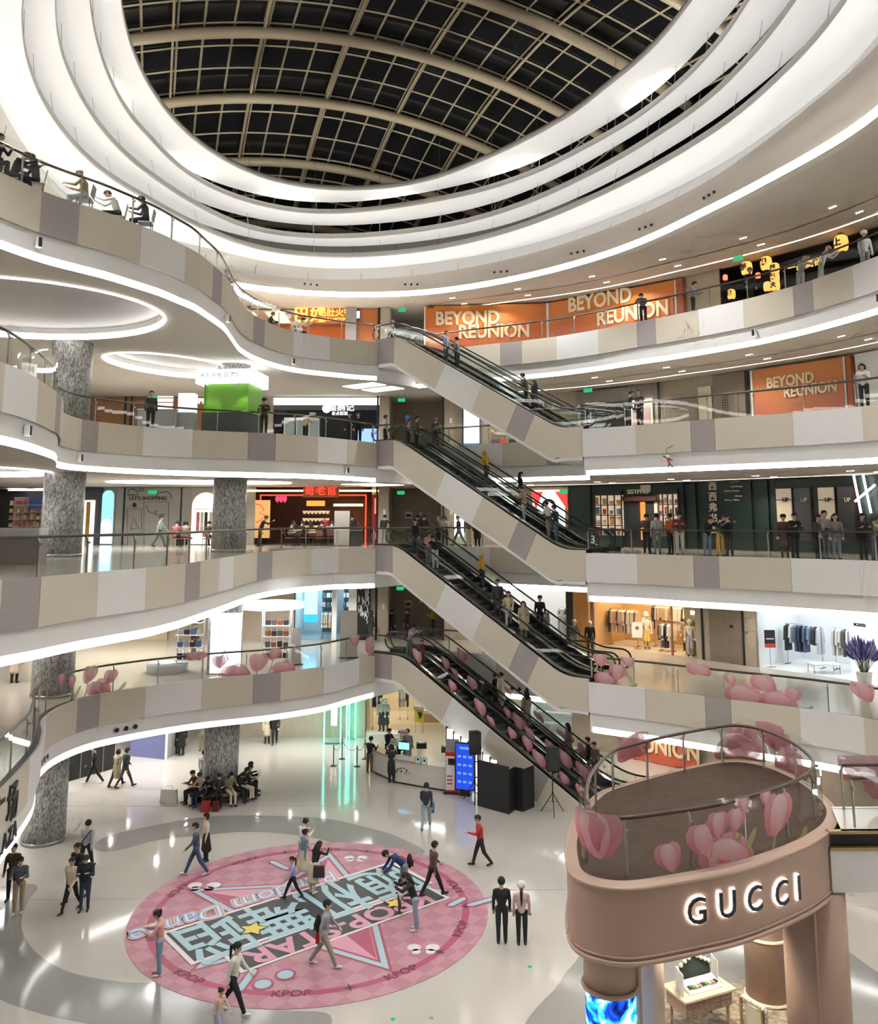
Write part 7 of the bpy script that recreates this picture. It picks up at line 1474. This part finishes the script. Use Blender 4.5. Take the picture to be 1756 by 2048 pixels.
R(1656, .7, 3, 2, -10, 'woman with long hair and wide jeans at the railing', top=(.25, .22, .22), bottom=(.18, .20, .23), hair='long', h=1.68)
R(1713, .5, 3, 2, -10, 'woman in black with red scarf at the right end of the railing', top=(.03, .02, .02), bottom=K, hair='bob', pose='fold', h=1.7)
R(1738, .5, 3, 2, 10, 'man in beige jacket leaning at the right end of the railing', top=(.38, .33, .26), bottom=(.1, .1, .12), pose='rail', h=1.74)
R(1760, .6, 3, 2, -20, 'person in grey at the far right end of the railing', top=GREY, bottom=K, pose='fold')
# seated diners and waiting guests on level 3
M_chair = mat('tan_chair', (.30, .13, .08), .6)
def chair(x, y, z, rz, lab, group, m=None):
    c = empty('chair', (x, y, z), math.radians(rz), label=lab, cat='chair', group=group); m = m or M_chair
    MB().box((0, 0, .45), (.44, .44, .05)).build('seat', m, c); MB().add([(-.2, .2, .55), (.2, .2, .55), (.2, .23, .55), (-.2, .23, .55), (-.19, .26, .9), (.19, .26, .9), (.19, .29, .9), (-.19, .29, .9)], [(0, 1, 5, 4), (1, 2, 6, 5), (2, 3, 7, 6), (3, 0, 4, 7), (4, 5, 6, 7), (0, 3, 2, 1)]).build('backrest', m, c)
    for sx in (-1, 1):
        for sy in (-1, 1): MB().tube([(sx * .18, sy * .18, .44), (sx * .21, sy * .21, 0)], .014, 5).build('leg', M_blk, c)
    return c
def seated(x, y, k, rz, lab, clab, cg, dist=0, z=None, **kw):
    X, Y, Z = at(x, y, k); Y += dist
    q = proto(kw.get('pose', 'sit'), kw.get('outfit', 'plain')); s = kw.get('h', 1.68) / 1.78; kw.setdefault('h', 1.68); kw.setdefault('pose', 'sit')
    a = math.radians(rz); chair(X, Y, Z, rz, clab, cg)
    return person((X + .05 * math.sin(a), Y - .05 * math.cos(a), Z + .49 - q['seat'] * s), rz, label=lab, **kw)
for i, (x, rz, c, b_, hr) in enumerate(((349, 170, (.5, .15, .15), K, 'short'), (370, 200, (.3, .28, .25), K, 'bob'), (414, 175, (.08, .05, .05), K, 'short'), (434, 160, K, K, 'long'))):
    w_ = ('first', 'second', 'third', 'fourth')[i]; seated(x, 1094, 3, rz, '%s waiting guest from the left seated before the mural wall' % w_, '%s chair from the left in the waiting row' % w_, 'chairs in the waiting row', top=c, bottom=b_, hair=hr)
for i, (x, y, rz, c, b_, hr) in enumerate(((578, 1088, 100, (.3, .28, .24), K, 'bob'), (600, 1086, 150, K, K, 'short'), (622, 1085, 200, (.6, .35, .3), K, 'long'), (641, 1089, 170, K, K, 'short'), (662, 1088, 180, (.28, .3, .33), K, 'short'), (690, 1084, -90, K, K, 'short'))):
    w_ = ('first', 'second', 'third', 'fourth', 'fifth', 'sixth')[i]; seated(x, y, 3, rz, '%s diner from the left before the neon restaurant' % w_, '%s tan chair from the left before the neon restaurant' % w_, 'chairs before the neon restaurant', top=c, bottom=b_, hair=hr)
def table(x, y, k, lab, g):
    X, Y, Z = at(x, y, k); t = empty('table', (X, Y, Z), label=lab, cat='table', group=g); MB().box((0, 0, .74), (.8, .7, .04)).build('tabletop', M_cream, t); MB().lathe([(.04, .03), (.04, .72)], 8).build('stem', M_blk, t); MB().lathe([(.25, 0), (.25, .03)], 12).build('foot', M_blk, t)
for i, x in enumerate((590, 631, 676)): table(x, 1085.5, 3, ('left', 'middle', 'right')[i] + ' dining table before the neon restaurant', 'dining tables on the third level')
P(703, 1083, 3, 160, 'waiter in black beside the grey board', top=K, bottom=K, pose='fold'); P(648, 1081, 3, 170, 'person in red jacket standing in the restaurant', top=(.5, .06, .05), bottom=K)
# ---- fourth level
R(306, 1.0, 4, 0, 20, 'man in dark clothes standing before the brown wood wall', top=(.035, .03, .03), bottom=K, h=1.78)
R(531, .7, 4, 0, 5, 'bearded man in dark brown with folded arms beside the green kiosk', top=(.05, .04, .035), bottom=(.05, .04, .035), pose='fold', hair='cap', h=1.76)
R(648, 1.5, 4, 0, 160, 'blond person seated low before the noodle shop', top=(.55, .42, .25), bottom=K, hcol=(.3, .2, .1), pose='rail', h=1.3)
R(733, 1.2, 4, 0, 0, 'woman in black vest near the end of the fourth level railing', top=K, bottom=K, hair='long', h=1.64)
R(752, 1.2, 4, 0, 10, 'man in black near the end of the fourth level railing', top=K, bottom=K)
G(770, 884, 4, 100, 'man in cream shirt at the head of the second escalator', top=(.50, .45, .37), bottom=K) if 0 else person((-2.95, 46.2, 16.2), 100, label='man in cream shirt at the head of the second escalator', top=(.50, .45, .37), bottom=K)
person((-1.75, 46.6, 16.2), 100, label='rider with blue helmet at the head of the second escalator', top=(.02, .03, .05), bottom=K, hair='helmet', hcol=(.10, .22, .6))
rider(4, 1.5, 0, DOWN + 30, 'child in pink with backpack stepping onto the second escalator', top=(.6, .3, .35), bottom=K, h=1.35)
rider(4, 2.0, 0, DOWN + 20, 'adult in brown stepping onto the second escalator', top=(.13, .08, .07), bottom=K, h=1.7)
person((-.2, 47.6, 16.2), 150, label='man in black behind the second escalator', top=K, bottom=K, hcol=(.10, .07, .05))
R(1247, .9, 4, 2, 90, 'left man in dark suit before the portrait poster', top=(.03, .035, .045), bottom=K, pose='reach')
R(1262, 1.1, 4, 2, -60, 'right man in dark suit before the portrait poster', top=(.03, .03, .035), bottom=K)
R(1733, .6, 4, 2, -40, 'woman in white top and black trousers at the right of the fourth level', top=(.60, .52, .48), bottom=K, hair='bob', pose='fold', h=1.66)
# ---- top level
def rseat(x, back, k, i, rz, lab, clab, cg, **kw):
    cv = EC[k][i]; d = ray(x, 500); best = None
    for s in np.linspace(0, cv.L, 400):
        X, Y = cv.at(s)
        if Y > 15 and (best is None or abs(X / Y - d[0] / d[1]) < best[0]): best = (abs(X / Y - d[0] / d[1]), s)
    s = best[1]; X, Y = cv.at(s); tx, ty = cv.tan(s); X, Y = X - ty * back, Y + tx * back
    q = proto(kw.get('pose', 'sit'), 'plain'); kw.setdefault('pose', 'sit'); kw.setdefault('h', 1.7); chair(X, Y, LV[k], rz, clab, cg, mat('grey_chair', (.30, .31, .33), .5))
    person((X, Y, LV[k] + .49 - q['seat'] * kw['h'] / 1.78), rz, label=lab, **kw)
for i, (x, bk, rz, c, hr) in enumerate(((12, .6, 60, K, 'short'), (60, .9, 100, K, 'short'), (92, .6, -60, (.03, .03, .04), 'short'), (178, .5, -80, (.42, .32, .16), 'cap'), (272, .9, -70, (.70, .68, .62), 'short'), (312, .5, -80, (.04, .04, .05), 'short'))):
    w_ = ('first', 'second', 'third', 'fourth', 'fifth', 'sixth')[i]
    rseat(x, bk, 5, 0, rz, ('tan man with phone' if i == 3 else 'person in white' if i == 4 else 'person in black') + ', %s seated from the left on the top level' % w_, '%s grey chair from the left on the top level' % w_, 'grey chairs on the top level', top=c, bottom=K if i != 3 else LG, hair=hr, hcol=K if i != 3 else (.2, .2, .19), pose='sitlean' if i in (1, 4) else 'sit')
rseat(478, .6, 5, 0, 60, 'left of the two guests at the bend of the top level', 'left chair at the bend of the top level', 'chairs at the bend of the top level', top=(.2, .18, .17), bottom=K); rseat(493, .6, 5, 0, -60, 'right of the two guests at the bend of the top level', 'right chair at the bend of the top level', 'chairs at the bend of the top level', top=(.06, .06, .06), bottom=K)
for i, (x, c) in enumerate(((560, (.6, .6, .58)), (594, K), (632, (.62, .6, .5)))): rseat(x, 2.0, 5, 0, 150 - 40 * i, ('left', 'middle', 'right')[i] + ' diner at the hotpot restaurant', ('left', 'middle', 'right')[i] + ' chair at the hotpot restaurant', 'hotpot chairs', top=c, bottom=K, pose='sitlean' if i == 2 else 'sit')
person((-2.6, 46.6, 21.6), 80, label='young man at the head of the upper escalator', top=(.10, .14, .16), bottom=K)
R(1283, .7, 5, 1, 180, 'man in grey jacket bending before the right hoarding', top=(.14, .15, .17), bottom=K, pose='rail'); R(1378, 1.0, 5, 1, 60, 'person in pale grey at the end of the right hoarding', top=(.28, .29, .32), bottom=K, pose='fold')
R(1500, 1.0, 5, 1, 10, 'guest in black at the left of the lantern restaurant', top=K, bottom=K, hair='bun'); R(1590, 1.2, 5, 1, 20, 'cook in grey apron beside the counter lettering', top=(.45, .44, .42), bottom=(.4, .38, .36), pose='rail'); R(1635, 1.0, 5, 1, 60, 'cook in white coat and cap in the lantern restaurant', top=(.75, .74, .70), bottom=(.55, .52, .48), hair='cap', hcol=(.6, .35, .3), pose='rail'); R(1716, 1.2, 5, 1, 0, 'cook in tall white hat at the right of the lantern restaurant', top=(.6, .62, .65), bottom=(.3, .3, .33), hair='beanie', hcol=WH)
manq(1273, 1.2, 2, -10, 'mannequin in cream top and yellow skirt in the amber shop', (.8, .72, .6), (.75, .5, .12), 'dress', dress=(.75, .5, .12)); manq(1371, .4, 2, -20, 'mannequin in pale dress before the olive textured wall', (.75, .7, .62), (.5, .5, .55), 'dress', dress=(.45, .45, .5)); manq(1255, 2.2, 2, 10, 'dark mannequin at the back of the amber shop', (.7, .6, .5), (.05, .05, .05)); manq(1338, 1.8, 2, -20, 'mannequin in brown coat at the right of the amber shop', (.45, .3, .2), (.05, .05, .05), 'coat')
manq(1116, .9, 2, -20, 'mannequin in patterned dress in the white shop behind the escalator', (.6, .6, .58), (.6, .6, .58), 'dress', dress=(.6, .6, .58))
for i, x in enumerate((762, 770)): manq(x, .6, 1, -15, ('left', 'right')[i] + ' mannequin in dark skirt on the ground floor shop platform', (.5, .5, .48), (.05, .055, .05), 'dress', 1430, (.05, .055, .05))
pt = empty('shop_platform', wfloor(766, .35, 1, 1430), label='pale platform under the two mannequins of the ground floor shop', cat='platform'); MB().box((0, 0, .1), (1.9, 1.0, .2)).build('platform_box', M_cream, pt); MB().box((0, 0, .21), (1.95, 1.05, .02)).build('platform_top', M_wht, pt)
for q in bpy.data.objects:
    if q.name.startswith('mannequin') and q.get('label', '').find('ground floor shop platform') > 0: q.location.z += .22
pt = empty('display_table', wfloor(868, 1.2, 1, 1430), label='bright display table of folded clothes in the ground floor shop', cat='table'); MB().box((0, 0, .25), (1.8, 1.2, .5)).build('pallet', mat('pallet_wood', (.5, .35, .18), .6), pt)
for i in range(6): MB().box((-.6 + .6 * (i % 3), -.25 + .5 * (i // 3), .58), (.48, .4, .16)).build('folded_clothes', M_wht, pt)
pt = empty('price_stand', wfloor(1262, .7, 2), label='white poster stand with gold heart in the amber shop', cat='sign'); MB().box((0, 0, 1.0), (.55, .03, .8)).build('board', M_wht, pt); MB().tube([(0, .03, 0), (0, .03, .6)], .015, 6).build('post', M_gold, pt); MB().box((0, 0, .015), (.3, .25, .03)).build('foot', M_gold, pt); MB().ball((0, -.02, 1.1), (.11, .01, .1), 10, 6).build('heart', M_gold, pt)
pt = empty('price_stand', wfloor(1531, .4, 2, 1290), label='black and red poster stand at the left of the white shop', cat='sign'); MB().box((0, 0, 1.3), (.5, .03, .8)).build('board', M_blk, pt); MB().tube([(0, .03, 0), (0, .03, .9)], .015, 6).build('post', M_steel, pt); MB().box((0, 0, .015), (.35, .3, .03)).build('foot', M_steel, pt); MB().box((0, -.02, 1.0), (.5, .01, .15)).build('red_band', mat('label_red', (.6, .05, .05), .5), pt); MB().box((0, -.02, 1.3), (.36, .01, .06)).build('white_band', M_wht, pt)
pt = empty('display_table', wfloor(1625, .9, 2, 1290), label='low white display table in the white shop', cat='table'); MB().box((0, 0, .4), (1.3, .8, .05)).build('tabletop', M_wht, pt)
for sx in (-.58, .58):
    for sy in (-.32, .32): MB().tube([(sx, sy, .4), (sx, sy, 0)], .02, 6).build('leg', M_steel, pt)
lv = empty('lavender_flowers', wfloor(1742, -.6, 2, 1290), label='large bunch of violet lavender flowers at the right of the second level', cat='flowers'); MB().lathe([(.25, 0), (.32, .55)], 14).build('pot', M_wht, lv)
for i in range(90):
    a = rng.random() * 6.283; r_ = .75 * rng.random() ** .6; hh = 1.0 + 1.0 * rng.random() * (1 - .5 * r_); st = [(.1 * math.cos(a), .1 * math.sin(a), .5), (r_ * .6 * math.cos(a), r_ * .6 * math.sin(a), .5 + hh * .5), (r_ * math.cos(a), r_ * math.sin(a), .45 + hh * .75)]
    o = MB().tube(st, .006, 3).build('stem', mat('stem_green', (.15, .2, .08), .6), lv); MB().tube([st[1], st[2], (st[2][0] * 1.08, st[2][1] * 1.08, st[2][2] + .2)], [.02, .06, .01], 5).build('spike', mat('lav%d' % (i % 3), [(.12, .10, .42), (.28, .26, .60), (.45, .45, .72)][i % 3], .7), o)
# white bag kiosk on the second level
kb = (COLS[1][0], COLS[1][1], 5.4)
bk = empty('bag_kiosk', kb, label='white round kiosk with lit ring canopy and bag shelves on the second level', cat='kiosk')
for cx_, cy_, r_, nm in ((-1.3, .2, 1.35, 'canopy'), (1.9, 1.0, 1.5, 'canopy')): MB().lathe([(r_, 2.75), (r_, 3.0), (r_ * .8, 3.0), (r_ * .8, 2.75)], 40, (cx_, cy_, 0)).build('ring_canopy', mat('canopy_glow', (.9, .9, .9), .5, emit=(1, 1, 1), es=1.0), bk, True)
MB().box((.25, -.88, 1.4), (1.35, .12, 2.6)).build('light_panel', emat('panel_white2', (1, 1, 1), 1.5), bk); MB().tube([(.0, -.96, .6), (.25, -.96, 1.1), (.4, -.96, .7), (.2, -.96, .5)], .03, 5).build('blue_swirl', mat('swirl_blue', (.1, .3, .7), .5), bk)
for i in range(4): MB().box((-1.6, -.1, .55 + i * .55), (1.2, .4, .04)).build('shelf', M_wht, bk); MB().box((2.2, .9, .45 + i * .5), (1.3, .4, .04)).build('shelf', M_wht, bk)
for x, y in ((-2.2, .1), (-1.0, .1), (1.55, 1.1), (2.85, 1.1), (1.55, .7), (2.85, .7)): MB().tube([(x, y, 0), (x, y, 2.8)], .03, 6).build('upright', M_wht, bk)
MB().lathe([(.9, .0), (.9, .35), (.95, .38)], 28, (-2.6, .0, 0)).build('round_plinth', M_wht, bk, True)
kcols = [(.03, .03, .03), (.05, .05, .06), (.08, .15, .3), (.12, .12, .1), (.4, .4, .38), (.35, .1, .05)]; bm_ = None; nb = 0
for row in range(4):
    for j in range(4):
        for ox, oy, z0 in ((-1.6, -.1, .57 + row * .55), (2.2, .9, .47 + row * .5)):
            h_ = .26 + .1 * rng.random(); b = empty('handbag', (kb[0] + ox - .42 + j * .28, kb[1] + oy, kb[2] + z0), label='handbag on the %s %s kiosk shelf, %s from the left' % (('lowest', 'second lowest', 'second highest', 'highest')[row], 'left' if ox < 0 else 'right', ('first', 'second', 'third', 'fourth')[j]), cat='handbag', group='bags on the white kiosk'); c = cm(kcols[nb % 6]); nb += 1
            MB().prism([(-.11, -.07), (.11, -.07), (.11, .07), (-.11, .07)], 0, h_ * .75).build('bag_body', c, b); MB().tube([(-.07, 0, h_ * .7), (-.05, 0, h_ + .06), (.05, 0, h_ + .06), (.07, 0, h_ * .7)], .012, 5).build('handle', c, b)
# green drinks kiosk on the fourth level around the middle column
gk = empty('green_kiosk', (COLS[1][0] - .1, COLS[1][1] - .02, 16.2), math.radians(-8), label='green walled drinks kiosk with white lit canopy on the fourth level', cat='kiosk')
MB().prism([(-1.3, -1.15), (1.4, -1.15), (1.4, 1.2), (-1.3, 1.2)], 2.35, 3.0).build('lit_canopy', mat('canopy_lit', (.9, .95, .92), .5, emit=(.95, 1, .98), es=1.6), gk)
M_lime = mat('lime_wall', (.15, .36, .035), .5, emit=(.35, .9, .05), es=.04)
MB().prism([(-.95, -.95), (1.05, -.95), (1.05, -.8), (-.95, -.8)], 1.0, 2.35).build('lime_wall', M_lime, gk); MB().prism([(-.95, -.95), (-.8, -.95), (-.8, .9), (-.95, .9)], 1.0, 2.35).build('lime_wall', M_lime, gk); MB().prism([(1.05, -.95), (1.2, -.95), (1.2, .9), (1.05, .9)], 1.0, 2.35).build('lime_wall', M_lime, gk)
MB().prism([(-1.0, -1.0), (1.15, -1.0), (1.15, .9), (-1.0, .9)], 0, 1.0).build('dark_counter', mat('kiosk_slate', (.06, .06, .06), .4), gk)
text('暹罗手捣 研究院', gk.matrix_basis @ Matrix(((1, 0, 0, -.1), (0, 0, -1, -1.17), (0, 1, 0, 2.7), (0, 0, 0, 1))), .28, mat('pale_grey_text', (.55, .6, .58), .5), gk, .01, .005)
for i, sx in enumerate((-.75, .85)): MB().tube([(sx, -1.15, 2.3), (sx * .8, -1.3, 2.2)], .05, 8).build('wall_spot', M_wht, gk)
spot('kiosk_spot', (COLS[1][0] - .8, COLS[1][1] - 1.6, 18.35), 25, (.9, 1, .6), (math.radians(25), 0, 0), 1.2); spot('kiosk_spot', (COLS[1][0] + .8, COLS[1][1] - 1.7, 18.35), 25, (.9, 1, .6), (math.radians(25), 0, 0), 1.2)
fz = empty('drinks_cabinet', (COLS[1][0] - 1.95, COLS[1][1] - .7, 16.2), label='white drinks cabinet left of the green kiosk', cat='cabinet'); MB().box((0, 0, .5), (.8, .6, 1.0)).build('base', mat('cabinet_grey', (.35, .35, .34), .5), fz); MB().box((0, 0, 1.45), (.75, .55, .9)).build('glass_case', mat('case_white', (.8, .85, .85), .3, emit=(.9, 1, 1), es=.5), fz)
cs = empty('counter_screen', (COLS[1][0] - 3.2, COLS[1][1] - .9, 16.2), label='long pale grey counter left of the green kiosk', cat='counter'); MB().box((0, 0, .55), (1.8, .5, 1.1)).build('front', mat('pale_counter', (.38, .37, .35), .5), cs); MB().box((0, 0, 1.12), (1.86, .56, .04)).build('worktop', M_wht, cs)
# freestanding boards, bins
def board(x, y, k, w_, h_, rz, lab):
    X, Y, Z = at(x, y, k); b = empty('notice_board', (X, Y, Z), math.radians(rz), label=lab, cat='board', group='freestanding boards'); MB().add([(-w_ / 2, -.02, .04), (w_ / 2, -.02, .04), (w_ / 2, .16, h_), (-w_ / 2, .16, h_), (-w_ / 2, .03, .04), (w_ / 2, .03, .04), (w_ / 2, .21, h_), (-w_ / 2, .21, h_)], [(0, 1, 2, 3), (5, 4, 7, 6), (0, 4, 5, 1), (1, 5, 6, 2), (2, 6, 7, 3), (3, 7, 4, 0)]).build('panel', mat('board_taupe', (.50, .46, .41), .6), b); MB().box((0, .1, .02), (w_ + .1, .5, .04)).build('foot', M_blk, b)
board(683, 1090, 3, .85, 1.95, 4, 'tall pale grey board before the neon restaurant'); board(697, 1316, 2, .85, 2.3, 10, 'tall taupe board beside the red tulip glass'); board(592, 1330, 2, .5, 1.7, 30, 'narrow taupe board beside the white kiosk')
X, Y, Z = at(713, 1089, 3); b = empty('waste_bin', (X, Y, Z), label='dark waste bin right of the pale grey board', cat='bin'); MB().box((0, 0, .42), (.6, .5, .84)).build('body', mat('bin_dark', (.05, .05, .05), .4), b); MB().box((0, 0, .87), (.64, .54, .06)).build('lid', M_steel, b)
# toy shop shelves on the far left of level 3
for i, (x0, x1) in enumerate(((18, 40), (42, 58), (60, 92))):
    t = empty('toy_shelf', label=('left', 'middle', 'right')[i] + ' shelf of colourful boxes in the toy shop', cat='shelf', group='toy shop shelves'); wpan('back', x0, 1000, x1, 1080, mat('shelf_back', (.5, .45, .4), .6), t, -.5, .05, (10.8, 13.6))
    for q in range(6):
        wpan('board', x0, 1040, x1, 1041, M_wht, t, -.3, .4, (11.0 + q * .42, 11.03 + q * .42)); nbx = 3 if i != 2 else 5
        for j in range(nbx): wpan('toy_box', x0 + (x1 - x0) * (j + .08) / nbx, 1040, x0 + (x1 - x0) * (j + .9) / nbx, 1041, mat('toy%d' % ((i + q * 2 + j) % 6), [(.75, .2, .12), (.8, .5, .35), (.85, .65, .5), (.7, .35, .1), (.8, .75, .7), (.75, .3, .35)][(i + q * 2 + j) % 6], .6), t, -.2, .25, (11.03 + q * .42, 11.2 + q * .42 + .15 * rng.random()))
t = empty('blue_banner', label='blue banner with white stripe above the toy shelves', cat='banner'); wpan('cloth', 58, 994, 95, 1018, mat('banner_blue', (.10, .18, .5), .6), t, .05, .02); wpan('white_tube', 20, 980, 100, 982, E_white, t, .2, .05)
cn = empty('toy_counter', label='grey counter with white panels before the toy shop', cat='counter'); X, Y, Z = at(30, 1128, 3); MB().box((X, Y, Z + .45), (1.8, .7, .9)).build('front', M_grey, cn); MB().box((X, Y - .02, Z + 1.05), (1.8, .68, .3)).build('white_panel', M_wht, cn)
# small fittings on the slab faces: loudspeaker boxes, spot clusters, arms
def fitting(k, i, x, y, lab, kind='speaker'):
    cv = EC[k][i]; s = cv.near(un(x, y, LV[k] - 1.45)); X, Y = cv.at(s); tx, ty = cv.tan(s)
    if kind == 'speaker':
        b = empty('wall_speaker', (X + ty * .12, Y - tx * .12, LV[k] - 1.5), math.atan2(ty, tx), label=lab, cat='speaker', group='small speakers on the slab faces'); MB().box((0, 0, 0), (.14, .16, .3)).build('box', M_wht, b); MB().box((-.02, -.09, 0), (.1, .03, .26)).build('grille', M_blk, b)
    else:
        b = empty('spot_cluster', (X + ty * .06, Y - tx * .06, LV[k] - 1.5), math.atan2(ty, tx), label=lab, cat='spotlight', group='round spot clusters in the slab faces')
        for q in (-.4, 0, .4): o = MB().lathe([(.09, 0), (.09, .04)], 14).build('socket', M_blk, b); o.matrix_local = Matrix.Translation((q, 0, 0)) @ Matrix.Rotation(math.pi / 2, 4, 'X')
for k, i, x, y, lab in ((5, 0, 68, 480, 'small speaker on the top level face at the left'), (5, 0, 452, 636, 'small speaker on the top level face at the bend'), (5, 0, 601, 718, 'small speaker on the top level face left of the escalator'), (4, 0, 56, 858, 'small speaker on the fourth level face at the far left'), (4, 0, 170, 913, 'small speaker on the fourth level face below the column'), (4, 0, 714, 938, 'small speaker on the fourth level face left of the escalator'), (5, 1, 1508, 662, 'small speaker on the top level face under the lantern restaurant'), (5, 1, 1746, 594, 'small speaker on the top level face at the far right')): fitting(k, i, x, y, lab)
fitting(2, 0, 245, 1452, 'three dark spot sockets in the second level face at the left', 'spot'); fitting(2, 0, 80, 1516, 'three dark spot sockets in the second level face at the bend', 'spot'); fitting(2, 1, 1050, 1372, 'three dark spot sockets behind the lowest escalator', 'spot')
ncl = -1
for i in range(0, 120, 6):
    if LE[i][1] < 30: continue
    ncl += 1
    d = (np.array(RC) - LE[i]); d = d / np.linalg.norm(d)
    b = empty('spot_cluster', (LE[i][0] + d[0] * .25, LE[i][1] + d[1] * .25, 25.7), math.atan2(d[1], d[0]) + math.pi / 2, label='%s dark spot cluster from the right in the ceiling cove' % ORDS[ncl], cat='spotlight', group='spot clusters in the ceiling cove')
    for q in (-.35, 0, .35): MB().ball((q, 0, 0), .07, 10, 6).build('lamp_head', M_blk, b)
# climbing toy robot hanging from the fourth level face
cv = EC[4][2]; s = cv.near(un(1294, 900, 16.2 - 1.2)); X, Y = cv.at(s); tx, ty = cv.tan(s); rb = empty('hanging_figure', (X + ty * .2, Y - tx * .2, 14.65), math.atan2(ty, tx), label='small red and white figure hanging on a wire below the fourth level', cat='ornament')
MB().ball((0, 0, .18), .07, 8, 6).build('head', M_wht, rb); MB().tube([(0, 0, .12), (.06, 0, -.1)], [.06, .05], 7).build('torso', mat('label_red', (.6, .05, .05), .5), rb)
for a, b_ in (((-.02, 0, .1), (-.2, 0, .22)), ((.03, 0, .1), (.2, 0, .02)), ((.05, 0, -.1), (.0, 0, -.3)), ((.07, 0, -.1), (.22, 0, -.28))): MB().tube([a, b_], .025, 5).build('limb', M_blk, rb)
MB().tube([(0, 0, .2), (-.05, 0, .5), (.25, 0, .62)], .012, 4).build('wire', M_blk, rb)
# plaza lettering on the near left band of the second level
lt = empty('plaza_lettering', label='black plaza name lettering on the curved band at the lower left', cat='sign'); cv = EC[2][0]
for row, (body, z, sz, s0) in enumerate((('万科广场', 4.75, 1.05, 0), ('VANKE PLAZA', 3.95, .62, 0))):
    send = cv.near(un(35, 1590, 4.8)) 
    L_ = 5.0
    for i, chh in enumerate(body):
        s = send - L_ + L_ * (i + .5) / len(body); X, Y = cv.at(s); tx, ty = cv.tan(s); M = Matrix(((tx, 0, ty, X + ty * .14), (ty, 0, -tx, Y - tx * .14), (0, 1, 0, z), (0, 0, 0, 1)))
        if chh != ' ': text(chh, M, sz, M_blk, lt, .02, .012)
# level numbers on the escalator ends
for k, nm in ((5, '5'), (4, '4'), (3, '3'), (2, '2')):
    setflight(k)
    for s_, z_, n_, lab in ((-.22, .6, nm, 'head'), (ELEN + .22, -4.8, str(k - 1), 'foot')):
        q = Vector(E3(ESC[k], s_, .22, z_)); M = Matrix(((ED.x, 0, ED.y, q.x), (ED.y, 0, -ED.x, q.y), (0, 1, 0, q.z), (0, 0, 0, 1))); o = text(n_, M, .5, M_wht, None, .004, .0, 'level_number'); tag(o, 'white level number on the %s end of the %s escalator' % (lab, {5: 'uppermost', 4: 'second highest', 3: 'second lowest', 2: 'lowest'}[k]), 'number')
# floor inserts
for i, (x, y) in enumerate(((786, 2039), (1060, 1934), (862, 2036))):
    p = un(x, y, 0); o = MB().lathe([(.06, 0), (.06, .012)], 12, (p[0], p[1], .0)).build('floor_light', E_exit if i < 2 else M_steel); tag(o, ('green floor light at the lower edge', 'green floor light left of the kiosk', 'steel floor cap beside the lower green light')[i], 'floor light')
